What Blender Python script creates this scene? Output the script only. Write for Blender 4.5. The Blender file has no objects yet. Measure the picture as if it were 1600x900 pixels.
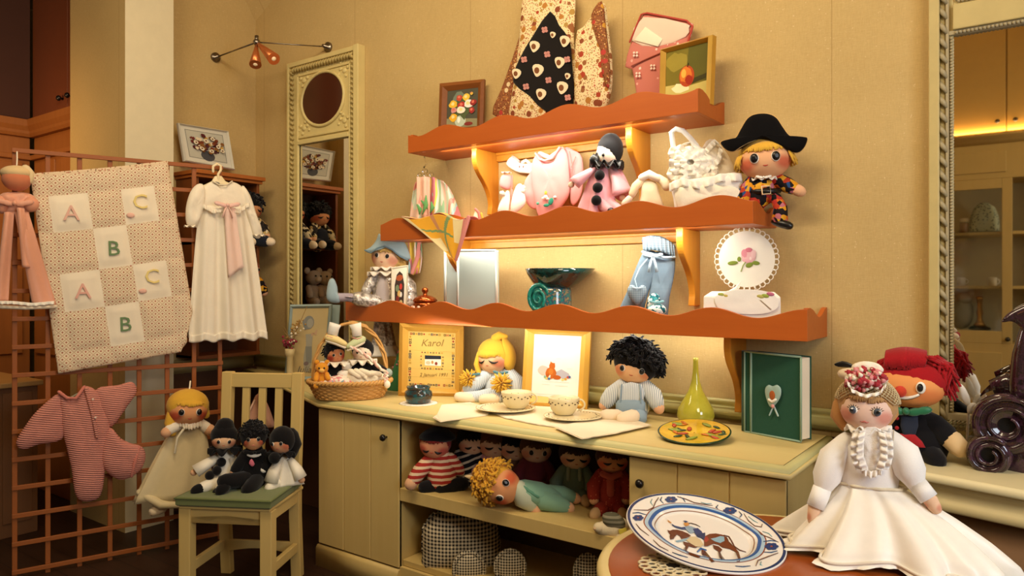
import bpy, bmesh, math, random
from math import sin, cos, pi, radians, sqrt, atan2
from mathutils import Vector as V, Matrix as M, Euler, noise
RN = random.Random(11)
SC = bpy.context.scene
COL = SC.collection
# ---------------------------------------------------------------- camera model
TH = radians(36.2); F = 1148.0; CH = 1.45; HY = 440.0
def at(px, py, Y=None, X=None, Z=None, t=None):
    d = (px - 800) / F
    r = V((d*cos(TH) - sin(TH), d*sin(TH) + cos(TH), (HY - py) / F))
    if Y is not None: t = Y / r.y
    elif X is not None: t = X / r.x
    elif Z is not None: t = (Z - CH) / r.z
    return V((r.x*t, r.y*t, CH + r.z*t))
def mpp(p): return (p[0]*-sin(TH) + p[1]*cos(TH)) / F     # metres per pixel at a point
def facecam(p, bias=0): return atan2(-p[0], p[1]) + radians(bias)
# ---------------------------------------------------------------- materials
def lin(h):
    if not isinstance(h, str): return (*h, 1)
    c = [int(h[i:i+2], 16) / 255 for i in (0, 2, 4)]
    return (*[x/12.92 if x <= .04045 else ((x+.055)/1.055)**2.4 for x in c], 1)
MC = {}
class NT:
    def __init__(s, name, rough=.7, spec=.3, metal=0):
        s.m = bpy.data.materials.new(name); s.m.use_nodes = True; s.t = s.m.node_tree
        s.b = s.t.nodes['Principled BSDF']
        s.b.inputs['Roughness'].default_value = rough; s.b.inputs['Metallic'].default_value = metal
        s.b.inputs['Specular IOR Level'].default_value = spec
    def n(s, typ, **kw):
        nd = s.t.nodes.new('ShaderNode' + typ)
        for k, v in kw.items():
            if k.startswith('i_'):
                key = k[2:]; key = int(key) if key.isdigit() else key.replace('_', ' ')
                s.put(nd.inputs[key], v)
            else: setattr(nd, k, v)
        return nd
    def put(s, inp, v):
        if isinstance(v, bpy.types.NodeSocket): s.t.links.new(v, inp)
        else: inp.default_value = v
    def math(s, op, a, b=0.0, c=None, clamp=False):
        nd = s.t.nodes.new('ShaderNodeMath'); nd.operation = op; nd.use_clamp = clamp
        s.put(nd.inputs[0], a); s.put(nd.inputs[1], b)
        if c is not None: s.put(nd.inputs[2], c)
        return nd.outputs[0]
    def co(s, which='Object', scale=(1, 1, 1), rot=(0, 0, 0)):
        tc = s.n('TexCoord'); mp = s.n('Mapping'); s.t.links.new(tc.outputs[which], mp.inputs[0])
        mp.inputs['Scale'].default_value = scale; mp.inputs['Rotation'].default_value = rot
        return mp.outputs[0]
    def sep(s, v):
        nd = s.n('SeparateXYZ', i_0=v); return nd.outputs
    def noise(s, v, scale, detail=3, rough=.6):
        return s.n('TexNoise', i_Vector=v, i_Scale=scale, i_Detail=detail, i_Roughness=rough).outputs['Fac']
    def mix(s, f, a, b):
        nd = s.n('Mix', data_type='RGBA'); s.put(nd.inputs[0], f)
        s.put(nd.inputs[6], lin(a) if not isinstance(a, bpy.types.NodeSocket) else a)
        s.put(nd.inputs[7], lin(b) if not isinstance(b, bpy.types.NodeSocket) else b)
        return nd.outputs[2]
    def ramp(s, f, stops, mode='LINEAR'):
        nd = s.n('ValToRGB', i_0=f); r = nd.color_ramp; r.interpolation = mode
        while len(r.elements) < len(stops): r.elements.new(.5)
        for e, (p, c) in zip(r.elements, stops): e.position = p; e.color = lin(c)
        return nd.outputs[0]
    def col(s, c): s.put(s.b.inputs['Base Color'], lin(c) if not isinstance(c, bpy.types.NodeSocket) else c)
    def bump(s, h, st=.3, d=.002):
        nd = s.n('Bump', i_Height=h, i_Strength=st, i_Distance=d); s.t.links.new(nd.outputs[0], s.b.inputs['Normal'])
def memo(f):
    def g(*a, **k):
        key = (f.__name__, a, tuple(sorted(k.items())))
        if key not in MC: MC[key] = f(*a, **k)
        return MC[key]
    return g
@memo
def plain(c, rough=.6, spec=.3, metal=0, var=.06):
    m = NT('paint', rough, spec, metal); v = m.co()
    f = m.noise(v, 14, 3); h = m.n('HueSaturation', i_Color=lin(c)); m.put(h.inputs['Value'], m.math('MULTIPLY_ADD', f, var*2, 1-var))
    m.col(h.outputs[0]); return m.m
@memo
def cloth(c, rough=.9, bump=.35, sc=500, sheen=.15):
    m = NT('cloth', rough, .15); v = m.co(); f = m.noise(v, sc, 2); g = m.noise(v, 9, 3)
    h = m.n('HueSaturation', i_Color=lin(c)); m.put(h.inputs['Value'], m.math('MULTIPLY_ADD', m.math('ADD', f, g), .12, .88))
    m.col(h.outputs[0]); m.bump(f, bump, .001); m.b.inputs['Sheen Weight'].default_value = sheen; return m.m
@memo
def satin(c, rough=.38):
    m = NT('satin', rough, .4); v = m.co(); g = m.noise(v, 40, 3); h = m.n('HueSaturation', i_Color=lin(c))
    m.put(h.inputs['Value'], m.math('MULTIPLY_ADD', g, .1, .95)); m.col(h.outputs[0]); m.b.inputs['Sheen Weight'].default_value = .3; return m.m
@memo
def wood(c1, c2, rough=.45, sc=1.0, axis=0, spec=.35):
    m = NT('wood', rough, spec); s = [26*sc]*3; s[axis] = 1.6*sc
    v = m.co(scale=tuple(s)); f = m.noise(v, 1.2, 5, .65); g = m.noise(m.co(), 3, 2)
    m.col(m.mix(m.math('MULTIPLY_ADD', g, .35, m.math('MULTIPLY', f, .75), clamp=True), c1, c2)); m.bump(f, .12, .001); return m.m
@memo
def gingham(c1, c2, fr, ax=(0, 2), rough=.9):
    m = NT('gingham', rough, .15); o = m.sep(m.co(scale=(fr, fr, fr)))
    a = [m.math('GREATER_THAN', m.math('FRACT', o[i]), .5) for i in ax]
    f = m.math('MULTIPLY', m.math('ADD', a[0], a[1]), .5)
    m.col(m.mix(f, c1, c2)); m.bump(m.noise(m.co(), 500), .3, .001); return m.m
@memo
def stripes(c1, c2, fr, ax=2, duty=.5, rough=.9, rot=(0, 0, 0)):
    m = NT('striped_cloth', rough, .15); o = m.sep(m.co(scale=(fr, fr, fr), rot=rot))
    m.col(m.mix(m.math('GREATER_THAN', m.math('FRACT', o[ax]), duty), c1, c2)); m.bump(m.noise(m.co(), 500), .3, .001); return m.m
@memo
def patches(cols, sc, rough=.8, soft=False):
    m = NT('patchwork', rough, .2); vo = m.n('TexVoronoi', i_Vector=m.co(), i_Scale=sc)
    r = m.sep(vo.outputs['Color'])[0]
    st = [(i/len(cols), c) for i, c in enumerate(cols)]
    m.col(m.ramp(r, st, 'LINEAR' if soft else 'CONSTANT')); m.bump(m.noise(m.co(), 400), .2, .001); return m.m
@memo
def dotted(base, cols, sc, size=.3, rough=.9, second=None, sc2=0, size2=.3):
    m = NT('printed_cloth', rough, .15); v = m.co()
    vo = m.n('TexVoronoi', i_Vector=v, i_Scale=sc); r = m.sep(vo.outputs['Color'])[0]
    c = m.ramp(r, [(i/len(cols), k) for i, k in enumerate(cols)], 'CONSTANT')
    wob = m.math('MULTIPLY_ADD', m.noise(v, sc*3, 2), .3, size-.15)
    out = m.mix(m.math('LESS_THAN', vo.outputs['Distance'], wob), base, c)
    if second:
        v2 = m.n('TexVoronoi', i_Vector=v, i_Scale=sc2); r2 = m.sep(v2.outputs['Color'])[1]
        c2 = m.ramp(r2, [(i/len(second), k) for i, k in enumerate(second)], 'CONSTANT')
        out = m.mix(m.math('LESS_THAN', v2.outputs['Distance'], size2), out, c2)
    m.col(out); m.bump(m.noise(v, 400), .3, .001); return m.m
@memo
def glaze(cols, sc=12, rough=.15, det=4):
    m = NT('glazed_ceramic', rough, .5); f = m.noise(m.co(), sc, det, .65)
    n = len(cols); m.col(m.ramp(f, [(.3+.4*i/max(1, n-1), c) for i, c in enumerate(cols)])); m.b.inputs['Coat Weight'].default_value = .4; return m.m
@memo
def skin(c='E8B083', blush='C8452F', amt=.75, rough=.8, cz=.36):
    m = NT('doll_skin', rough, .2); o = m.sep(m.co('Generated'))
    ds = []
    for cx in (.14, .86):
        a = m.math('POWER', m.math('SUBTRACT', o[0], cx), 2); b = m.math('POWER', m.math('SUBTRACT', o[2], cz), 2)
        ds.append(m.math('SQRT', m.math('ADD', a, b)))
    d = m.math('MINIMUM', ds[0], ds[1])
    f = m.n('MapRange', interpolation_type='SMOOTHSTEP', i_0=d, i_1=.06, i_2=.24, i_3=amt, i_4=0.0).outputs[0]
    f = m.math('MULTIPLY', f, m.math('LESS_THAN', o[1], .62))
    m.col(m.mix(f, c, blush)); m.bump(m.noise(m.co(), 450), .2, .001); return m.m
@memo
def metal(c, rough=.3): return plain(c, rough, .5, 1.0)
@memo
def mirror_mat():
    m = NT('mirror_glass', .02, .5, 1.0); m.col('D8D2C6'); return m.m
@memo
def glass_mat(c='FFFFFF', rough=.03):
    m = NT('clear_glass', rough, .5); m.col(c); m.b.inputs['Transmission Weight'].default_value = 1; m.b.inputs['IOR'].default_value = 1.45; return m.m
# ---------------------------------------------------------------- mesh builder
class B:
    def __init__(s, *mats): s.bm = bmesh.new(); s.mats = list(mats); s.i = 0
    def use(s, m):
        if m not in s.mats: s.mats.append(m)
        s.i = s.mats.index(m); return s
    def face(s, vs):
        try: f = s.bm.faces.new(vs)
        except ValueError: return None
        f.material_index = s.i; f.smooth = True; return f
    def box(s, x0, x1, y0, y1, z0, z1, T=None):
        p = [V((x, y, z)) for z in (z0, z1) for y in (y0, y1) for x in (x0, x1)]
        if T is not None: p = [T @ q for q in p]
        v = [s.bm.verts.new(q) for q in p]
        for q in ((0, 2, 3, 1), (4, 5, 7, 6), (0, 1, 5, 4), (2, 6, 7, 3), (0, 4, 6, 2), (1, 3, 7, 5)):
            f = s.face([v[k] for k in q])
            if f: f.smooth = False
        return s
    def rings(s, rows, closed=True, cap0=True, cap1=True):
        vr = [[s.bm.verts.new(p) for p in r] for r in rows]
        n = len(vr[0])
        for a, b in zip(vr, vr[1:]):
            for k in range(n if closed else n-1): s.face((a[k], a[(k+1) % n], b[(k+1) % n], b[k]))
        for f in ([s.face(vr[0][::-1])] if cap0 and closed else []) + ([s.face(vr[-1])] if cap1 and closed else []):
            if f and len(rows) < 40: f.smooth = False
        return s
    def tube(s, pts, r, seg=8, flat=1.0, round_=False, up=None, cyc=False):
        pts = [V(p) for p in pts]; n = len(pts)
        rr = r if isinstance(r, (list, tuple)) else [r]*n
        if round_:   # rounded ends
            a = (pts[0]-pts[1]).normalized(); b = (pts[-1]-pts[-2]).normalized()
            r0, r1 = rr[0], rr[-1]
            pts = [pts[0]+a*r0*.95, pts[0]+a*r0*.7] + pts + [pts[-1]+b*r1*.7, pts[-1]+b*r1*.95]
            rr = [r0*.3, r0*.72] + list(rr) + [r1*.72, r1*.3]; n = len(pts)
        tan = []
        for k in range(n):
            if cyc: t = pts[(k+1) % n] - pts[k-1]
            else: t = pts[min(k+1, n-1)] - pts[max(k-1, 0)]
            tan.append(t.normalized() if t.length > 1e-9 else V((0, 0, 1)))
        u = V(up) if up else (V((0, 0, 1)) if abs(tan[0].z) < .9 else V((0, 1, 0)))
        rows = []
        for k in range(n):
            t = tan[k]; u = (u - t*u.dot(t))
            u = u.normalized() if u.length > 1e-6 else t.orthogonal().normalized()
            w = t.cross(u)
            rows.append([pts[k] + (u*cos(2*pi*j/seg)*flat + w*sin(2*pi*j/seg))*rr[k] for j in range(seg)])
        if cyc: rows.append(rows[0]); return s.rings(rows, True, False, False)
        return s.rings(rows)
    def lathe(s, prof, seg=24, c=(0, 0, 0), T=None, fn=None, cap=True):
        c = V(c); rows = []
        for (r, z) in prof:
            row = []
            for k in range(seg):
                a = 2*pi*k/seg; q = r*(fn(a, z) if fn else 1); p = V((q*cos(a), q*sin(a), z))
                row.append((T @ p if T is not None else p) + c)
            rows.append(row)
        return s.rings(rows, True, cap, cap)
    def ell(s, c, r, rot=None, seg=16, rows=10, fn=None):
        c = V(c); r = (r, r, r) if not isinstance(r, (tuple, list)) else r
        Rm = Euler(rot).to_matrix() if rot else M.Identity(3)
        rw = []
        for i in range(1, rows):
            ph = pi*i/rows - pi/2
            row = []
            for k in range(seg):
                a = 2*pi*k/seg; d = V((cos(ph)*cos(a), cos(ph)*sin(a), sin(ph)))
                if fn: d = d*fn(d)
                row.append(c + Rm @ V((d.x*r[0], d.y*r[1], d.z*r[2])))
            rw.append(row)
        vr = [[s.bm.verts.new(p) for p in q] for q in rw]
        lo = s.bm.verts.new(c + Rm @ V((0, 0, -r[2]*(fn(V((0, 0, -1))) if fn else 1)))); hi = s.bm.verts.new(c + Rm @ V((0, 0, r[2]*(fn(V((0, 0, 1))) if fn else 1))))
        for a, b in zip(vr, vr[1:]):
            for k in range(seg): s.face((a[k], a[(k+1) % seg], b[(k+1) % seg], b[k]))
        for k in range(seg):
            s.face((lo, vr[0][(k+1) % seg], vr[0][k])); s.face((hi, vr[-1][k], vr[-1][(k+1) % seg]))
        return s
    def poly(s, pts):
        f = s.face([s.bm.verts.new(V(p)) for p in pts])
        if f: f.smooth = False
        return s
    def prism(s, pts, d, T=None):
        """2-D outline (x,z) extruded from y=0 to y=d, optionally transformed"""
        a = [V((x, 0, z)) for x, z in pts]; b = [V((x, d, z)) for x, z in pts]
        if T is not None: a = [T @ p for p in a]; b = [T @ p for p in b]
        va = [s.bm.verts.new(p) for p in a]; vb = [s.bm.verts.new(p) for p in b]; n = len(va)
        fs = [s.face(va), s.face(vb[::-1])] + [s.face((va[k], vb[k], vb[(k+1) % n], va[(k+1) % n])) for k in range(n)]
        for f in fs:
            if f: f.smooth = False
        return s
    def sheet(s, fn, nu, nv, th=0.0, mf=None):
        """parametric cloth; fn(u,v)->point; thickness along the normal"""
        P = [[V(fn(i/nu, j/nv)) for j in range(nv+1)] for i in range(nu+1)]
        g = [[s.bm.verts.new(p) for p in r] for r in P]
        for i in range(nu):
            for j in range(nv):
                if mf: s.use(mf((i+.5)/nu, (j+.5)/nv))
                s.face((g[i][j], g[i+1][j], g[i+1][j+1], g[i][j+1]))
        if th:
            h = []
            for i in range(nu+1):
                r = []
                for j in range(nv+1):
                    du = P[min(i+1, nu)][j]-P[max(i-1, 0)][j]; dv = P[i][min(j+1, nv)]-P[i][max(j-1, 0)]
                    n = du.cross(dv); n = n.normalized() if n.length > 1e-9 else V((0, 1, 0))
                    r.append(s.bm.verts.new(P[i][j]+n*th))
                h.append(r)
            for i in range(nu):
                for j in range(nv):
                    if mf: s.use(mf((i+.5)/nu, (j+.5)/nv))
                    s.face((h[i][j], h[i][j+1], h[i+1][j+1], h[i+1][j]))
            for i in range(nu):
                s.face((g[i][0], h[i][0], h[i+1][0], g[i+1][0])); s.face((g[i][nv], g[i+1][nv], h[i+1][nv], h[i][nv]))
            for j in range(nv):
                s.face((g[0][j], g[0][j+1], h[0][j+1], h[0][j])); s.face((g[nu][j], h[nu][j], h[nu][j+1], g[nu][j+1]))
        return s
    def pillow(s, pts, th, T=None, rings_=8, wr=0.0, ws=14, pw=3.2):
        """soft flat shape from a closed 2-D outline (x,z); half thickness th along y, wr = wrinkle height"""
        n = len(pts); cx = sum(p[0] for p in pts)/n; cz = sum(p[1] for p in pts)/n; sd = RN.uniform(0, 90)
        rows = []
        fs = [1, .985, .95, .89, .8, .65, .45, .22][:rings_] if rings_ >= 8 else [1-k/rings_ for k in range(rings_)]
        for sg in (-1, 1):
            rr = []
            for k, f in enumerate(fs):
                y = sg*th*(max(0, 1-f**pw))**.55; row = []
                for x, z in pts:
                    X, Z = cx+(x-cx)*f, cz+(z-cz)*f
                    w = wr*(1-f**6)*(noise.noise((X*ws+sd, Z*ws*.6, sd)) + .5*noise.noise((X*ws*2.3, Z*ws*2, sd))) if wr else 0
                    row.append(V((X, y+w, Z)))
                rr.append(row)
            rows.append(rr)
        full = rows[0][::-1] + rows[1][1:]
        if T is not None: full = [[T @ p for p in r] for r in full]
        vr = [[s.bm.verts.new(p) for p in r] for r in full]
        for a, b in zip(vr, vr[1:]):
            for k in range(n): s.face((a[k], a[(k+1) % n], b[(k+1) % n], b[k]))
        for r, rv in ((vr[0], True), (vr[-1], False)):
            cc = V((0, 0, 0))
            for v in r: cc += v.co
            cv = s.bm.verts.new(cc/n)
            for k in range(n): s.face((cv, r[(k+1) % n], r[k]) if rv else (cv, r[k], r[(k+1) % n]))
        return s
    def build(s, name, parent=None, loc=None, rot=None, bevel=0, sub=0, flatten=False):
        bmesh.ops.recalc_face_normals(s.bm, faces=s.bm.faces[:])
        me = bpy.data.meshes.new(name); s.bm.to_mesh(me); s.bm.free()
        for m in s.mats: me.materials.append(m)
        o = bpy.data.objects.new(name, me); COL.objects.link(o)
        if parent is not None: o.parent = parent
        if loc is not None: o.location = loc
        if rot is not None: o.rotation_euler = rot
        if bevel:
            b = o.modifiers.new('bevel', 'BEVEL'); b.width = bevel; b.segments = 2; b.limit_method = 'ANGLE'; b.angle_limit = radians(40)
        if sub:
            b = o.modifiers.new('sub', 'SUBSURF'); b.levels = sub; b.render_levels = sub
        return o
def tag(o, label, cat, group=None):
    o['label'] = label; o['category'] = cat
    if group: o['group'] = group
    return o
def struct(o): o['kind'] = 'structure'; return o
def thing(name, label, cat, loc=(0, 0, 0), rz=0, group=None, rot=None):
    o = bpy.data.objects.new(name, None); COL.objects.link(o); o.empty_display_size = .05
    o.location = loc; o.rotation_euler = rot if rot else (0, 0, rz)
    return tag(o, label, cat, group)
def text_mesh(body, size, m, name, parent, loc, rot=(pi/2, 0, 0), shear=0, ext=.0004, align='CENTER'):
    cu = bpy.data.curves.new(name, 'FONT'); cu.body = body; cu.size = size; cu.extrude = ext; cu.shear = shear
    cu.align_x = align; cu.align_y = 'CENTER'; cu.resolution_u = 2
    o = bpy.data.objects.new(name, cu); me = bpy.data.meshes.new_from_object(o)
    bpy.data.objects.remove(o); me.materials.clear(); me.materials.append(m)
    t = bpy.data.objects.new(name, me); COL.objects.link(t); t.parent = parent; t.location = loc; t.rotation_euler = rot
    return t
def arc(c, r, a0, a1, n, plane='xz'):
    out = []
    for k in range(n+1):
        a = radians(a0+(a1-a0)*k/n); x, y = r[0]*cos(a), r[1]*sin(a)
        out.append(V((c[0]+x, c[1], c[2]+y)) if plane == 'xz' else V((c[0]+x, c[1]+y, c[2])))
    return out
def smooth2d(pts, n=4):
    """closed Catmull-Rom through 2-D points"""
    out = []; N = len(pts)
    for i in range(N):
        p0, p1, p2, p3 = pts[i-1], pts[i], pts[(i+1) % N], pts[(i+2) % N]
        for k in range(n):
            t = k/n
            out.append(tuple(.5*((2*p1[j]) + (-p0[j]+p2[j])*t + (2*p0[j]-5*p1[j]+4*p2[j]-p3[j])*t*t + (-p0[j]+3*p1[j]-3*p2[j]+p3[j])*t**3) for j in (0, 1)))
    return out
# ================================================================ SETTING
WY = 3.08; LX = -4.47; ZC = 3.6
def wall_material():
    m = NT('hessian_wallpaper', .95, .1); v = m.co()
    a = m.noise(m.co(scale=(420, 420, 40)), 1, 2); b = m.noise(m.co(scale=(40, 40, 420)), 1, 2); g = m.noise(v, 2.2, 4); sp = m.noise(v, 90, 2)
    f = m.math('ADD', m.math('MULTIPLY', m.math('ADD', a, b), .5), m.math('MULTIPLY', g, .5))
    c = m.mix(m.math('MULTIPLY', f, .9, clamp=True), 'A48853', 'D0B47C')
    c = m.mix(m.math('MULTIPLY', m.math('GREATER_THAN', sp, .70), .35), c, 'F0DDB4')
    x = m.sep(v)[0]; fr = m.math('FRACT', m.math('MULTIPLY', m.math('ADD', x, 100.055), 1/.92))
    c = m.mix(m.math('MULTIPLY', m.math('LESS_THAN', fr, .004), .35), c, '7A5C30')
    m.col(c); m.bump(m.math('ADD', a, b), .35, .0015); return m.m
WALL = wall_material()
CREAM = plain('E2D6B4', .8); BROWNP = wood('4A2E1C', '5E3B24', .5, 1, 2)
PCREAM = plain('D9C792', .42, .35, 0, .05)       # cream painted woodwork
PGREEN = plain('C9C286', .42, .35, 0, .05)       # greener painted trim
OAK = wood('A5672B', 'C4843E', .45)
struct(B(WALL).box(LX-.1, 2.6, WY, WY+.1, 0, ZC).build('wall_back'))
struct(B(WALL).box(LX-.1, LX, 2.3, WY, 0, ZC).build('wall_left'))
b = B(WALL); _c = [V((LX, WY, 3.265)), V((LX+.6, WY, ZC)), V((LX, WY-.22, ZC)), V((LX, WY, ZC))]; [b.poly([_c[i] for i in f]) for f in ((0, 1, 2), (0, 2, 3), (0, 3, 1), (1, 3, 2))]; struct(b.build('trim_1'))
b = B(WALL, CREAM); b.box(-5.0, -4.3, 2.10, 2.39, 0, ZC); b.bm.faces.ensure_lookup_table(); b.bm.faces[5].material_index = 1
struct(b.build('column'))
struct(B(WALL).box(-6.6, -6.5, -1.5, 2.7, 0, ZC).build('wall_alcove'))
struct(B(WALL).box(-6.6, -4.9, 2.6, 2.7, 0, ZC).build('wall_far'))
def floor_material():
    m = NT('dark_floorboards', .5, .3); o = m.sep(m.co()); v = m.co(scale=(2, 40, 2)); f = m.noise(v, 1, 4)
    c = m.mix(f, '2A1A10', '40281A'); g = m.math('LESS_THAN', m.math('FRACT', m.math('MULTIPLY', o[1], 8)), .03)
    m.col(m.mix(g, c, '120A06')); return m.m
struct(B(floor_material()).box(-6.6, 2.6, -1.6, WY+.1, -.1, 0).build('floor'))
struct(B(plain('D8C9A6', .9)).box(-6.6, 2.6, -1.6, WY+.1, ZC, ZC+.1).build('ceiling'))
def dado(b, p, q, n):     # moulded rail from p to q, n = direction out of the wall
    p, q, n = V(p), V(q), V(n); prof = [(0, .865), (.012, .865), (.016, .88), (.026, .886), (.026, .905), (.018, .915), (.022, .93), (.034, .938), (.034, .95), (0, .95)]
    b.rings([[e + n*d + V((0, 0, z)) for d, z in prof] for e in (p, q)])
b = B(PGREEN); dado(b, (LX, WY, 0), (2.5, WY, 0), (0, -1, 0)); struct(b.build('trim_2'))
b = B(plain('A8925C', .5)); dado(b, (LX, 2.39, 0), (LX, WY-.03, 0), (1, 0, 0)); struct(b.build('trim_3'))
b = B(BROWNP); b.box(LX, LX+.012, 2.39, WY, 0, .865); struct(b.build('trim_4'))
b = B(BROWNP); b.box(LX+.012, 2.5, WY-.012, WY, 0, .84); struct(b.build('trim_5'))
# ---------------------------------------------------------------- alcove cupboards on the far left
RB = plain('7A4228', .5, .3, 0, .08); TW = wood('8A5426', 'A96A33', .5, 1, 2)
def cupboard(name, label, loc, rz, w, doors, dark, knobs=()):
    t = thing(name, label, 'cupboard', loc, rz)
    b = B(TW); b.box(0, w, .03, .4, 0, 2.46)
    for z0, z1 in ((.95, 1.55), (1.6, 2.28)):
        n = max(1, round(w/.5))
        for k in range(n): b.box(k*w/n+.05, (k+1)*w/n-.05, .015, .04, z0, z1)
    b.box(0, w, 0, .04, 2.30, 2.335); b.build('panelled_body', t, bevel=.006)
    b = B(TW); b.rings([[V((x, y, z)) for y, z in ((.05, 2.46), (0, 2.46), (-.012, 2.48), (-.012, 2.50), (-.03, 2.53), (-.035, 2.575), (.05, 2.58))] for x in (0, w)]); [setattr(f, 'smooth', False) for f in b.bm.faces]; b.build('cornice', t)
    for k in range(len(doors)-1):
        d = B(dark); d.box(doors[k]+.003, doors[k+1]-.003, .02, .4, 2.585, ZC-.01); dd = d.build('upper_door', t, bevel=.004)
        for kx, kz in knobs:
            if doors[k] < kx < doors[k+1]:
                B(plain('141010', .3, .5)).lathe([(.006, 0), (.006, .014), (.017, .02), (.019, .03), (.012, .04), (.002, .042)], 14, (kx, .02, kz), M.Rotation(pi/2, 4, 'X')).build('knob', dd)
    return t
cupboard('wall_cupboard', 'reddish brown fitted cupboard with two dark knobs left of the pale column', (-5.78, 2.16, 0), 0, .82, (0, .545, .82), RB, ((.485, 2.665), (.61, 2.665)))
cupboard('wall_cupboard', 'darkest brown fitted cupboard cut by the left edge of the photo', (-5.76, .3, 0), pi/2, 1.87, (0, .9, 1.87), plain('4A2A1C', .5), ())
t = thing('low_cupboard', 'low brown cupboard with pale top edge behind the lattice at far left', 'cupboard', (-4.75, .7, 0), 0)
b = B(wood('6A4428', '7E5532', .5, 1, 2)); b.box(-.8, 0, 0, 1.12, 0, .85)
for k in range(6): b.box(0, .008, .02+k*.184, .17+k*.184, .08, .82)
b.build('body', t, bevel=.004)
B(plain('B08A54', .5)).box(-.8, .03, -.02, 1.14, .85, .88).build('top_board', t, bevel=.006)
# ---------------------------------------------------------------- mirrors
def rope(b, p, q, r, n, m=None):
    p, q = V(p), V(q); d = q-p
    for k in range(n):
        c = p + d*((k+.5)/n); L = d.length/n; u = d.normalized()
        side = u.cross(V((0, 1, 0)))
        b.tube([c - u*L*.42 - side*r*.8, c + V((0, -r*.5, 0)), c + u*L*.42 + side*r*.8], [r*.35, r*.6, r*.35], 6, round_=False)
def beads(b, p, q, r, n):
    p, q = V(p), V(q)
    for k in range(n): b.ell(p + (q-p)*((k+.5)/n), r, None, 6, 4)
FRC = plain('D8C586', .45, .35, 0, .1); FRG = plain('B9A468', .5, .3, 0, .1)
def sprig(b, x, y, z, s, mx=1):     # small moulded corner ornament
    for k, (dx, dz, r) in enumerate(((0, 0, .02), (.03, .012, .013), (-.028, .014, .013), (.012, .034, .013), (-.012, -.03, .012), (.045, -.014, .01), (-.045, -.008, .01), (.028, .045, .009))):
        b.ell((x+dx*s*mx, y, z+dz*s), (r*s, .008, r*s*.8), None, 8, 5)
def trumeau_left():
    t = thing('wall_mirror', 'tall narrow cream mirror with oval medallion beside the left corner', 'mirror', (-4.06, WY, .955), 0)
    W, Hh = .70, 1.93; y0, y1 = -.035, 0
    b = B(FRC)
    b.box(0, .02, -.05, 0, 0, Hh); b.box(W-.045, W, -.06, 0, 0, Hh); b.box(.001, W-.046, -.049, 0, Hh-.03, Hh); b.box(.021, W-.046, -.04, 0, 0, .08)
    b.box(.02, .105, -.03, 0, 0, Hh-.03); b.box(W-.105, W-.045, -.03, 0, 0, Hh-.03); b.box(.105, W-.105, -.03, 0, Hh-.085, Hh-.03)
    b.box(.09, .105, -.042, 0, .08, Hh-.1); b.box(W-.105, W-.092, -.042, 0, .08, Hh-.1)
    b.build('frame', t, bevel=.004)
    b = B(FRG); rope(b, (.045, -.04, .05), (.045, -.04, Hh-.05), .017, 56); rope(b, (W-.066, -.04, .05), (W-.066, -.04, Hh-.05), .018, 60); rope(b, (.06, -.045, Hh-.055), (W-.06, -.045, Hh-.055), .02, 22)
    b.build('rope_moulding', t)
    b = B(FRC); b.box(.105, W-.105, -.028, 0, 1.385, Hh-.085)
    b.box(.105, W-.105, -.045, 0, 1.385, 1.41); b.box(.105, W-.105, -.04, 0, 1.425, 1.44); b.box(.105, W-.105, -.038, 0, Hh-.1, Hh-.085)
    for sx in (.155, W-.155):
        for sz in (1.49, 1.80): sprig(b, sx, -.03, sz, 1.15, 1 if sx < .3 else -1)
    pn = b.build('medallion_panel', t, bevel=.003)
    b = B(FRC); b.tube([V((.34+.205*cos(2*pi*k/40), -.032, 1.655+.17*sin(2*pi*k/40))) for k in range(40)], .011, 8, cyc=True); b.build('oval_moulding', pn)
    gb = NT('smoked_glass', .12, .5); gb.col('4A2418'); b = B(gb.m); b.prism([(.34+.20*cos(2*pi*k/40), 1.655+.165*sin(2*pi*k/40)) for k in range(40)], -.004); b.build('oval_glass', pn, loc=(0, -.029, 0))  # the oval mirror's dark brown reflection is put into the glass colour
    B(mirror_mat()).box(.103, W-.103, -.022, -.016, .08, 1.385).build('mirror_glass', t)
trumeau_left()
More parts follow.
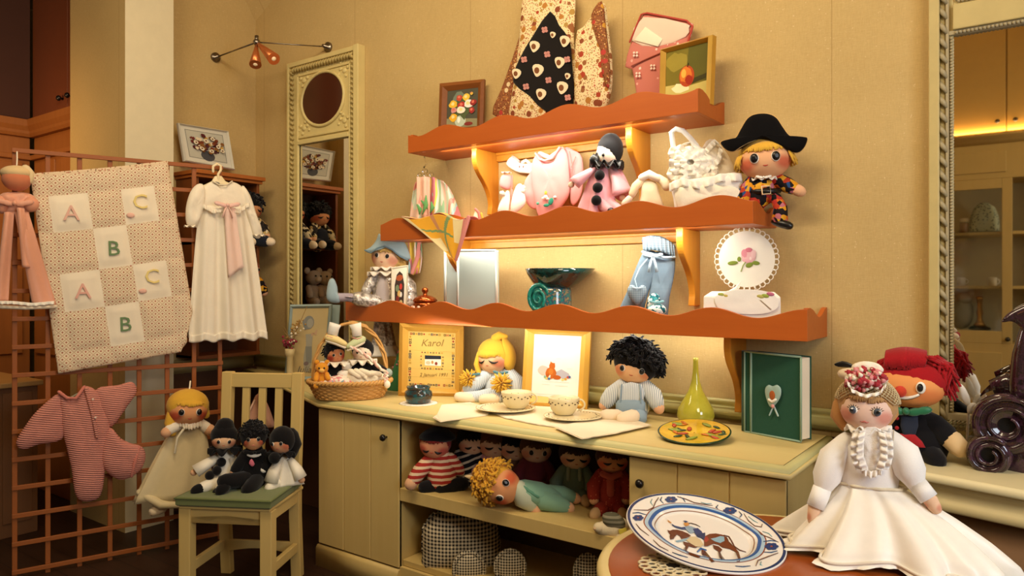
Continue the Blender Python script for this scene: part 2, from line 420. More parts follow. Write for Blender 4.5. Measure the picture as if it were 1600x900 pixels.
def trumeau_right():
    t = thing('wall_mirror', 'large cream mirror with ribbon carved frame cut by the right edge', 'mirror', (-.353, WY, .905), 0)
    W, Hh = .95, 2.55; F2 = plain('C2AE74', .45, .35, 0, .12); GR = plain('A89A78', .5, .3, 0, .15)
    b = B(F2); b.box(0, .034, -.055, 0, 0, Hh); b.box(W-.034, W, -.055, 0, 0, Hh); b.box(.034, W-.034, -.03, 0, 0, .05); b.box(.034, .05, -.03, 0, 0, Hh); b.box(0, W, -.055, 0, Hh-.04, Hh)
    b.box(.034, .075, -.026, 0, .05, Hh); b.box(W-.075, W-.034, -.026, 0, .05, Hh)
    b.box(.075, W-.075, -.05, 0, 1.44, 1.53); b.build('frame', t, bevel=.004)
    b = B(GR); b.box(.052, .062, -.04, 0, .05, Hh-.05); b.box(.062, W-.07, -.038, 0, 1.425, 1.44); b.box(.06, W-.06, -.04, 0, .05, .075); b.build('inner_band', t, bevel=.002)
    b = B(GR); rope(b, (.043, -.036, .05), (.043, -.036, Hh-.06), .016, 46); b.build('ribbon_moulding', t)
    for p_, q_, n_ in (((.07, -.034, .08), (.07, -.034, 1.42), 120), ((.08, -.042, 1.43), (.8, -.042, 1.43), 60), ((.085, -.03, 1.545), (.8, -.03, 1.545), 60), ((.085, -.03, 1.545), (.085, -.03, 2.4), 70)):
        b = B(GR); beads(b, p_, q_, .006, n_); b.build('bead_moulding', t)
    b = B(GR)
    for k in range(3): rope(b, (.06, -.03-.006*k, .02+.013*k), (.8, -.03-.006*k, .02+.013*k), .007, 60)
    b.build('lower_rope_moulding', t)
    b = B(F2); b.box(.075, W-.075, -.022, 0, 1.53, Hh-.04)
    for k in range(14):
        x = .17+.045*k; b.ell((x, -.024, 1.66+.02*sin(k*1.7)), (.024, .012, .014+.008*(k % 3)), (0, .6*(-1)**k, 0), 8, 5)
    b.tube([V((.15+.7*k/30, -.026, 1.645+.02*sin(k*.9))) for k in range(31)], .006, 6); b.build('carved_panel', t)
    B(mirror_mat()).box(.074, W-.074, -.02, -.014, .075, 1.425).build('mirror_glass', t)
trumeau_right()
# ---------------------------------------------------------------- three scalloped wall shelves
SHW = wood('AA5019', 'C06424', .4, 1, 0); SHY = wood('B06C1A', 'D28E2C', .35, 1, 2)
SY = 2.785
SHELF = {1: (-2.714, -1.125, 2.123), 2: (-2.92, -.907, 1.670), 3: (-3.2, -.71, 1.232)}
SZ = {k: v[2] + .022 for k, v in SHELF.items()}          # level of each shelf board's upper face
def wave_shelf(i, label, per, bra, sh=0.0):
    x0, x1, z = SHELF[i]; c = (x0+x1)/2; w = x1-x0
    t = thing('wall_shelf', label, 'shelf', (c, WY, z), 0, 'scalloped wall shelves')
    h = w/2; dep = WY - SY
    B(SHW).box(-h+.018, h-.018, -dep+.018, -.0, 0, .022).build('shelf_board', t)
    n = 150; pts = [(-h, 0), (h, 0)] + [(h - w*k/n, .099 - .018*cos(2*pi*(h-w*k/n)/per)) for k in range(n+1)]
    B(SHW).prism(pts, .018).build('scalloped_front', t, loc=(0, -dep, 0), bevel=.0015)
    for sx in (-h, h-.018):
        e0 = .099 - .018*cos(2*pi*h/per); d2 = dep-.018; pr = [(0, 0), (d2, 0)]
        for k in range(25):
            u = 1-k/24; pr.append((d2*u, e0 + (.004 if u > .85 else 0) - .034*sin(pi*min(1, u/.85))**2*(1 if u < .85 else 0)))
        T = M.Translation((sx, 0, 0)) @ M.Rotation(-pi/2, 4, 'Z')
        B(SHW).prism(pr, .018, T).build('end_board', t, bevel=.0015)
    # S-curved bracket, profile in (depth from wall, drop)
    prof = [(0, 0), (.19, 0), (.192, -.05), (.18, -.09), (.155, -.125), (.12, -.16), (.09, -.195), (.068, -.235), (.058, -.275), (.062, -.30), (.066, -.325), (0, -.325)]
    for s in (-1, 1):
        T = M.Translation((s*bra+.015+(sh if s < 0 else 0), 0, 0)) @ M.Rotation(-pi/2, 4, 'Z') @ M.Scale(-1, 4, (0, 1, 0))
        sm = [prof[0], prof[1]]
        for k in range(1, 10):
            for q in range(3):
                u = q/3; p0, p1, p2, p3 = prof[max(k-1, 1)], prof[k], prof[k+1], prof[min(k+2, 10)]
                sm.append(tuple(.5*(2*p1[j]+(p2[j]-p0[j])*u+(2*p0[j]-5*p1[j]+4*p2[j]-p3[j])*u*u+(3*p1[j]-p0[j]-3*p2[j]+p3[j])*u**3) for j in (0, 1)))
        sm += prof[10:]
        B(SHY).prism(sm, .03, T).build('bracket', t, bevel=.004)
    if i < 3:
        B(SHY).box(-bra+.015, bra-.015, -.022, 0, -.045, 0).box(-bra+.015, bra-.015, -.03, 0, -.014, 0).build('back_batten', t, bevel=.003)
    return t
wave_shelf(1, 'highest and shortest of the three scalloped brown wall shelves', .36, .435)
wave_shelf(2, 'middle scalloped brown wall shelf with yellow scarf hanging over its front', .349, .665, .05)
wave_shelf(3, 'lowest and longest of the three scalloped brown wall shelves', .3535, .91)
# ---------------------------------------------------------------- counter
CTZ = .850; CY = 2.425; Z0 = CTZ-.833
CAB = wood('C9AC68', 'D6BC7C', .5, 1, 2); CABD = wood('BFA25F', 'CDB273', .5, 1, 2)
def worktop():
    t = thing('worktop', 'long cream painted worktop with moulded edge under the shelves', 'worktop', (0, 0, 0))
    def inset(d): return [(-.668-d, CY+d), (-.668-d, WY-.045), (LX+.02, WY-.045), (LX+.02, 2.95+d), (-3.70-d*.1, 2.72+d), (-3.0-d*.35, CY+d)]
    tm = wood('D2BC78', 'DEC98A', .45, .8, 0)
    b = B(tm); b.rings([[V((x, y, z)) for x, y in inset(d)] for d, z in ((.004, .795+Z0), (0, .799+Z0), (0, .809+Z0), (.004, .813+Z0))])
    b.build('lower_slab', t)
    b = B(PGREEN); b.rings([[V((x, y, z+Z0)) for x, y in inset(d)] for d, z in ((.006, .812), (.008, .816), (.0095, .823), (.014, .829), (.022, .833), (.031, .8335))], True, True, False); b.build('edge_moulding', t)
    b = B(plain('3A2C14', .7)); b.rings([[V((x, y, .8325+Z0)) for x, y in inset(d)] for d in (.031, .034)], True, False, False); b.build('joint_line', t)
    b = B(tm); b.poly([(x, y, .8333+Z0) for x, y in inset(.0335)]); b.build('top_panel', t)
worktop()
def base_cabinet(x0, x1, label, kx, kz, mir):
    w = x1-x0; t = thing('base_cabinet', label, 'cabinet', (x0, CY+.025, 0), 0, 'cabinets under the worktop')
    B(CABD).box(0, w, .02, .53, 0, .811).build('carcass', t, bevel=.002)
    b = B(CAB); g = .004; n = 3
    for k in range(n): b.box(k*w/n + (g/2 if k else 0), (k+1)*w/n - (g/2 if k < n-1 else 0), 0, .022, .115, .802)
    b.box(0, w, .006, .022, .115, .802); d = b.build('plank_door', t, bevel=.003)
    B(plain('171210', .25, .5)).lathe([(.005, 0), (.005, .012), (.014, .018), (.017, .027), (.012, .036), (.002, .039)], 16, (kx-x0, 0, kz), M.Rotation(pi/2, 4, 'X')).build('knob', d)
    b = B(CAB); b.rings([[V((x, y, z)) for y, z in ((.02, 0), (-.012, 0), (-.012, .09), (-.004, .105), (.02, .11))] for x in (-.008, w+.004)]); b.build('plinth', t)
k = at(603, 683, Y=CY+.02); base_cabinet(-3.02, -2.448, 'cream plank door cabinet with black knob at the left end of the worktop', k.x, k.z, 0)
k = at(1003, 754, Y=CY+.02); base_cabinet(-1.256, -.691, 'cream plank door cabinet with knob behind the blue horse plate', k.x, k.z, 1)
t = thing('open_shelf_unit', 'open cream shelf section full of dolls between the two plank cabinets', 'shelf unit', (-2.445, CY+.03, 0))
w = 1.186
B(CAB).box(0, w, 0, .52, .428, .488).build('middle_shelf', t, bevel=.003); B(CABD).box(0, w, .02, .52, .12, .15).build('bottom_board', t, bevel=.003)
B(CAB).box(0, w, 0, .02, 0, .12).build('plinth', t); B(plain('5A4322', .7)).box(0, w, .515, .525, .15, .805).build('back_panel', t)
# ---------------------------------------------------------------- lattice screen
LO = V((-4.07, 1.458, 0)); LU = V((.311, .95, 0)).normalized(); LN = V((LU.y, -LU.x, 0)); LRZ = atan2(LU.y, LU.x)
LW = wood('8C4A1C', 'A05C26', .5, 1, 2); LWX = wood('8C4A1C', 'A05C26', .5, 1, 0)
t = thing('lattice_screen', 'brown wooden lattice screen hung with quilt and baby clothes at left', 'lattice screen', LO, LRZ)
for k in range(8): B(LW).box(k*.137-.011, k*.137+.011, 0, .016, 0, 2.10).build('upright', t, bevel=.002)
for k in range(16): B(LWX).box(-.012, .972, -.012, 0, 2.10-.137*k-.022, 2.10-.137*k).build('rail', t, bevel=.002)
def onlat(px, py, off=0.03):      # point on a plane `off` in front of the lattice
    d = (px-800)/F; r = V((d*cos(TH)-sin(TH), d*sin(TH)+cos(TH), (HY-py)/F)); o = LO + LN*off - V((0, 0, CH))
    return V((0, 0, CH)) + r*(o.dot(LN)/r.dot(LN))
# ---------------------------------------------------------------- shelf unit on the left wall
t = thing('corner_shelf_unit', 'brown open shelf unit on the left wall holding dolls behind the gown', 'shelf unit', (LX, 2.5, 0))
LS = (1.29, 1.70)
for z in (.99, 1.29, 1.70): B(wood('6E3A16', '854A20', .5, 1, 1)).box(0, .24, 0, .45, z-.022, z).build('shelf_board', t, bevel=.002)
b = B(wood('A0551F', 'B66A2C', .5, 1, 1)); b.box(0, .27, -.02, .47, 2.115, 2.14); b.box(0, .25, -.01, .46, 2.095, 2.115); b.build('top_board', t, bevel=.003)
for y in (0, .43): B(wood('6E3A16', '854A20', .5, 1, 2)).box(0, .23, y, y+.02, .97, 2.10).build('side_panel', t, bevel=.002)
B(plain('4A2812', .7)).box(0, .006, .02, .43, .97, 2.10).build('back_panel', t)
# ---------------------------------------------------------------- console shelf under the right mirror
t = thing('console', 'cream console below the right mirror carrying the clown and purple ceramic', 'console table', (0, 0, 0))
co = [(-.61, 3.03), (-.61, 2.73), (-.323, 2.63), (-.059, 2.567), (.25, 2.53), (.9, 2.53), (.9, 3.03)]
def cin(d): return [(x + (d if k < 2 else 0), y + (d if 0 < k < 6 else 0)) for k, (x, y) in enumerate(co)]
b = B(plain('DDD0A4', .4)); b.rings([[V((x, y, z+Z0)) for x, y in cin(d)] for d, z in ((.006, .803), (0, .808), (0, .822), (.008, .833))]); b.build('top_slab', t)
b = B(plain('CDBB88', .5)); b.rings([[V((x, y, z+Z0)) for x, y in cin(d)] for d, z in ((.03, .715), (.022, .72), (.022, .745), (.034, .752), (.034, .78), (.02, .79), (.012, .803))]); b.build('moulded_apron', t)
b = B(wood('6A4A2C', '7C5834', .6, 1, 2)); b.rings([[V((x, y, z)) for x, y in cin(.07)] for z in (0, .73)]); b.build('body', t)
# ================================================================ PIXEL-PLANE HELPERS AND DOLL KIT
class Px:
    """a vertical plane through loc turned by rz; (px,py,d) -> local point, d = depth behind the plane"""
    def __init__(s, loc, rz):
        s.loc = V(loc); s.rz = rz; s.n = V((sin(rz), -cos(rz), 0)); s.k = mpp(loc); s.R = M.Rotation(-rz, 3, 'Z')
    def __call__(s, px, py, d=0.0):
        q = (px-800)/F; r = V((q*cos(TH)-sin(TH), q*sin(TH)+cos(TH), (HY-py)/F)); o = s.loc - V((0, 0, CH))
        p = V((0, 0, CH)) + r*(o.dot(s.n)/r.dot(s.n)); l = s.R @ (p - s.loc)
        return V((l.x, l.y + d*s.k, l.z))
    def xz(s, pts): return [(v.x, v.z) for v in (s(*p) for p in pts)]
def PY(px, Y, Z, rz=None):
    a = at(px, HY, Y=Y); loc = V((a.x, a.y, Z)); return Px(loc, facecam(loc) if rz is None else rz)
def PZ(px, py, Z, rz=None, back=0):
    a = at(px, py, Z=Z); loc = V((a.x, a.y+back, Z)); return Px(loc, facecam(loc) if rz is None else rz)
def PL(px, py, off=.03): return Px(onlat(px, py, off), LRZ)
BLACK = plain('0B0A0C', .35, .5); WHITE = plain('F4EEE2', .6); DKBR = plain('20140C', .6); REDM = cloth('B23A2C')
SKIN = skin(); SKINP = skin('EBC3A0', 'CC5540', .5); SKINS = cloth('E3AE84'); PALE = skin('F0DCC6', 'D88070', .35)
class D:
    def __init__(s, name, label, P, group=None, cat='doll', obj=None):
        s.P = P; s.k = P.k; s.t = thing(name, label, cat, P.loc, P.rz, group)
    def rr(s, r): return [x*s.k for x in r] if isinstance(r, (list, tuple)) else r*s.k
    def limb(s, name, pts, r, m, tip=None, flat=1.0, seg=10, parent=None, round_=True):
        q = [s.P(*p) for p in pts]; b = B(m); b.tube(q, s.rr(r), seg, flat, round_); o = b.build(name, parent or s.t)
        if tip:
            nm, tm, tr, off = (tip + (0,))[:4]; tr = tr if isinstance(tr, (list, tuple)) else (tr, tr, tr)
            d = (q[-1]-q[-2]).normalized(); c = q[-1] + d*(tr[2]*.6+off)*s.k
            tb = B(tm); tb.ell((0, 0, 0), s.rr(tr), None, 14, 8)
            tb.build(nm, o, c, d.to_track_quat('Z', 'Y').to_euler())
        return o
    def blob(s, name, c, r, m, rot=None, parent=None, fn=None, seg=18, rows=12):
        b = B(m); b.ell((0, 0, 0), s.rr(r if isinstance(r, (list, tuple)) else (r, r, r)), None, seg, rows, fn)
        return b.build(name, parent or s.t, s.P(*c) if len(c) == 3 and not isinstance(c, V) else c, rot)
    def pillow(s, name, pts, th, m, d=0, parent=None, sm=3, rings_=8, wr=0, ws=16, pw=3.2):
        q = s.P.xz(pts); q = smooth2d(q, sm) if sm else q
        b = B(m); b.pillow(q, th*s.k, T=M.Translation((0, d*s.k, 0)), rings_=rings_, wr=wr*s.k, ws=ws, pw=pw); return b.build(name, parent or s.t)
    def head(s, c, r, m=None, roll=0, yaw=0, tilt=0, eyes='button', gap=.42, ez=.02, er=.17, mouth='small', nose=None, parent=None):
        """c=(px,py,d), r=(rx,ry,rz) px"""
        R3 = s.rr(r); s.hr = R3; s.sk = m or SKIN
        b = B(s.sk); b.ell((0, 0, 0), R3, None, 28, 18, lambda d: 1 + .05*max(0, -d.z)*(1-abs(d.z)))
        s.h = b.build('head', parent or s.t, s.P(*c), (radians(tilt), radians(roll), radians(yaw)))
        def surf(x, z, o=1.0): return V((x*R3[0], -R3[1]*sqrt(max(.02, 1-x*x-z*z))*o, z*R3[2]))
        s.surf = surf
        def disc(bb, x, z, a, c_, m_, th=.16, o=1.0):
            p = surf(x, z, o); n = V((p.x/R3[0]**2, p.y/R3[1]**2, p.z/R3[2]**2)).normalized(); q = n.to_track_quat('Z', 'Y').to_matrix()
            bb.use(m_); e = bb; u = min(R3)
            rows = []
            for rr_, hh in ((1, -.02), (1, .03), (.8, .07), (.4, .09)):
                rows.append([p + q @ V((a*u*rr_*cos(2*pi*k/14), c_*u*rr_*sin(2*pi*k/14), hh*u*th/.16)) for k in range(14)])
            bb.rings(rows)
        s.disc = disc
        for sx in (-1, 1):
            x = sx*gap
            if eyes == 'button':
                e = B(WHITE, BLACK); disc(e, x, ez, er*1.14, er*1.28, WHITE); disc(e, x, ez+.01, er*1.02, er*1.16, BLACK, .3); 
                e.build('eye', s.h)
            elif eyes == 'dot':
                e = B(BLACK); disc(e, x, ez, er*.8, er*.95, BLACK, .3); e.build('eye', s.h)
            elif eyes == 'painted':
                e = B(WHITE); disc(e, x, ez, er*1.2, er*1.08, WHITE); disc(e, x, ez, er*1.02, er*1.1, plain('46505C', .3, .5), .28); disc(e, x, ez+.01, er*.55, er*.6, BLACK, .42); disc(e, x+.03, ez+.06, er*.2, er*.2, WHITE, .6)
                e.use(DKBR); u = min(R3)
                for k in range(7):
                    a = radians(20+140*k/6); p0 = surf(x+er*1.0*cos(a), ez+er*.9*sin(a), 1.01); p1 = surf(x+er*1.5*cos(a), ez+er*1.4*sin(a), 1.03); e.tube([p0, p1], [u*.02, u*.008], 5)
                e.build('eye', s.h)
            elif eyes == 'shut':
                e = B(BLACK); u = min(R3)
                e.tube([surf(x + er*1.5*(k/8-.5)*2, ez - er*.7*sin(pi*k/8) + sx*-(k/8-.5)*er*.5, 1.015) for k in range(9)], [u*(.025+.075*sin(pi*k/8)) for k in range(9)], 6)
                e.build('eyelid', s.h)
        u = min(R3)
        if mouth == 'small':
            e = B(REDM); e.tube([surf(.10*(k/6-.5)*2, -.40-.02*sin(pi*k/6), 1.01) for k in range(7)], [u*(.012+.02*sin(pi*k/6)) for k in range(7)], 6); e.build('mouth', s.h)
        elif mouth == 'lips':
            e = B(plain('C9776A', .5)); e.tube([surf(.17*(k/8-.5)*2, -.47+.02*cos(pi*(k/8-.5)*4), 1.0) for k in range(9)], [u*(.012+.045*sin(pi*k/8)) for k in range(9)], 6); e.build('mouth', s.h)
        if nose:
            e = B(nose[0]); e.ell(surf(0, -.18, 1.03), u*nose[1], None, 12, 8); e.build('nose', s.h)
        return s.h
    def hair(s, kind, m, grow=1.07, back=.16, up=.12, n=60, ln=.35, name='hair', fringe=(.28, .62)):
        r = s.hr; b = B(m); u = min(r); rn = random.Random(len(s.t.name)*7+n)
        b.ell((0, back*r[1], up*r[2]), [q*grow for q in r], None, 24, 14, lambda d: 1 + .03*noise.noise(d*5))
        surf = s.surf
        if kind in ('yarn', 'long', 'bob'):
            for k in range(n):
                x = -.85 + 1.7*k/(n-1); zt = sqrt(max(0, 1-x*x))*.86; zb = fringe[0] + rn.uniform(-.06, .10)+ .12*abs(x)
                if kind == 'long': zb = max(zb, fringe[0])
                zb = min(zb, zt-.1); pts = [surf(x*(1+.05*q), zt+(zb-zt)*q, 1.05+.05*sin(pi*q)) for q in (0, .33, .66, 1)]
                b.tube(pts, [u*.045]*4, 5)
        if kind == 'yarn':
            for k in range(n):
                sx = -1 if k % 2 else 1; y = rn.uniform(-.55, .7); L = rn.uniform(.7, 1.15)*ln
                p = V((sx*r[0]*sqrt(max(.1, 1-y*y))*1.06, y*r[1], r[2]*.25)); b.tube([p, p+V((sx*u*.1, 0, -L*r[2])), p+V((sx*u*(.12+rn.uniform(-.05, .12)), rn.uniform(-.1, .1)*u, -2*L*r[2]))], [u*.06, u*.055, u*.04], 5)
        if kind == 'mop':
            for k in range(n):
                a = rn.uniform(0, 2*pi); z = rn.uniform(-.25, 1); q = sqrt(max(0, 1-z*z)); d = V((q*cos(a), q*sin(a), z))
                if d.y < -.3 and d.z < .12: continue
                p = V((d.x*r[0]*grow, d.y*r[1]*grow + back*r[1], d.z*r[2]*grow + up*r[2])); L = ln*u*rn.uniform(.5, 1.0)
                w = (d*.4 + V((rn.uniform(-1, 1), rn.uniform(-1, .6), rn.uniform(-1.3, .1)))).normalized()
                b.tube([p-d*u*.1, p+d*L*.3, p+d*L*.35+w*L*.5, p+d*L*.25+w*L*.85], [u*.10, u*.095, u*.08, u*.04], 5)
        return b.build(name, s.h)
    def ruff(s, c, r, m, name='collar', n=9, amp=.22, hgt=.25, tilt=0, parent=None):
        """pleated round collar; c px, r px"""
        b = B(m); R_ = r*s.k
        b.sheet(lambda u, v: (R_*(.35+.65*v)*cos(2*pi*u)*(1), R_*(.35+.65*v)*sin(2*pi*u)*.8, R_*(hgt*(1-v)*.6 + amp*v*sin(2*pi*u*n)*.6)), n*8, 4, R_*.04)
        return b.build(name, parent or s.t, s.P(*c), (radians(tilt), 0, 0))
    def skirt(s, c0, c1, r0, r1, m, name='dress', n=9, amp=.12, flat=.6, seg=72, rows=12, hem=0, parent=None, pw=1.0):
        """gathered cone of cloth from c0 (px) down to c1"""
        a, e = s.P(*c0), s.P(*c1); rw = []
        rn = random.Random(n)
        ph = [rn.uniform(0, 6) for _ in range(4)]
        for i in range(rows+1):
            u = i/rows; c = a.lerp(e, u); R_ = (r0+(r1-r0)*u**pw)*s.k; row = []
            for k in range(seg):
                t = 2*pi*k/seg; w = 1 + amp*u**.7*(sin(n*t+ph[0]+.5*sin(2*t+ph[1])) + .5*sin((n+4)*t+ph[2]))
                row.append(c + V((R_*w*cos(t), R_*w*sin(t)*flat, (hem*s.k*sin(n*t+ph[3])*u))))
            rw.append(row)
        b = B(m); b.rings(rw, True, True, True); return b.build(name, parent or s.t)
    def bow(s, c, w, m, name='bow', parent=None, tails=0):
        b = B(m); k = w*s.k
        for sx in (-1, 1):
            b.ell((sx*.5*k, 0, .03*k), (.5*k, .14*k, .26*k), (0, sx*-.25, 0), 12, 8, lambda d: .55+.45*abs(d.x))
            if tails: b.tube([(0, 0, 0), (sx*.25*k, -.05*k, -.5*tails*k), (sx*.38*k, -.02*k, -tails*k)], [.08*k, .12*k, .14*k], 8, .4)
        b.ell((0, -.04*k, 0), (.14*k, .16*k, .16*k), None, 10, 6)
        o = b.build(name, parent or s.t, s.P(*c) if not isinstance(c, V) else c); return o
def card(b, P, pts, m, d=0):
    b.use(m); b.poly([P(x, y, d) for x, y in pts])
def frame_picture(name, label, P, outer, inner, depth, fm, art, cat='picture', group=None, fname='frame', lean=0, backm=None, prof=.5):
    """picture: outer / inner quads in px (TL,TR,BR,BL) on plane P; art = [(material, [(u,v)...])] with u,v in 0..1 of the inner quad"""
    t = thing(name, label, cat, P.loc, P.rz, group); O = [P(*p) for p in outer]; I = [P(*p) for p in inner]; dv = V((0, depth, 0))
    def sh(p): return p + V((0, lean*(p.z), 0))
    O = [sh(p) for p in O]; I = [sh(p) for p in I]; Mi = [a.lerp(c, .45) - V((0, depth*prof, 0)) for a, c in zip(O, I)]
    b = B(fm); rows = [[p+dv for p in O], O, Mi, [p + V((0, depth*.25, 0)) for p in I]]
    b.rings(rows, True, False, False)
    for f in b.bm.faces: f.smooth = False
    b.build(fname, t)
    b = B(backm or fm); b.poly([p+dv*.98 for p in O]); b.build('back_board', t)
    def uv(u, v, e=0): return (I[3].lerp(I[2], u)).lerp(I[0].lerp(I[1], u), v) + V((0, depth*.3 - e, 0))
    b = B(); e = 0
    for m, pts in art:
        b.use(m); b.poly([uv(u, v, e) for u, v in pts]); e += .00025
    b.build('picture_sheet', t)
    return t, uv
def circ(x, y, rx, ry=None, n=14, rn=None, j=0):
    ry = ry or rx; R_ = random.Random(int(x*977+y*331)); return [(x+rx*(1+R_.uniform(-j, j))*cos(2*pi*k/n), y+ry*(1+R_.uniform(-j, j))*sin(2*pi*k/n)) for k in range(n)]
def dup(root, loc, rz, label, group=None):
    r = root.copy(); COL.objects.link(r); r.location = loc; r.rotation_euler = (0, 0, rz); r['label'] = label
    if group: r['group'] = group
    for ch in list(root.children):
        c = ch.copy(); COL.objects.link(c); c.parent = r
        for g in list(ch.children):
            d = g.copy(); COL.objects.link(d); d.parent = c
    return r
FULL = [(0, 0), (1, 0), (1, 1), (0, 1)]
# ================================================================ HIGHEST SHELF
fl = lambda c: plain(c, .6, .2, 0, .12)
art = [(fl('4A4838'), FULL), (fl('8A8460'), [(0, 0), (1, 0), (1, .2), (0, .26)]), (fl('6E7A68'), circ(.45, .62, .36, .3, 16, None, .2)), (fl('B8C4B0'), circ(.45, .17, .18, .15)), (fl('E8EEE0'), circ(.4, .2, .05, .08)),
       (fl('4E5A34'), circ(.5, .5, .3, .26, 14, None, .3)), (fl('7E2A22'), circ(.72, .08, .14, .05))]
for x, y, r, c in ((.2, .62, .13, 'E2B02A'), (.22, .27, .13, 'E0A820'), (.62, .78, .12, 'E8BC3A'), (.4, .78, .1, 'B8442A'), (.7, .6, .14, 'F0E6D8'), (.48, .58, .12, 'A82A20'), (.48, .45, .13, 'F2E2CC'), (.86, .62, .1, '8E2420'), (.82, .42, .1, '9A2A24'), (.24, .46, .1, 'C88A86'), (.8, .86, .05, 'D8B040')):
    art.append((fl(c), circ(x, y, r, r*.8, 12, None, .18))); art.append((fl('F0D890' if c[0] in 'EF' else 'D87058'), circ(x-.01, y+.02, r*.45, r*.35, 9, None, .2)))
P = PY(720, 2.97, SZ[1], radians(19))
frame_picture('framed_painting', 'small brown framed flower painting at the left end of the highest shelf', P, [(685, 129), (755, 122), (754, 205), (684, 207)], [(697, 141), (745, 135), (744, 196), (696, 200)], .022, wood('6B3A18', '8C5426', .4), art, 'painting', lean=.05)
gold = plain('C99A3A', .35, .5, .35, .1)
art = [(fl('7A6E22'), FULL), (fl('5E5A1E'), [(.5, .35), (1, .3), (1, 1), (.55, 1)]), (fl('9A8A34'), circ(.25, .75, .24, .2, 14, None, .25)), (fl('C8B868'), [(0, 0), (1, 0), (1, .30), (.55, .22), (.3, .27), (0, .25)]), (fl('EFE6B4'), circ(.38, .19, .22, .1, 12, None, .2)), (fl('3E3A16'), [(.6, .25), (.98, .35), (1, .44), (.66, .36)]),
       (fl('B4481C'), circ(.52, .42, .185, .215, 20)), (fl('D8782A'), circ(.50, .45, .15, .16, 16, None, .1)), (fl('A02C14'), circ(.58, .34, .09, .1, 12, None, .1)), (fl('E8B44A'), circ(.45, .48, .06, .09)), (fl('2E2410'), [(.53, .6), (.55, .6), (.57, .68), (.55, .68)])]
P = PY(1070, 2.93, SZ[1], radians(-10))
frame_picture('framed_painting', 'small gold framed apple painting at the right end of the highest shelf', P, [(1029, 76), (1111, 53), (1109, 162), (1029, 165)], [(1037, 81), (1102, 64), (1101, 150), (1037, 152)], .03, gold, art, 'painting', lean=.04)
# quilted kitchen linens leaning on the wall
PRN = dotted('E6D2A2', ('A8402C', 'B8863A', '8A5A2C', 'C46A50', 'A87A4A'), 120, .36, second=('A8442E', 'B47A3A', '8A4A30', 'B08A48', '96603A'), sc2=25, size2=.37)
PRD = dotted('8A5636', ('C88A4A', '7A2A1C', 'D8B070', '5A3A1A'), 110, .34, second=('B4423A', 'C8923A', 'E0C89A'), sc2=24, size2=.3)
BLK = cloth('17120F')
P = PY(850, 3.02, SZ[1], 0); d = D('quilted_bag', 'tall quilted floral bag with a black paisley diamond panel', P, cat='bag')
d.pillow('floral_body', [(824, -18), (893, -18), (897, 60), (899, 180), (830, 195), (797, 185), (800, 150), (806, 110), (812, 60)], 9, PRN)
d.pillow('side_gusset', [(815, 45), (813, 75), (806, 120), (798, 172), (800, 186), (768, 178), (782, 140), (800, 90)], 6, PRD, 3)
pan = d.pillow('black_panel', [(864, 20), (878, 42), (894, 64), (898, 100), (899, 172), (858, 176), (832, 152), (806, 130), (815, 96), (838, 56)], 4, BLK, -8, sm=2)
b = B(cloth('E9D6B4')); mo = (cloth('E9D6B4'), cloth('7A4A2A'), cloth('C88A80'))
for x, y, r in ((841, 76, 9), (888, 68, 9), (846, 113, 10), (880, 101, 9), (851, 150, 9), (884, 140, 10), (813, 118, 8), (870, 58, 5), (893, 122, 5)):
    b.use(mo[0]); b.prism(P.xz([(x+r*1.1*cos(a)*(.75+.35*cos(a-1)), y-r*sin(a)) for a in [2*pi*k/14 for k in range(14)]]), -.002, M.Translation((0, -12.2*d.k, 0))); b.use(mo[1]); b.prism(P.xz([(px_, py_) for px_, py_ in circ(x, y, r*.4, r*.5, 10)]), -.003, M.Translation((0, -12.2*d.k, 0)))
for x, y in ((858, 50), (862, 88), (826, 96), (893, 96), (829, 138), (864, 128), (894, 155)):
    b.use(mo[2])
    for k in range(4): b.prism(P.xz(circ(x+3*cos(k*1.57+.6), y+3*sin(k*1.57+.6), 2.6, 2.6, 7)), -.002, M.Translation((0, -12.2*d.k, 0)))
b.build('paisley_motif', pan)
d = D('oven_mitt', 'leaf shaped quilted floral oven mitt beside the black paisley panel', PY(925, 2.985, SZ[1], 0), cat='oven mitt')
d.pillow('floral_front', [(944, 4), (950, 40), (957, 110), (952, 155), (938, 175), (912, 178), (899, 170), (900, 60), (912, 42), (928, 22)], 12, PRN)
d.pillow('brown_edge', [(944, 4), (950, 40), (957, 110), (955, 140), (946, 120), (944, 84), (935, 60), (928, 26)], 6, PRD, -8)
PKQ = dotted('C97A6C', ('EBCFC0', 'E0A89A', 'C97A6C', 'C97A6C'), 38, .22); d = D('quilted_pouch', 'pink quilted envelope pouch leaning on the wall behind the apple painting', PY(1025, 3.025, SZ[1], 0), cat='pouch')
d.pillow('back_panel', [(1003, 23), (1012, 21), (1074, 33), (1083, 42), (1076, 66), (1060, 150), (1000, 150), (993, 142), (987, 108), (976, 104), (985, 66)], 4, PKQ, 2, sm=2)
fl_ = d.pillow('lining_flap', [(1006, 27), (1072, 37), (1077, 44), (1072, 58), (1027, 74), (988, 64)], 2, cloth('E2C9B4'), -1.5, sm=2)
d.pillow('folded_corner', [(1010, 43), (1037, 62), (1030, 74), (992, 64)], 1.6, cloth('F0E2C8'), -4, fl_, 0)
d.limb('red_binding', [(985, 66, -2), (1003, 23, -2), (1012, 21, -2), (1074, 33, -2), (1083, 42, -2), (1076, 66, -2)], 1.6, cloth('B4483C'))
d.limb('pocket_seam', [(988, 104, -3), (1010, 94, -4), (1033, 84, -4)], 1.0, cloth('9A5040'))
b = B(cloth('F0D8C8'))
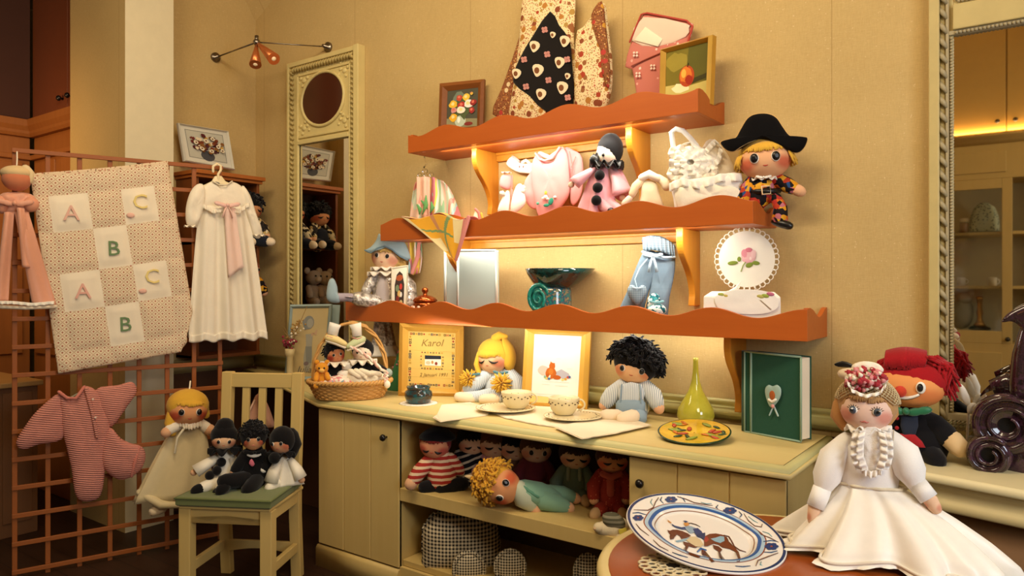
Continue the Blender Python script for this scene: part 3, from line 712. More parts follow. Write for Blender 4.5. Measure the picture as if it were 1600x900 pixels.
for x, y in ((995, 86), (999, 118), (1022, 106)):
    for k in range(4): b.ell(P(x+3.2*cos(k*1.57+.78), y+3.2*sin(k*1.57+.78), 0)*0 + d.P(x+3.2*cos(k*1.57+.78), y+3.2*sin(k*1.57+.78), -5), (.006, .002, .006), None, 8, 4)
b.build('stitched_flowers', d.t)
# ================================================================ MIDDLE SHELF
@memo
def bands(cols, sx, sz, warp=.6, rough=.75):
    m = NT('printed_scarf', rough, .25); v = m.co(scale=(sx, sx*.4, sz)); f = m.noise(v, 1, 2, .4)
    o = m.sep(v); g = m.math('FRACT', m.math('ADD', m.math('MULTIPLY', f, warp*3), m.math('MULTIPLY', o[0], .35)))
    m.col(m.ramp(g, [(i/len(cols), c) for i, c in enumerate(cols)], 'CONSTANT')); return m.m
PASTEL = bands(('E6C2B0', 'C8D4C0', 'E09A8E', 'EAD9BE', 'A8C8C8', 'D8848A', 'E8C85A', 'EBD3C4', '8FB08A'), 13, 3, .5)
LACE = cloth('F6F0E4', .9, .8, 220); LACE2 = cloth('EFE4D0', .9, .8, 160); PINK = cloth('E39C9A', .9); PINKS = satin('E6A2AC', .45)
def ruffle(d, name, pts, w, m, n=12, amp=3, dirn=(0, 1), parent=None, th=.6):
    """frill following px points pts, w px wide in direction dirn"""
    q = [V(p) if len(p) == 3 else V((*p, 0)) for p in pts]; L = len(q)-1
    def fn(u, v):
        f = u*L; i = min(int(f), L-1); p = q[i].lerp(q[i+1], f-i)
        return d.P(p.x + dirn[0]*w*v, p.y + dirn[1]*w*v, p.z + amp*(.25+v)*sin(u*n*2*pi) - amp*.6*v)
    b = B(m); b.sheet(fn, int(n*8), 4, th*d.k); return b.build(name, parent or d.t)
# pastel scarf hung from a clear hook under the highest shelf
P = PY(678, 2.98, SZ[2]); d = D('hanging_scarf', 'pastel scarf bunched on a clear hook above the left end of the middle shelf', P, cat='scarf')
def scarf(u, v):
    xt = 650+48*u; xb = 640+82*u; f = v**.7; x = xt+(xb-xt)*f; y = 278 + 66*v + 10*(abs(u-.45)*2)**2*(1-v) ; 
    return P(x, y, -9 + 9*sin(u*19+v*1.5)*(.45+.55*v) - 6*v)
b = B(PASTEL); b.sheet(scarf, 70, 14, .003); b.build('scarf_cloth', d.t)
b = B(cloth('E2B39A')); b.sheet(lambda u, v: P(652+20*u, 279+64*v, -20+4*sin(u*8)), 12, 8, .002); b.build('front_fold', d.t)
b = B(cloth('5E9458'))
for a, c in (((660, 338), (666, 308)), ((672, 336), (674, 318)), ((656, 338), (652, 322)), ((668, 330), (658, 316))): b.tube([P(*a, -27), P((a[0]+c[0])/2+3, (a[1]+c[1])/2, -28), P(*c, -27)], [.002, .012, .003], 8, .3)
b.build('leaf_print', d.t)
b = B(glass_mat()); b.tube([P(663, 245), P(664, 250), P(667, 256), P(662, 262)], .0035, 8); b.ell(P(664, 268, -4), .016, None, 8, 5); b.ell(P(656, 274, -5), .013, None, 8, 5); b.ell(P(674, 273, -5), .013, None, 8, 5); b.ell(P(665, 275, -8), .012, None, 8, 5); b.build('clear_hook', d.t)
# yellow scarf over the front of the shelf
YEL, YPALE, YGRN, YPNK, YRST = satin('EDAC22', .6), satin('F0DCA4', .6), satin('7E9A60', .6), satin('D88A84', .6), satin('C98A5A', .6)
P = PY(683, SY-.012, SZ[2], 0); d = D('draped_scarf', 'yellow checked scarf draped over the front of the middle shelf', P, cat='scarf')
def yel(u, v):
    xa = 629+107*u; ya = 339 + 4*sin(u*9); xb = 708+9*(u); yb = 407-5*(1-u)
    x = xa+(xb-xa)*v**1.05; y = ya+(yb-ya)*v*(1-.25*(1-u)*(1-v)); return P(x, y, -3 - 4*sin(u*11+v*2)*(.3+.5*v)*(1-v*.8) - 3*v)
def ymat(u, v):
    if u > .90: return YPNK
    if abs(u-.70+.32*v) < .028 or (abs(v-.42-.25*(u-.5)) < .03 and u > .12 and u < .75): return YGRN
    if abs(u-.43) < .03 and v < .45: return YRST
    if u < .12 or (u > .76 and v < .6) or (v > .55 and u < .36 and v < .86): return YPALE
    return YEL
b = B(YEL, YPALE, YGRN, YPNK, YRST); b.sheet(yel, 70, 40, .0025, ymat); b.build('hanging_point', d.t)
b = B(YEL, YPALE, YGRN, YPNK, YRST); b.sheet(lambda u, v: P(629+107*u, 339+4*sin(u*9), -3-4*sin(u*11)*.3) + V((0, .10*v, -.02*v + .035*sin(pi*min(1, v*1.2))*.25 + .006*sin(u*14))), 50, 8, .0025, lambda u, v: ymat(u, .05)); b.build('top_fold', d.t)
d.limb('pink_border', [(735, 340, -5), (728, 372, -8), (718, 406, -8)], [3.5, 4, 3], cloth('D88A84'), flat=.35)
# small folded remnant
P = PY(747, 2.93, SZ[2]); d = D('fabric_trinket', 'tiny pink and cream fabric trinket right of the yellow scarf', P, cat='trinket')
d.pillow('cream_point', [(738, 350), (743, 328), (748, 332), (752, 350)], 4, cloth('EFD9C0')); d.limb('pink_strip', [(743, 327, -3), (748, 332, -4), (750, 348, -4)], 2, cloth('CF8078')); d.limb('yellow_strip', [(752, 334, -2), (756, 348, -2)], 2, cloth('DDB04A'))
# white bib and booties left of the sweatshirt
P = PY(812, 3.055, SZ[2], 0); d = D('baby_bib', 'white baby bib with two tiny pink dots under the highest shelf', P, cat='bib')
o = d.pillow('bib_cloth', [(791, 256), (801, 244), (812, 254), (822, 256), (836, 255), (838, 270), (822, 271), (806, 268)], 4, LACE, sm=3)
for x in (814, 820): d.blob('pink_dot', (x, 261, -4), (1.4, 1, 1.8), cloth('8E6A60'), parent=o)
d.limb('neck_tie', [(801, 245, 0), (806, 247, -2), (812, 252, -2)], 2, cloth('E8B0A8'))
d.limb('bow_tie_end', [(818, 254, -3), (824, 251, -4), (829, 255, -3)], 2.4, LACE)
P = PY(790, 2.99, SZ[2]); d = D('baby_mitten', 'small pink knitted mitten hanging beside the left bracket', P, cat='mitten')
d.pillow('mitten_body', [(784, 274), (799, 275), (796, 296), (781, 291)], 5, PINK); d.ruff((791, 270, -2), 8, LACE, 'lace_cuff', 6); d.limb('ribbon', [(800, 275, -2), (800, 290, -1), (798, 306, -1)], 1.6, cloth('D8887C'))
P = PY(803, 2.95, SZ[2]); d = D('baby_booties', 'white knitted bib top with rosettes under the pink mitten', P, cat='baby top')
d.pillow('left_half', [(790, 300), (796, 300), (797, 316), (793, 334), (779, 334), (779, 322)], 7, LACE); d.pillow('right_half', [(806, 292), (815, 288), (820, 304), (821, 318), (810, 330), (799, 334), (798, 318)], 8, LACE, -3)
for c in ((785, 303, -6), (817, 294, -6), (816, 299, -8)): d.blob('rosette', c, (4.5, 3, 4), LACE2, fn=lambda q: 1+.25*sin(q.x*9)*sin(q.z*9))
d.limb('pink_ribbon', [(800, 298, -3), (800, 312, -4), (798, 326, -3)], 1.8, cloth('D27E72'))
# pink sweatshirt
P = PY(866, 3.01, SZ[2], 0); d = D('sweatshirt', 'pink baby sweatshirt with embroidered flower under the highest shelf', P, cat='sweatshirt')
bd = d.pillow('shirt_body', [(842, 240), (850, 250), (859, 253), (870, 249), (879, 231), (888, 240), (891, 262), (892, 300), (884, 318), (872, 332), (860, 342), (845, 340), (838, 312), (833, 262)], 8, PINK, -4, sm=3, wr=2.5, ws=18)
d.pillow('left_sleeve', [(836, 262), (840, 300), (838, 326), (823, 319), (818, 288), (826, 272)], 5, PINK, 2, wr=2); d.pillow('right_sleeve', [(881, 231), (894, 234), (908, 246), (909, 290), (903, 312), (891, 318), (888, 262)], 5, PINK, 3, wr=2.5, ws=24)
d.limb('neck_rib', [(842, 241, -9), (850, 250, -13), (859, 253, -14), (870, 249, -13), (879, 232, -9)], 2.0, cloth('DE9C98'), parent=bd)
d.limb('neck_inner', [(843, 240, 2), (858, 246, 3), (877, 233, 2)], 4, cloth('F4DCD2'))
for pts in (((893, 238, -6), (898, 262, -6), (893, 290, -4)), ((902, 246, -5), (896, 262, -6))): d.limb('sleeve_crease', pts, .9, cloth('C98078'))  # darker pink tubes paint the shade of the sleeve folds
for c, m_, r in (((861, 303, -15), cloth('E2B84A'), (2.6, 1.4, 3.5)), ((861, 309, -15.5), LACE, (4, 1.4, 3)), ((857, 311, -15), LACE, (3, 1.4, 2)), ((864, 312, -15), LACE, (3, 1.4, 2)), ((869, 316, -15), cloth('2E8A72'), (4.5, 1.4, 6)), ((862, 322, -15), cloth('2E8A72'), (6, 1.4, 2.6)), ((848, 319, -14), cloth('5E9E86'), (3, 1.2, 2.4)), ((874, 309, -13), LACE, (3, 1.2, 2))): d.blob('embroidery', c, r, m_, (0, .5, 0) if r[2] > 5 else None, bd, seg=10, rows=6)
# hooded clown doll
P = PY(940, 2.92, SZ[2]); d = D('hooded_doll', 'clown doll in pink satin with black hood and pompoms on the middle shelf', P)
d.skirt((938, 262, 0), (932, 340, 0), 12, 32, PINKS, 'satin_smock', 5, .14, .6)
def cone(name, pts, r, m): return d.limb(name, pts, r, m, round_=False, seg=16, flat=.55)
cone('left_sleeve', [(932, 262, -3), (918, 272, -6), (902, 284, -9), (898, 288, -9)], [7, 12, 18, 19], PINKS); d.blob('left_hand', (893, 290, -9), (5, 4, 5), PALE)
cone('right_sleeve', [(956, 262, 2), (964, 280, -4), (972, 300, -9), (973, 304, -9)], [8, 13, 22, 23], PINKS); d.blob('right_hand', (972, 310, -8), (5, 4, 5), PALE)
d.pillow('cape_fold', [(962, 262), (972, 266), (986, 298), (980, 316), (958, 306), (954, 280)], 6, PINKS, 4, wr=3, ws=30)
d.limb('left_leg', [(938, 318, -10), (946, 327, -22), (951, 331, -30)], [8, 8, 7], PINKS, ('shoe', BLACK, 6, 3)); d.limb('right_leg', [(952, 318, -8), (960, 325, -20), (966, 330, -30)], [8, 8, 7], PINKS, ('shoe', BLACK, 6, 3))
d.head((950, 240, -2), (18, 18, 23), PALE, eyes='dot', er=.15, gap=.36, ez=.0, mouth='small'); d.hair('cap', cloth('100E10', .7), 1.13, .24, .22, name='hood'); d.h.rotation_euler = (.2, .25, -.75)
d.ruff((948, 258, -2), 27, BLACK, 'ruff', 10, .35, .3); d.ruff((950, 262, -4), 24, BLACK, 'lower_ruff', 9, .35, .1); d.blob('rosette', (929, 252, -12), (8, 6, 9), BLACK, fn=lambda q: 1+.2*sin(q.x*12)*sin(q.z*12))
for c in ((937, 276, -16), (934, 296, -22), (932, 316, -26)): d.blob('pompom', c, 8, cloth('0C0A0C', bump=1), seg=14, rows=9)
# cream knitted top
CRM = cloth('F2E4C8', .9, .6, 260); P = PY(1015, 2.95, SZ[2]); d = D('baby_vest', 'small cream knitted baby vest between pink clown doll and lace bag', P, cat='baby top')
d.pillow('body', [(1004, 284), (1024, 284), (1030, 302), (1037, 330), (1000, 330), (1001, 306)], 8, CRM); d.limb('collar_roll', [(1003, 278, -4), (1014, 273, -6), (1028, 280, -5)], [6, 7, 6], LACE); d.limb('right_sleeve', [(1028, 278, -2), (1038, 285, -4), (1041, 292, -5)], [6, 7, 7], CRM); d.limb('left_sleeve', [(1001, 284, 0), (993, 292, -3), (988, 304, -4)], [7, 7, 6], cloth('EBD3AE')); d.limb('left_cuff', [(984, 310, -4), (976, 318, -5)], [5, 5], cloth('F0D8C0'))
# lace bag and cushion
P = PY(1083, 2.93, SZ[2]); d = D('lace_bag', 'white lace drawstring bag with tall loop handle on the middle shelf', P, cat='bag')
d.limb('handle', [(1056, 250, 0), (1052, 228, 0), (1049, 207, -2), (1056, 202, -3), (1067, 205, -4), (1078, 216, -4), (1088, 228, -4), (1094, 240, -2)], 4.2, LACE, flat=.5)
d.blob('gathered_body', (1086, 258, 4), (38, 18, 32), LACE, fn=lambda q: 1+.05*sin(q.x*14+q.z*7)+.06*sin(q.z*17+q.x*5))
for r_, n_, dd in ((33, 9, -10), (25, 8, -15), (16, 7, -19)): d.ruff((1079, 257, dd), r_, LACE, 'lace_rosette', n_, .30, .2, 82)
for c in ((1060, 240, -8), (1105, 268, -10), (1058, 272, -8)): d.ruff(c, 16, LACE2, 'lace_rosette', 6, .4, .2, 75)
ruffle(d, 'side_frill', [(1098, 238, -10), (1108, 225, -6), (1116, 218, -4), (1124, 228, -2), (1120, 246, -4), (1108, 262, -8)], 12, LACE, 9, 3.5, (.5, .6)); d.pillow('back_panel', [(1098, 228), (1116, 216), (1138, 240), (1150, 270), (1140, 290), (1090, 290)], 10, LACE2, 10); d.limb('ribbon', [(1070, 225, 2), (1080, 222, 1), (1085, 234, 0)], 5, LACE2, flat=.4)
P = PY(1100, 2.89, SZ[2]); d = D('lace_cushion', 'plump white lace edged cushion lying under the lace bag', P, cat='cushion')
d.pillow('cushion_body', [(1050, 284), (1080, 280), (1120, 274), (1152, 270), (1162, 290), (1160, 330), (1112, 338), (1062, 338), (1052, 310)], 18, LACE, sm=4, wr=9, ws=26); ruffle(d, 'lace_edge', [(1046, 288, -12), (1066, 280, -19), (1094, 286, -22), (1124, 274, -20), (1158, 272, -12)], 13, LACE, 6.3, 5, (.1, 1), None, .7); d.pillow('folded_tulle', [(1056, 300), (1090, 290), (1130, 292), (1156, 300), (1150, 334), (1070, 336)], 8, LACE2, -16, wr=8, ws=30)
# patchwork doll with black hat
HQ = patches(('D8921E', '151015', 'B03A22', 'D9A52A', '1C1416', 'B66A78', 'C8641E', '274A7E', '120E12', 'D8A030', 'A8302A', '1A1416'), 55)
P = PY(1188, 2.955, SZ[2]); d = D('patchwork_doll', 'blond doll in diamond patchwork and big black hat on the middle shelf', P)
d.limb('patchwork_body', [(1176, 334, 0), (1180, 318, -2), (1192, 300, -2), (1195, 286, 0)], [14, 16, 24, 16], HQ); d.limb('belt', [(1174, 300, -14), (1186, 302, -23), (1197, 302, -25), (1208, 301, -22), (1218, 299, -10)], 3.2, BLACK, flat=1.3)
d.limb('buckle', [(1190, 295, -29), (1203, 294, -29), (1204, 306, -29), (1191, 307, -29), (1190, 295, -29)], 1.2, cloth('E2C49A'))
d.limb('left_arm', [(1180, 278, -2), (1168, 296, -6), (1160, 318, -12)], [10, 12, 11], HQ, ('hand', SKINS, 9)); d.limb('right_arm', [(1212, 280, -2), (1230, 290, -4), (1240, 295, -6)], [11, 12, 10], HQ, ('hand', SKINS, (9, 9, 13), -1))
d.limb('left_leg', [(1174, 330, -8), (1168, 334, -24), (1164, 334, -34)], [11, 11, 10], HQ, ('boot', BLACK, 9)); lg = d.limb('right_leg', [(1200, 308, -8), (1212, 312, -16), (1219, 326, -20), (1218, 344, -20)], [9, 9, 10, 12], HQ)
d.limb('boot', [(1210, 348, -20), (1222, 352, -27), (1232, 355, -30)], [5.5, 6.5, 6], BLACK, parent=lg)
d.head((1195, 251, -6), (38, 33, 31), roll=-4, gap=.40, ez=-.02, er=.2, mouth='small'); d.hair('yarn', cloth('D9A93C', .9, .9, 120), 1.06, .18, .16, 70, .30, fringe=(.30, .6))
b = B(BLACK); hp = [(1127, 226), (1134, 236), (1146, 240), (1156, 234), (1170, 226), (1190, 221), (1212, 226), (1228, 237), (1245, 242), (1256, 233), (1260, 219), (1246, 221), (1232, 215), (1222, 202), (1212, 188), (1198, 182), (1180, 183), (1168, 190), (1158, 206), (1150, 219), (1138, 222)]
hat = d.pillow('bicorne_hat', hp, 13, cloth('0B090A', .95, .3, 500, .02), -20, sm=4); d.limb('hat_trim', [(x, y, -19) for x, y in [smooth2d(hp, 3)[i] for i in range(63)]] + [(1127, 226, -19)], 1.0, cloth('D8B070'), parent=hat)
d.ruff((1194, 281, -8), 20, LACE, 'lace_collar', 8, .25, .3); d.bow((1193, 280, -24), 12, LACE)
# ================================================================ LOWEST SHELF
SILV = NT('silver_lame', .32, .5, .45); _v = SILV.co(); _f = SILV.noise(_v, 42, 4); SILV.col(SILV.ramp(_f, [(.34, '857C74'), (.5, 'C4BAB0'), (.62, 'F4EEE6')])); SILV.bump(SILV.noise(_v, 42, 3), .9, .012); SILV = SILV.m
BLUEH = cloth('9DB4BE', .85); HAIRB = cloth('D8B268', .9, .9, 120)
P = PY(603, 2.92, SZ[3]); d = D('blue_hat_doll', 'blond doll in silver suit and floppy blue hat sitting on the lowest shelf', P)
d.limb('silver_body', [(604, 480, 0), (604, 455, 0), (604, 428, 2)], [25, 23, 17], SILV); d.limb('lilac_waistcoat', [(600, 478, -14), (599, 455, -14), (600, 434, -9)], [12, 12, 8], cloth('C4BABC'))
d.limb('left_arm', [(588, 428, 0), (578, 444, -6), (572, 455, -8)], [9, 9, 8], SILV, ('hand', SKINS, 5)); d.limb('right_arm', [(622, 428, 2), (636, 448, 0), (640, 474, -6)], [11, 15, 13], SILV, ('cuff', LACE, 8))
lg = d.limb('stretched_leg', [(602, 474, -14), (580, 470, -20), (560, 466, -24)], [12, 11, 11], SILV); d.limb('stocking', [(560, 466, -24), (545, 464, -27), (528, 464, -30)], [7, 6.5, 6.5], cloth('A89CA6'), parent=lg)
d.skirt((562, 466, -24), (548, 463, -26), 8, 14, SILV, 'trouser_frill', 5, .16, .9, 30, 4, parent=lg)
d.pillow('blue_boot', [(513, 452), (517, 437), (524, 436), (529, 448), (530, 458), (534, 464), (532, 472), (520, 472), (513, 466)], 8, BLUEH, -30, lg)
d.limb('folded_leg', [(610, 476, -10), (612, 478, -26), (600, 478, -36)], [12, 12, 10], SILV)
d.head((603, 401, -4), (22, 20, 21), SKINP, roll=6, yaw=-18, gap=.36, er=.14, ez=.02); d.hair('bob', HAIRB, 1.1, .22, .05, 40, .3); d.limb('side_hair', [(618, 396, 0), (626, 408, 0), (630, 418, 2)], [8, 9, 6], HAIRB)
hp = [(571, 392), (578, 396), (588, 390), (598, 386), (610, 390), (622, 400), (634, 406), (641, 404), (637, 390), (630, 378), (612, 376), (598, 370), (592, 366), (588, 376), (580, 386)]
ht = d.pillow('floppy_hat', hp, 11, BLUEH, -14, sm=4, wr=3); d.limb('hat_edge', [(571, 392, -20), (580, 396, -26), (590, 389, -29), (600, 386, -30), (612, 391, -29), (624, 401, -26), (636, 407, -20)], 1.3, cloth('6E8896'), parent=ht)
for k, (y, r) in enumerate(((420, 24), (428, 29))): d.ruff((603, y, -4), r, cloth('EEE4D6'), 'ruffled_collar', 9, .2, .25)
# silver outfit hanging below the shelf
P = PY(598, 2.95, .95); d = D('hanging_doll_outfit', 'silver doll outfit with white frilled hem hanging below the lowest shelf', P, cat='doll outfit')
d.skirt((598, 498, 0), (600, 546, 0), 13, 19, SILV, 'silver_skirt', 6, .16, .5); d.skirt((600, 540, -1), (601, 556, -1), 19, 27, LACE, 'white_frill', 9, .12, .5, 60, 5); d.limb('hanging_loop', [(592, 500, 0), (595, 494, 0), (600, 500, 0)], 1.2, LACE)
# collage card
art = [(fl('D8CDB8'), FULL), (fl('3A2A22'), [(.18, .1), (.82, .1), (.84, .62), (.7, .86), (.5, .93), (.3, .86), (.16, .62)]), (fl('9A4A24'), circ(.5, .78, .24, .07, 12)), (fl('6E7A5A'), circ(.35, .55, .13, .08)), (fl('B4372C'), circ(.6, .58, .1, .07)), (fl('C8A05A'), circ(.48, .42, .12, .08)), (fl('D8D0C0'), circ(.62, .4, .08, .06)), (fl('7A2C22'), circ(.38, .3, .12, .08)), (fl('C9B27A'), circ(.62, .22, .12, .06)), (fl('4E6A7A'), circ(.44, .18, .09, .05))]
P = PY(626, 2.865, SZ[3]); frame_picture('collage_card', 'small arched collage card leaning against the blue hat doll', P, [(611, 418), (638, 414), (636, 490), (611, 490)], [(613, 421), (636, 417), (634, 488), (613, 488)], .006, plain('CFC4AC', .6), art, 'card')
# pastel scarf hanging from the middle shelf
P = PY(645, 3.0, 1.45); d = D('hanging_scarf', 'pastel scarf hanging on the wall behind the blue hat doll', P, cat='scarf'); b = B(PASTEL)
b.sheet(lambda u, v: P(636+19*u + 4*sin(v*3), 366+64*v*(1-.12*abs(u-.5)), 5*sin(u*9+v)), 24, 14, .003); b.build('scarf_cloth', d.t); d.limb('pink_edge', [(655, 372, -3), (653, 400, -5), (644, 426, -5)], [2.5, 3.5, 3], cloth('D4887E'), flat=.4)
# copper pot
COP = plain('A8501E', .18, .5, .75, .25); P = PY(664, 2.86, SZ[3]); t = thing('copper_pot', 'small round copper pot with knobbed lid beside the silver albums', 'pot', P.loc, P.rz); k = P.k
B(COP).lathe([(9*k, 0), (16*k, 2*k), (19*k, 10*k), (19.5*k, 22*k), (17*k, 27*k)], 24).build('pot_body', t); B(COP).lathe([(19*k, 27*k), (19.5*k, 29*k), (16*k, 33*k), (9*k, 36*k), (4*k, 37*k), (3*k, 40*k), (5.5*k, 43*k), (5*k, 47*k), (1*k, 49*k)], 24).build('lid', t)
b = B(plain('E0B8A0', .3, .5, .3)); [b.ell((19.6*k*cos(a), 19.6*k*sin(a), 18*k), (3*k, 3*k, 3*k), None, 8, 5) for a in [2*pi*q/12 for q in range(12)]]; b.build('stud_ring', t)
# two silver grey albums
def album(label, P, quad, th, cm, edge, spine=None):
    t = thing('photo_album', label, 'album', P.loc, P.rz, 'photo albums'); q = [P(*p) for p in quad]; dv = V((0, th, 0))
    b = B(cm); b.rings([[p for p in q], [p+V((0, .004, 0)) for p in q]]); b.rings([[p+dv for p in q], [p+dv+V((0, .004, 0)) for p in q]])
    [setattr(f, 'smooth', False) for f in b.bm.faces]; b.build('cover', t)
    c = sum(q, V())/4; i = [c+(p-c)*.965 for p in q]; b = B(cloth('E9DCC4', .8, .5, 300)); b.rings([[p+V((0, .004, 0)) for p in i], [p+dv for p in i]]); [setattr(f, 'smooth', False) for f in b.bm.faces]; b.build('pages', t)
    b = B(edge); c2 = [p+V((0, -.002, 0)) for p in q]
    for a, e in zip(c2, c2[1:]+c2[:1]): b.tube([a, e], .004, 6)
    b.build('braid_edge', t)
    b = B(cm if not spine else spine); b.tube([q[0]+dv*.5, q[3]+dv*.5], th*.55, 10); b.build('spine', t); return t, q
GREY = NT('silver_grey_silk', .45, .4, .25); GREY.col('A9B3AE'); GREY.bump(GREY.noise(GREY.co(), 500), .3, .001); GREY = GREY.m
album('silver grey album with braided edge standing on the lowest shelf, frontmost', PY(745, 2.88, SZ[3], radians(12)), [(716, 391), (775, 391), (776, 490), (716, 496)], .028, GREY, cloth('D8DAD2'))
album('silver grey album half hidden behind the other grey album', PY(710, 2.965, SZ[3], radians(24)), [(697, 392), (735, 392), (735, 492), (697, 494)], .03, GREY, cloth('D8DAD2'))
# teal pedestal bowl
TEAL = glaze(('0E2A2E', '1E6A66', '12303A', '2A8A7A', '3A3020'), 26, .12); TEALD = glaze(('0C1E1C', '123A36', '1A1C14', '14453E'), 14, .08)
P = PY(868, 2.93, SZ[3]); t = thing('pedestal_bowl', 'teal glazed bowl with pouring lip on a coiled pedestal', 'bowl', P.loc, P.rz); k = P.k; z0 = P(868, 420).z; T = M.Translation((P(868, 420).x, 0, 0))
def lip(a, z): return 1 + (.30*max(0, cos(a-.0))**3)*min(1, max(0, (z-(z0-.085))/.085))
pr = [(20*k, z0-.095), (29*k, z0-.088), (37*k, z0-.062), (44*k, z0-.028), (48*k, z0), (46.5*k, z0+.002), (44*k, z0-.006), (30*k, z0-.05), (8*k, z0-.06)]
B(TEALD).lathe(pr, 40, (0, 0, 0), T, lip).build('bowl', t)
PED = glaze(('103038', '1F7A70', '1E3A5A', '8A7A4A', '1A6A66'), 60, .12); B(PED).lathe([(33*k, 0), (34*k, .01), (31*k, .05), (30*k, z0-.11), (28*k, z0-.08)], 32, (0, 0, 0), M.Translation((P(863, 470).x, 0, 0))).build('pedestal', t)
b = B(glaze(('0F4A4A', '1F8A7A', '164A50'), 30, .1)); c = P(841, 466, -26); b.tube([c + V((cos(a)*(17-a*1.15)*k, -.002*a*.3, sin(a)*(24-a*1.6)*k)) for a in [q*.35 for q in range(40)]], [.011-.00018*q for q in range(40)], 10); b.ell(c+V((0, .012, 0)), (15*k, .012, 22*k)); b.build('spiral_scroll', t)
# gingham trousers
GB = gingham('A4B4C0', '62788A', 130); GBL = gingham('8FA3B4', '4F667A', 190)
P = PY(1018, 2.96, SZ[3]); d = D('baby_trousers', 'blue gingham baby trousers with satin bow standing on the lowest shelf', P, cat='trousers')
d.pillow('left_leg', [(1008, 392), (1028, 396), (1030, 420), (1014, 455), (1000, 495), (965, 495), (980, 455), (995, 415)], 9, GBL, wr=3, ws=20); d.pillow('right_leg', [(1022, 394), (1052, 400), (1054, 425), (1046, 465), (1040, 500), (1008, 500), (1016, 450), (1020, 420)], 9, GBL, -3, wr=4, ws=22)
ruffle(d, 'waist_frill', [(1004, 371, -6), (1016, 369, -12), (1030, 371, -14), (1045, 377, -12), (1054, 383, -6)], 22, GB, 9, 2.5, (.06, 1)); d.pillow('waist_inner', [(1004, 371), (1030, 368), (1054, 382), (1050, 392), (1010, 386)], 5, gingham('8C9AA4', '4E5C68', 130), 4); d.limb('drawstring', [(1004, 394, -12), (1020, 398, -16), (1038, 403, -16), (1054, 402, -10)], 2, satin('A9C4D8'))
d.bow((1020, 400, -19), 16, satin('B4CEE0'), 'satin_bow', None, 1.6)
ht = [(996, 478), (984, 466), (980, 454), (984, 446), (991, 446), (996, 452), (1001, 446), (1008, 447), (1011, 456), (1006, 468)]
P = PY(996, 2.90, SZ[3]); d = D('heart_sachet', 'small grey gingham heart sachet hung on the blue trousers', P, cat='sachet'); d.pillow('heart', ht, 9, GB, -4, sm=3); d.limb('ribbon', [(996, 452, -10), (992, 436, -8), (1000, 418, -4), (1012, 404, -2)], 1.0, satin('B4CEE0')); d.bow((996, 450, -14), 9, satin('B4CEE0'))
P = PY(1024, 2.87, SZ[3]); d = D('knitted_bootee', 'teal and white knitted bootee at the foot of the blue trousers', P, cat='bootee'); KT = patches(('2E7F8A', 'DDE8E4', '4AA0A8', '1E5A68', 'E6EEE8'), 90)
d.blob('foot', (1026, 484, -2), (15, 14, 10), KT); d.limb('cuff', [(1020, 478, 0), (1022, 468, 2)], [9, 10], KT); d.bow((1026, 472, -10), 12, satin('7FB8C4'))
# round rose cloth
P = PY(1167, 3.0, SZ[3]); d = D('round_doily', 'round white scalloped cloth embroidered with a pink rose on the wall', P, cat='doily'); WC = cloth('F3ECDC'); RW = [P(1167+44*cos(a), 405-44*sin(a)) for a in [2*pi*q/48 for q in range(48)]]
b = B(WC); b.rings([RW, [p+V((0, -.004, 0)) for p in RW]]); b.build('cloth_disc', d.t)
b = B(WC)
for q in range(34):
    a = 2*pi*(q+.5)/34; c = (1167+45.5*cos(a), 405-45.5*sin(a)); b.tube([P(c[0]+5*cos(w), c[1]-5*sin(w), -1) for w in [a-1.9+3.8*j/7 for j in range(8)]], .8*d.k, 5)
b.build('lace_loops', d.t)
def petal(c, r, col, ro, nm='rose_petal'): return d.blob(nm, (*c, -2.2), (r[0], .8, r[1]), cloth(col), (0, radians(ro), 0), seg=12, rows=8)
for c, r, col, ro in (((1170, 400), (11, 12), 'E4B4B4', 0), ((1165, 398), (6, 9), 'D98E98', -20), ((1175, 399), (6, 9), 'E8C0BE', 20), ((1170, 392), (6, 5), 'CF7886', 0), ((1172, 403), (5, 6), 'F0D6D0', 0), ((1168, 407), (8, 4), 'E2A8AE', 10)): petal(c, r, col, ro)
for c, r, ro in (((1145, 411), (8, 3.2), -5), ((1171, 414), (6, 4), -25), ((1181, 411), (6, 3.2), 10), ((1155, 405), (3, 4), 0)): petal(c, r, '7E8E3A', ro, 'leaf')
d.limb('stem', [(1166, 408, -2), (1161, 415, -2), (1158, 424, -2)], .8, cloth('8E9A50'))
# boxed folded linen
P = PY(1160, 2.89, SZ[3]); d = D('linen_box', 'white folded linen packet with floral corners under the round rose cloth', P, cat='linen'); LN2 = cloth('F6F1E8', .8)
b = B(LN2); top = [P(1100, 462, -20), P(1219, 463, -20), P(1212, 456, 24), P(1110, 455, 24)]; bot = [P(1099, 502, -20), P(1220, 502, -20), P(1212, 502, 24), P(1110, 502, 24)]; b.rings([bot, top]); [setattr(f, 'smooth', False) for f in b.bm.faces]; b.build('packet', d.t, bevel=.006)
d.limb('folded_peak', [(1140, 458, 2), (1150, 450, 2), (1156, 442, 2)], [10, 6, 2], LN2, flat=.4); d.pillow('napkin', [(1118, 463), (1152, 452), (1204, 457), (1216, 478), (1190, 490), (1130, 486)], 1.2, LN2, -22, wr=2, ws=20); d.limb('crease', [(1188, 468, -24), (1204, 482, -24)], .8, cloth('D8D0C0'))  # the thin darker tube paints the shade along the linen fold
for c, m_ in (((1128, 460, -22), 'A8AE5A'), ((1135, 462, -22), 'C9B45A'), ((1195, 462, -22), '9AA848'), ((1203, 459, -22), 'C0708A'), ((1188, 463, -22), 'B8B060')): d.blob('floral_print', c, (6, 1.5, 3), cloth(m_), (0, .2, 0), seg=10, rows=6)
# ================================================================ ON THE WORKTOP
CZ = CTZ
BLU = plain('93A5A4', .5)
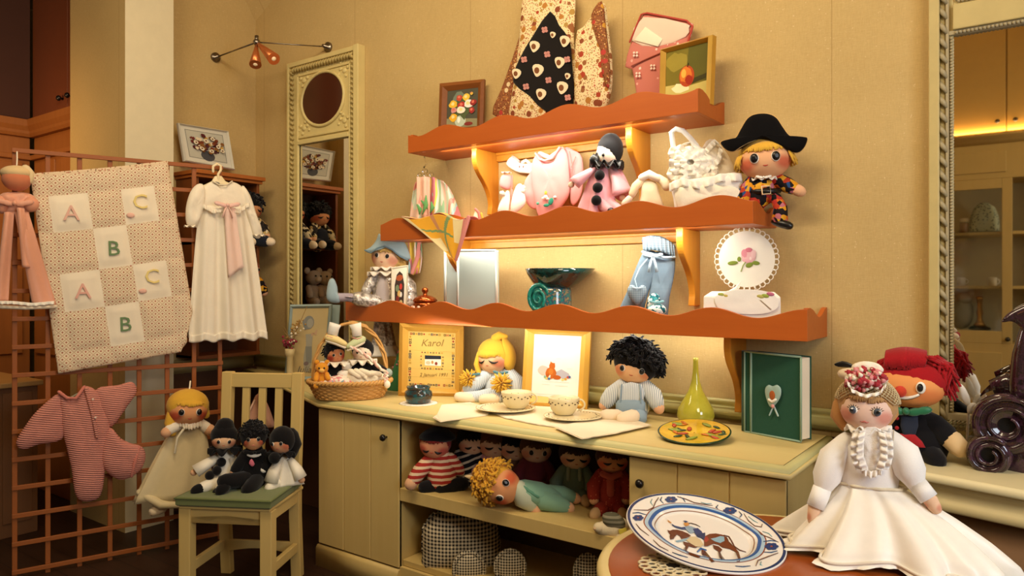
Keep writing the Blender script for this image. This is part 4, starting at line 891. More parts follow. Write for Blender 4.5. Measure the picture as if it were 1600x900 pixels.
# child portrait in a grey hinged frame
ink = plain('6E665A', .7)
art = [(plain('C4AE7C', .8), FULL)]
P = PY(482, 2.84, CZ, radians(30))
t, uv = frame_picture('framed_drawing', 'grey hinged frame with drawing of a bonneted child behind the wicker basket', P, [(453, 476), (518, 475), (509, 595), (444, 596)], [(457, 482), (513, 481), (504, 588), (449, 589)], .02, BLU, art, 'picture')
def flat(b, m, pts, e=.002): b.use(m); b.poly([uv(u, v, e) for u, v in pts])
b = B(); g1, g2, sk = plain('84857E', .8), plain('A09C8C', .8), plain('C4A080', .8)
flat(b, g2, circ(.53, .28, .12, .22)); flat(b, g1, [(.44, .44), (.62, .46), (.64, .2), (.5, .19)], .0022); flat(b, g2, [(.42, .62), (.62, .62), (.62, .44), (.46, .44)], .0024); flat(b, sk, [(.58, .64), (.72, .60), (.74, .68), (.70, .68), (.68, .64), (.58, .58)], .0026)
flat(b, g1, circ(.48, .79, .15, .10), .0026); flat(b, g2, circ(.52, .78, .09, .07), .0028); flat(b, g1, [(.30, .80), (.38, .68), (.48, .70), (.40, .74), (.34, .84)], .0028); flat(b, plain('7A6A6A', .8), circ(.50, .19, .07, .03), .003); b.build('child_drawing', t)
text_mesh('Julia', .055, ink, 'name_text', t, uv(.45, .10, .002), shear=.35)
b = B(BLU); q = [P(*p, 12) for p in ((505, 476), (527, 477), (519, 594), (497, 594))]
b.rings([q, [p+V((0, .012, 0)) for p in q]]); [setattr(f, 'smooth', False) for f in b.bm.faces]; b.build('hinged_leaf', t)
# narrow cream vase with dried flowers
P = PY(453, 2.74, CZ); t = thing('bud_vase', 'narrow cream vase of dried red and white flowers behind the chair', 'vase', P.loc, P.rz); k = P.k; h = P(453, 545).z
B(plain('CDB98A', .5)).lathe([(7*k, 0), (7*k, .02), (5*k, .04), (5*k, h-.05), (6.5*k, h-.04), (7.5*k, h-.03), (7.5*k, h), (5*k, h)], 18).build('vase_body', t)
b = B(plain('8A6A3A', .7)); rn = random.Random(5)
for k_ in range(9): b.tube([P(453, 548), P(452+rn.uniform(-6, 6), 530), P(453+rn.uniform(-12, 14), 515+rn.uniform(-4, 12))], .0015, 5)
b.tube([P(453, 548), P(462, 520), P(480, 478)], .0018, 5); b.build('stems', t)
for m_, n_, cx, cy, sx, sy, r in ((cloth('8A2A3A'), 34, 451, 534, 11, 7, 2.2), (cloth('EBDDC0'), 22, 457, 526, 8, 15, 1.6), (cloth('A8803E'), 40, 464, 508, 7, 14, 1.3)):
    b = B(m_)
    for q in range(n_):
        v = rn.gauss(0, .5); b.ell(P(cx+sx*rn.gauss(0, .5)+(-v*9 if sy > 13 else 0), cy+sy*v, rn.gauss(0, 5)), r*k*rn.uniform(.7, 1.3), None, 6, 4)
    b.build('flower_cluster', t)['kind'] = 'stuff'
# wicker basket
WIC, WID = wood('B98644', 'D6A560', .55, 3, 2), wood('A87234', 'C48F4A', .55, 3, 0)
bk = PZ(547, 621, CZ); BKP = bk; t = thing('wicker_basket', 'wicker basket of toys with tall arched handle at the left end of the worktop', 'basket', bk.loc, bk.rz); k = bk.k
rx0, rx1, hz = 51*k, 62*k, 23*k; sq = .72
b = B(WIC)
for i in range(9):
    z = .008+hz*i/8; R_ = rx0+(rx1-rx0)*i/8
    b.tube([V((R_*(1+.022*cos(22*a+pi*i))*cos(a), R_*sq*(1+.022*cos(22*a+pi*i))*sin(a), z)) for a in [2*pi*q/132 for q in range(132)]], hz/13, 6, cyc=True)
b.build('woven_side', t); b = B(WIC)
for s_ in (0, 1):
    b.tube([V(((rx1+.004+.006*cos(30*a+pi*s_))*cos(a), (rx1*sq+.004+.006*cos(30*a+pi*s_))*sin(a), hz+.012+.007*sin(30*a+pi*s_))) for a in [2*pi*q/150 for q in range(150)]], .0075, 6, cyc=True)
b.build('braided_rim', t); b = B(WID)
for q in range(22): a = 2*pi*(q+.25)/22; b.tube([V((rx0*cos(a), rx0*sq*sin(a), .004)), V((rx1*cos(a), rx1*sq*sin(a), hz+.01))], .004, 5)
b.lathe([(.002, .004), (rx0*.98, .004), (rx0*.98, .009), (.002, .009)], 28, (0, 0, 0), M.Scale(sq, 4, (0, 1, 0))); b.build('stakes', t)
hp = [(490, 596, 0), (491, 565, 0), (500, 540, 0), (514, 520, 0), (532, 508, 0), (550, 504, 0), (570, 510, 0), (588, 527, 0), (600, 552, 0), (605, 590, 0)]
for s_ in range(3):
    b = B(WIC); pts = [bk(*p) for p in hp]; fine = []
    for i in range(len(pts)-1):
        for q in range(6):
            u = (i*6+q); p = pts[i].lerp(pts[i+1], q/6); a = u*.42+s_*2.1; fine.append(p+V((.007*cos(a), .008*sin(a), .004*cos(a))))
    b.tube(fine, .0065, 6); b.build('handle_strand', t)
def BD(name, label, px, dep, zz=.05, cat='doll', group=None):
    P = Px(bk.loc + bk.R.inverted() @ V((0, dep*k, 0)) + V((0, 0, zz)), bk.rz); return D(name, label, P, group, cat)
def clown_small(label, x, y, face, r, dep, roll):
    d = BD('hooded_doll', label, x, dep); BL = cloth('121013')
    d.limb('black_body', [(x, y+36, 0), (x, y+24, 0), (x, y+16, 0)], [18, 18, 12], BL); d.limb('left_arm', [(x-11, y+18, -2), (x-20, y+28, -7), (x-14, y+33, -12)], [7, 8, 6], BL, ('hand', LACE, 6)); d.limb('right_arm', [(x+11, y+18, -2), (x+26, y+26, -6), (x+36, y+30, -8)], [7, 8, 6], BL, ('hand', cloth('9AA8A0'), 7))
    d.head((x, y, -4), r, face, roll=roll, yaw=-8 if x > 540 else 15, gap=.38, er=.15); d.hair('cap', BL, 1.16, .30, .26, name='hood'); d.ruff((x, y+14, -8), 23, LACE2, 'ruff', 9, .3, .2); return d
clown_small('black hooded doll with pale face in the right half of the wicker basket', 566, 550, PALE, (15, 13, 15), 4, 4)
d = clown_small('black haired red cheeked doll in the left half of the wicker basket', 524, 553, skin('C8845A', '9A2C22', .9), (14, 13, 15), 8, -8); d.hair('mop', cloth('131013', bump=1), 1.1, .3, .2, 90, .5)
TED = cloth('D8902A', .95, .9, 140); d = BD('teddy_bear', 'tiny orange teddy bear at the left side of the wicker basket', 503, -12, .07, 'teddy bear')
d.limb('body', [(503, 600, 0), (503, 588, 0)], [10, 8.5], TED); d.blob('head', (503, 575, -2), (10, 9, 9), TED); [d.blob('ear', (503+x, 566, 0), (4, 3, 4), TED) for x in (-8, 8)]; d.blob('muzzle', (503, 578, -10), (4.5, 4, 3.5), cloth('E8B45A')); [d.blob('eye', (503+x, 574, -10.5), 1.5, BLACK) for x in (-4, 4)]
d.limb('left_arm', [(496, 584, -4), (494, 592, -12)], [4.5, 4], TED); d.limb('right_arm', [(510, 584, -4), (513, 590, -12)], [4.5, 4], TED); d.limb('left_leg', [(498, 600, -6), (495, 601, -16)], [5, 5], TED); d.limb('right_leg', [(508, 600, -6), (511, 601, -16)], [5, 5], TED)
def bootee(label, P, pts_foot, pts_cuff, m, mc, rf, rc, lace):
    d = D('baby_bootee', label, P, 'baby bootees of the basket', 'bootee'); d.limb('foot', pts_foot, rf, m, flat=.8); d.limb('sole_edge', [(p[0], p[1]+rf[0]*.6, p[2]) for p in pts_foot], [r*.85 for r in rf], LACE2, flat=.5); d.limb('cuff', pts_cuff, rc, mc, round_=False, seg=14); d.limb('cord', [(pts_cuff[0][0]-rc[0]*.9, pts_cuff[0][1]+1, -7), (pts_cuff[0][0], pts_cuff[0][1]+3, -10), (pts_cuff[0][0]+rc[0]*.9, pts_cuff[0][1]+1, -7)], 1, cloth(lace)); return d
def BP(dep, zz=.0): return Px(bk.loc + bk.R.inverted() @ V((0, dep*k, 0)) + V((0, 0, zz)), bk.rz)
bootee('yellow knitted bootee hanging on the basket handle, left of the green one', BP(-10, .15), [(515, 528, -2), (526, 531, -6), (537, 536, -10)], [(519, 524, 0), (522, 512, 2), (524, 506, 2)], cloth('E6CE8E', .9, .8, 200), LACE, [8, 8, 6], [8, 8.5, 9.5], 'C88A80')
bootee('pale green knitted bootee hanging on the basket handle', BP(-10, .15), [(564, 531, -2), (555, 535, -6), (546, 540, -10)], [(558, 526, 0), (557, 514, 2), (555, 506, 2)], cloth('C4CC9E', .9, .8, 200), LACE, [8, 8, 6], [7.5, 8, 9.5], 'C88A80')
bootee('white knitted bootee standing inside the wicker basket between two dolls', BP(-4, .07), [(534, 584, -2), (543, 584, -6), (552, 583, -6)], [(542, 578, 0), (543, 570, 1), (543, 566, 1)], LACE, LACE, [8, 8, 7], [8, 9, 10], 'E8C8B8')
rn = random.Random(8)
for nm, lb, pts, th, m_, dz in (('knitted_jacket', 'cream knitted baby jacket filling the right of the wicker basket', [(540, 582), (560, 578), (585, 580), (602, 586), (604, 602), (575, 610), (545, 606)], 16, CRM, .075), ('knitted_shawl', 'white and pink knitted shawl folded at the front of the wicker basket', [(494, 600), (510, 590), (534, 585), (556, 588), (562, 604), (530, 609), (502, 609)], 14, patches(('F0E2CC', 'E0A09A', 'F2E8D8', 'D98A8A', 'EEDCC8', '8FA8A8'), 60, .9), .07)):
    d = BD(nm, lb, 550, -6, dz, 'baby knitwear'); d.pillow('folded_knit', pts, th, m_, -4, wr=9, ws=30)
    for q in range(5): d.limb('knit_roll', [(pts[0][0]+8+q*8, pts[0][1]+5+rn.uniform(-4, 2)-6, -16), (pts[0][0]+20+q*8, pts[0][1]+2+rn.uniform(-4, 2), -18)], 4.5, cloth(('E0A0A0', 'EBDCC4', 'D68C8C', '8FA39E', 'F2E6D4')[q] if nm == 'knitted_shawl' else 'F0E2C6', .9, .8, 220))
d = BD('plaited_cord', 'pink and white plaited cord tied to the right of the basket handle', 604, -10, .09, 'cord')
for q in range(2): d.limb('strand', [(548+2*sin(i*1.5+q*pi)+i*3.6, 540+i*2.9-6*sin(i*.2), -26+2*cos(i*1.5+q*pi)) for i in range(14)] + [(602+3*sin(i*1.6+q*pi), 578+i*2.2, -20) for i in range(9)], 1.9, cloth(('E8B8A8', 'F2E4D0')[q]))
d.blob('tassel', (604, 598, -20), (5, 4, 6), LACE2)
# green felt cone tree
P = PY(628, 2.95, CZ); t = thing('felt_tree', 'green felt cone with pink dots behind the left wooden frame', 'ornament', P.loc, P.rz); k = P.k; h = P(628, 532).z
b = B(cloth('3E7A4A')); b.lathe([(24*k, 0), (24*k, .006), (12*k, h*.5), (1.5*k, h)], 24); b.build('cone', t); b = B(cloth('D88A8A'))
for q in range(26): z = rn.uniform(.06, .85); a = q*2.4; r = 24*k*(1-z)+.001; b.ell((r*cos(a), r*sin(a), z*h), .007, None, 7, 4)
b.build('pink_dots', t)
# birth sampler in a wooden frame
FW = wood('C48F36', 'D8A94E', .35, 1, 2); SH_ = plain('DDB864', .8); art = [(SH_, FULL), (plain('C8A04C', .8), [(.03, .665), (.97, .66), (.97, .655), (.03, .66)]), (plain('C8A04C', .8), [(.03, .335), (.97, .33), (.97, .327), (.03, .332)]), (plain('C8A04C', .8), [(.03, .19), (.97, .18), (.97, .177), (.03, .187)])]
P = PZ(672, 619, CZ, radians(33)); P.loc.y += .0
t, uv = frame_picture('framed_sampler', 'light wooden frame with cross stitched birth sampler behind the teal bowl', P, [(623.5, 505), (724, 509.5), (723.5, 619.4), (622, 618.7)], [(637, 517.5), (711, 521), (710.5, 608), (636, 605)], .03, FW, art, 'sampler', lean=.03)
b = B(); cs = ['8E2A2A', '4A4030', 'B88A2A', '3A3A46', '6E5A2A', 'A83A2E', '5E5230', 'C89A3A', '2E3A4E']; rn = random.Random(4)
def motif(u, v, s, c):
    m_ = plain(c, .8); b.use(m_); w, h = s*.5, s*.5*.86; kk = rn.randrange(3)
    if kk == 0: b.poly([uv(u-w, v-h, .0015), uv(u+w, v-h, .0015), uv(u+w, v+h, .0015), uv(u-w, v+h, .0015)]); b.use(SH_); b.poly([uv(u-w*.4, v-h*.4, .002), uv(u+w*.4, v-h*.4, .002), uv(u+w*.4, v+h*.4, .002), uv(u-w*.4, v+h*.4, .002)])
    elif kk == 1: b.poly([uv(u, v-h, .0015), uv(u+w, v, .0015), uv(u, v+h, .0015), uv(u-w, v, .0015)])
    else:
        for q in (-.7, .7): b.poly([uv(u+(q-.25)*w, v-h, .0015), uv(u+(q+.25)*w, v-h, .0015), uv(u+(q+.25)*w, v+h, .0015), uv(u+(q-.25)*w, v+h, .0015)])
        b.poly([uv(u-w, v-h*.2, .0018), uv(u+w, v-h*.2, .0018), uv(u+w, v+h*.2, .0018), uv(u-w, v+h*.2, .0018)])
for q in range(17):
    if q not in (6, 12): motif(.06+.055*q, .955, .045, cs[q % 9]); motif(.06+.055*q, .055, .045, cs[(q*2+1) % 9])
for q in range(16):
    if q not in (4, 10): motif(.045, .90-.052*q, .05, cs[(q*4+2) % 9]); motif(.955, .90-.052*q, .05, cs[(q*5) % 9])
for q in range(8): motif(.30+.06*q, .63, .035, cs[q]); motif(.30+.06*q, .345, .035, cs[(q+3) % 9])
for q in range(4): motif(.28, .56-.055*q, .035, cs[(q+5) % 9]); motif(.74, .56-.055*q, .035, cs[(q+1) % 9])
b.build('stitched_border', t); b = B()
for m_, pts in ((plain('EDE4D2', .8), [(.36, .40), (.70, .40), (.70, .58), (.36, .58)]), (plain('1E2430', .7), [(.36, .51), (.70, .52), (.70, .58), (.36, .58)]), (plain('8A3A2A', .8), circ(.60, .44, .03, .03)), (plain('C08A50', .8), circ(.52, .46, .025, .03)), (plain('C9BC98', .8), circ(.43, .45, .05, .03))): b.use(m_); b.poly([uv(u, v, .0016+.0003*b.i) for u, v in pts])
b.build('stitched_scene', t)
st = plain('94783C', .8); text_mesh('Karol', .052, st, 'name_text', t, uv(.5, .80, .002), shear=.3); text_mesh('2 Januari 1991', .026, st, 'date_text', t, uv(.55, .235, .002), shear=.3)
# small teal bowl on a paper doily
P = PZ(654, 630, CZ); t = thing('small_bowl', 'small dark teal glazed bowl on a white paper doily', 'bowl', P.loc+V((0, 0, .002)), P.rz); k = P.k
B(glaze(('0E2E36', '14505A', '3A2A1E', '0C3440'), 26, .1)).lathe([(15*k, 0), (19*k, 3*k), (22*k, 11*k), (21*k, 18*k), (17*k, 21*k), (18.5*k, 24*k), (19*k, 26*k), (17*k, 25*k), (14*k, 18*k), (2*k, 15*k)], 32).build('bowl_body', t)
t = thing('paper_doily', 'round white paper doily under the small dark teal bowl', 'doily', P.loc, P.rz)
B(WC).lathe([(.001, 0), (28*k, 0), (30*k, .001), (28*k, .002), (.001, .002)], 60, fn=lambda a, z: 1+.03*cos(20*a)).build('doily_disc', t)
# napkins
NAP = cloth('EBDDBE', .9, .5, 300)
def napkin(label, pts, z, th=.0016):
    w = [at(x, y, Z=CZ+z) for x, y in pts]; c = sum(w, V())/len(w); t = thing('cloth_napkin', label, 'napkin', c, 0, 'napkins under the cups')
    for q in range(2):
        b = B(NAP); lo = [(p-c)*(1-.03*q)+V((0, 0, q*th)) for p in w]; n_ = []
        for a, e in zip(lo, lo[1:]+lo[:1]): n_ += [a.lerp(e, f/6) + V((0, 0, .0012*sin((f+len(n_))*1.3)**2)) for f in range(6)]
        b.rings([n_, [p+V((0, 0, th*.8)) for p in n_]]); [setattr(f, 'smooth', False) for f in b.bm.faces]; b.build('folded_layer' if q else 'bottom_layer', t)
    return t
napkin('cream folded napkin nearest the small teal bowl', [(676, 653), (683, 648), (690, 633), (735, 629), (772, 640), (760, 650), (688, 660)], .001)
napkin('large cream napkin under the two cup plates', [(742, 636), (860, 634), (945, 644), (936, 666), (868, 668), (837, 664), (790, 654)], .002)
napkin('cream napkin with point towards the yellow plate', [(866, 668), (925, 655), (985, 654), (1018, 665), (962, 678), (909, 687)], .009)
# cups and plates
CER = plain('EADBB0', .22, .5); SPK = plain('5E4A30', .5)
def cup_set(px, py, cpx, cpy, la, lb, rx, ch):
    P = PZ(px, py, CZ+.011); k = P.k; R_ = rx*k
    t = thing('saucer_plate', la, 'plate', P.loc, P.rz, 'plates under the cups'); T = M.Scale(.92, 4, (0, 1, 0))
    B(CER).lathe([(R_*.4, 0), (R_*.75, .002), (R_, .010), (R_*1.0, .013), (R_*.93, .0125), (R_*.7, .006), (.002, .005)], 40, (0, 0, 0), T).build('plate_body', t); b = B(SPK); rn = random.Random(px)
    for q in range(46): a = 2*pi*q/46; rr_ = R_*(.86+rn.uniform(-.05, .05)); b.ell((rr_*cos(a), rr_*sin(a)*.92, .0118), (.0035, .0022, .001), (0, 0, rn.uniform(0, 3)), 6, 4)
    b.build('sprigged_border', t)
    Q = PZ(cpx, cpy, CZ+.018); t = thing('tea_cup', lb, 'cup', Q.loc, Q.rz, 'sprigged cups'); r = 23*Q.k; h = ch*Q.k
    B(CER).lathe([(r*.6, 0), (r*.64, .004), (r*.88, h*.3), (r*1.0, h*.75), (r*1.06, h), (r*1.03, h+.001), (r*.95, h*.72), (r*.8, h*.25), (.002, h*.12)], 36).build('cup_body', t)
    b = B(CER); b.tube([V((r*.98+.028*sin(a)*1, 0, h*.58+.024*cos(a))) for a in [pi*q/12 for q in range(13)]], .0042, 8); b.build('handle', t); b = B(SPK)
    for q in range(26): a = 2*pi*q/26; b.ell((r*1.005*cos(a), r*1.005*sin(a), h*(.72+.05*(-1)**q)), (.004, .004, .003), None, 6, 4)
    b.build('sprigged_band', t)
cup_set(790, 640, 807, 637, 'cream sprigged plate under the left cup beside the sleepy blond doll', 'cream sprigged cup left of the other cup', 47, 25)
cup_set(895, 653, 881, 647, 'cream sprigged plate under the right cup below the bear picture', 'cream sprigged cup right of the other cup', 46, 26)
# sleepy blond doll
SB = stripes('DEE2E4', 'A8B4C0', 130, 0, .55); YH = cloth('E3B43C', .9, .9, 160); CREAMS = cloth('F2DEC0')
P = PZ(776, 625, CZ, radians(16)); d = D('rag_doll', 'sleepy blond rag doll with yellow pompom pigtails between the wooden frames', P)
d.limb('striped_body', [(782, 612, 0), (781, 596, 0), (778, 580, 2)], [28, 26, 15], SB, flat=.6); d.limb('left_arm', [(765, 584, -2), (748, 598, -8), (738, 606, -12)], [11, 12, 11], SB, ('hand', SKINS, (7, 7, 9))); d.limb('right_arm', [(795, 584, 0), (808, 596, -4), (812, 612, -8)], [11, 13, 12], SB, ('hand', SKINS, 8))
d.limb('left_leg', [(772, 614, -14), (756, 617, -24), (736, 617, -32)], [10, 10, 9], SB); d.limb('left_foot', [(748, 618, -30), (732, 615, -36)], [9, 8], CREAMS); d.limb('right_leg', [(788, 614, -14), (784, 618, -26), (780, 618, -32)], [10, 10, 9], SB); d.limb('right_foot', [(784, 619, -34), (771, 618, -40)], [9, 8], CREAMS)
d.head((771, 560, -4), (25, 17, 23), skin('E8BC92', 'C85A40', .7), roll=-3, yaw=-12, eyes='shut', gap=.44, er=.19, ez=-.10, mouth='small'); d.hair('bob', YH, 1.13, .22, .26, 70, .3, fringe=(.12, .6))
d.pillow('hair_side', [(786, 526), (800, 540), (805, 562), (800, 580), (790, 574), (792, 550)], 14, YH, 0, wr=2); d.limb('hair_tuft', [(776, 530, 0), (782, 524, -2), (790, 526, 0)], [10, 7, 4], YH); d.limb('left_lock', [(752, 552, -6), (748, 568, -8), (752, 582, -10)], [5, 5, 4], YH)
def yarn_pom(d, c, r, m, n=60):
    b = B(m); rn = random.Random(n); o = d.P(*c)
    for q in range(n): v = V((rn.gauss(0, 1), rn.gauss(0, 1), rn.gauss(0, 1))).normalized()*r*d.k; b.tube([o, o+v*.6, o+v*rn.uniform(.85, 1.1)], [.002, .004, .0022], 5)
    b.build('pigtail_pompom', d.t)
yarn_pom(d, (739, 590, -16), 15, YH, 110); yarn_pom(d, (793, 596, -26), 17, YH, 110); d.bow((746, 583, -16), 12, satin('4A7E8A')); d.bow((790, 580, -22), 13, satin('4A7E8A'))
# bear picture
F3 = wood('CF9A3A', 'DDB050', .3, 1, 2); wp = plain('F2EEE4', .8); art = [(wp, FULL)]
P = PZ(814, 633, CZ, radians(17)); P = Px(P.loc + V((0, -.02, 0)), radians(17))
t, uv = frame_picture('framed_bear_picture', 'light wooden frame with white bear picture behind the right cup', P, [(819, 514), (922, 519), (917, 640), (814, 634)], [(833, 522.5), (907, 526), (902, 625), (829, 618)], .025, F3, art, 'picture', lean=.04)
b = B()
def fl2(c, pts, e): b.use(plain(c, .8)); b.poly([uv(u, v, e) for u, v in pts])
fl2('E6BFB0', circ(.24, .42, .13, .075, 14, None, .08), .0012); fl2('B8B4BC', [(.50, .41), (.62, .46), (.78, .40), (.82, .34), (.70, .31), (.54, .33)], .0012)
fl2('C4661E', circ(.40, .385, .115, .095, 16, None, .05), .0015); fl2('C4661E', circ(.42, .50, .065, .055), .0017); fl2('C4661E', [(.37, .53), (.385, .575), (.42, .55)], .0017); fl2('C4661E', [(.44, .55), (.48, .55), (.47, .51)], .0017); fl2('B85A1A', circ(.53, .325, .09, .035), .0018); fl2('B85A1A', circ(.36, .33, .06, .05), .0019); fl2('D87A2A', circ(.40, .41, .05, .05), .002); fl2('F2E8D0', [(.34, .30), (.38, .36), (.40, .35), (.39, .28)], .0022)
for c, u, v in (('4A78A8', .37, .295), ('D8C86A', .31, .30), ('88B0A0', .28, .32), ('D8A03A', .72, .31), ('C0503A', .77, .34), ('4A6A9A', .80, .345), ('E0D080', .66, .295)): fl2(c, circ(u, v, .028, .02), .0024)
b.build('bear_drawing', t); b = B(plain('D0CCC2', .8))
for v, u0, u1 in ((.24, .22, .8), (.195, .22, .4), (.19, .5, .78), (.47, .74, .86), (.62, .5, .6), (.03, .06, .94)): b.box(0, 1, -.0003, 0, 0, .0012, M.Translation(uv(u0, v, .0014)) @ M.Diagonal((uv(u1, v).x-uv(u0, v).x, 1, 1, 1)))
b.build('faint_lines', t)
# black haired doll
SW = stripes('E4E4DE', '9AA4AC', 130, 0, .5); DEN = cloth('8FA4B4'); P = PZ(988, 654, CZ, radians(16)); d = D('rag_doll', 'black haired rag doll in pale blue dungarees beside the yellow vase', P)
d.limb('shirt_body', [(989, 640, 0), (989, 618, 0), (990, 598, 2)], [26, 25, 17], SW, flat=.62); d.pillow('dungaree_seat', [(970, 622), (1008, 622), (1011, 640), (1004, 656), (974, 656), (967, 640)], 10, DEN, -19, sm=3); d.pillow('striped_bib', [(974, 598), (1005, 598), (1008, 626), (971, 626)], 7, SB, -17, sm=2); [d.limb('seam', [(x, 598, -23), (x+sx, 626, -25)], 1.2, DEN) for x, sx in ((976, -2), (1004, 2))]
d.limb('left_arm', [(974, 602, -2), (958, 616, -8), (951, 625, -12)], [12, 14, 12], SW, ('hand', SKINS, (8, 8, 10))); d.limb('right_arm', [(1006, 602, -2), (1022, 616, -8), (1028, 628, -12)], [12, 14, 12], SW, ('hand', SKINS, (9, 9, 11)))
d.limb('left_leg', [(980, 645, -10), (966, 648, -26)], [12, 11], DEN); d.limb('left_foot', [(972, 644, -34), (955, 642, -38)], [10, 9], CREAMS); d.limb('right_leg', [(998, 645, -10), (1003, 648, -26)], [14, 13], DEN); d.limb('right_foot', [(996, 644, -38), (983, 646, -46)], [11, 10], CREAMS)
d.head((992, 573, -4), (30, 21, 26), skin('E2B080', 'C8603A', .6), roll=8, gap=.50, ez=-.10, er=.19); hh = d.hair('mop', cloth('0E0B0C', .95, 1, 200), 1.22, .20, .34, 560, .75); hh.rotation_euler = (0, radians(10), 0)
# yellow-green vase
P = PZ(1087, 662, CZ); t = thing('long_neck_vase', 'yellow green glazed vase with long thin neck behind the yellow plate', 'vase', P.loc, P.rz); k = P.k
B(glaze(('A8A02A', 'B9B03C', '9A9628'), 6, .08)).lathe([(20*k, 0), (26*k, 4*k), (29*k, 14*k), (27*k, 24*k), (20*k, 36*k), (11*k, 52*k), (6.5*k, 66*k), (4.6*k, 80*k), (3.8*k, 98*k), (4.2*k, 103*k), (3*k, 103*k), (2.6*k, 90*k)], 32).build('vase_body', t)
# yellow painted plate propped towards the camera
P = PZ(1075, 690, CZ); t = thing('painted_plate', 'yellow painted plate with dark green rim lying before the long neck vase', 'plate', P.loc + V((0, .06, .022)), 0, None, (radians(9), radians(-2), P.rz)); R_ = 57*P.k
B(plain('1E3E24', .2, .5)).lathe([(.002, -.010), (R_*.5, -.010), (R_*.8, -.006), (R_*.98, .004), (R_, .009), (R_*.95, .0095)], 48, cap=False).build('green_rim', t)
B(glaze(('D8A81E', 'E2B82E', 'CFA020', 'A8A834'), 9, .15)).lathe([(R_*.955, .0096), (R_*.8, .006), (R_*.6, .003), (.002, .002)], 48, cap=False).build('yellow_glaze', t); b = B(); rn = random.Random(2)
for c, n_, s_ in (('2E4A2A', 7, .02), ('B8482A', 6, .024), ('8A9A3A', 8, .028), ('C8701E', 4, .02)):
    for q in range(n_): a = rn.uniform(0, 2*pi); r = R_*rn.uniform(.2, .82); b.use(plain(c, .2, .5)); b.ell((r*cos(a), r*sin(a), .0035+.004*(r/R_)), (s_, s_*.4, .003), (0, 0, rn.uniform(0, 3)), 10, 4)
b.build('painted_leaves', t)
# green velvet album with heart
P = PZ(1164, 675, CZ, radians(-19)); GV = cloth('1F4E3C', .85, .5, 90, .2)
t, q = album('green cloth album with a pale heart motif at the right end of the worktop', P, [(1164, 549), (1252, 558), (1252, 690), (1164, 674)], .06, GV, cloth('8FA890'), GV); t['group'] = 'photo albums'; k = P.k
b = B(cloth('8FA890')); e = V((0, -.002, 0)); b.tube([q[0].lerp(q[1], .12)+e, q[3].lerp(q[2], .12)+e], .0045, 6); b.build('hinge_braid', t)
d = D.__new__(D); d.P = P; d.k = k; d.t = t
o = d.pillow('heart_motif', [(1208, 637), (1200, 622), (1198, 608), (1203, 601), (1210, 603), (1217, 601), (1223, 608), (1221, 622)], 3, satin('9DB8B0'), -4, sm=3); d.blob('portrait', (1211, 617, -7), (5, 1.5, 7), cloth('A85A2A'), parent=o); d.limb('lace_bib', [(1206, 624, -7), (1211, 627, -7), (1216, 624, -7)], 2, LACE, parent=o); d.blob('ribbon_rose', (1212, 634, -7), (3, 2, 3), cloth('D89A98'), parent=o); d.limb('ribbon_tail', [(1211, 636, -5), (1205, 648, -4)], 1.6, satin('B4CCCC'), flat=.4, parent=o); d.limb('ribbon_tail', [(1213, 636, -5), (1218, 649, -4)], 1.6, satin('B4CCCC'), flat=.4, parent=o)
# ================================================================ DOLLS IN THE OPEN SHELF SECTION
MZ = .488
RS = stripes('E2C4A0', 'A8342C', 38, 2, .45); NS = stripes('C8BCA8', '1A1A22', 36, 2, .35, .9, (0, .35, 0)); BLK2 = cloth('100D10')
P = PY(690, 2.56, MZ); d = D('rag_doll', 'doll in red striped jersey and black hat sitting at the left of the open shelf', P)
d.limb('striped_jersey', [(690, 752, 0), (690, 735, 0), (688, 714, 2)], [24, 23, 17], RS); d.limb('left_arm', [(672, 718, -2), (656, 734, -8), (647, 746, -12)], [11, 12, 11], RS, ('hand', SKINS, (10, 10, 11))); d.limb('right_arm', [(704, 718, 0), (716, 735, 4)], [11, 11], RS, ('hand', SKINS, 8))
d.limb('trousers', [(682, 757, -2), (690, 758, -10), (708, 757, -8)], [14, 15, 14], BLK2); d.limb('left_leg', [(678, 758, -8), (664, 757, -14)], [11, 10], BLK2); d.limb('right_leg', [(702, 758, -8), (722, 754, -8)], [12, 11], BLK2)
d.head((679, 694, -4), (23, 20, 21), skin('D8906A', 'B03A3A', .8), roll=6, yaw=-10, eyes='shut', gap=.42, er=.15, ez=-.3); d.hair('bob', cloth('8E2A26', .9, .9, 150), 1.1, .25, .15, 40); d.pillow('black_hat', [(655, 684), (664, 672), (684, 666), (702, 672), (712, 684), (684, 690)], 20, BLK2, -6)
P = PY(736, 2.71, MZ); d = D('rag_doll', 'doll in navy zebra striped top behind the red striped doll', P)
d.limb('striped_body', [(734, 752, 0), (732, 725, 0), (732, 706, 2)], [24, 24, 18], NS); d.limb('right_arm', [(746, 710, -4), (752, 724, -12), (748, 738, -16)], [11, 12, 11], NS, ('hand', SKINS, 9)); d.limb('left_arm', [(718, 710, 0), (714, 730, -4)], [10, 11], NS); d.head((738, 690, -4), (22, 19, 20), SKINP, yaw=10, eyes='shut', er=.15, ez=-.2); d.hair('bob', BLK2, 1.1, .22, .2, 30); d.limb('legs', [(734, 752, -6), (750, 758, -20)], [13, 11], BLK2)
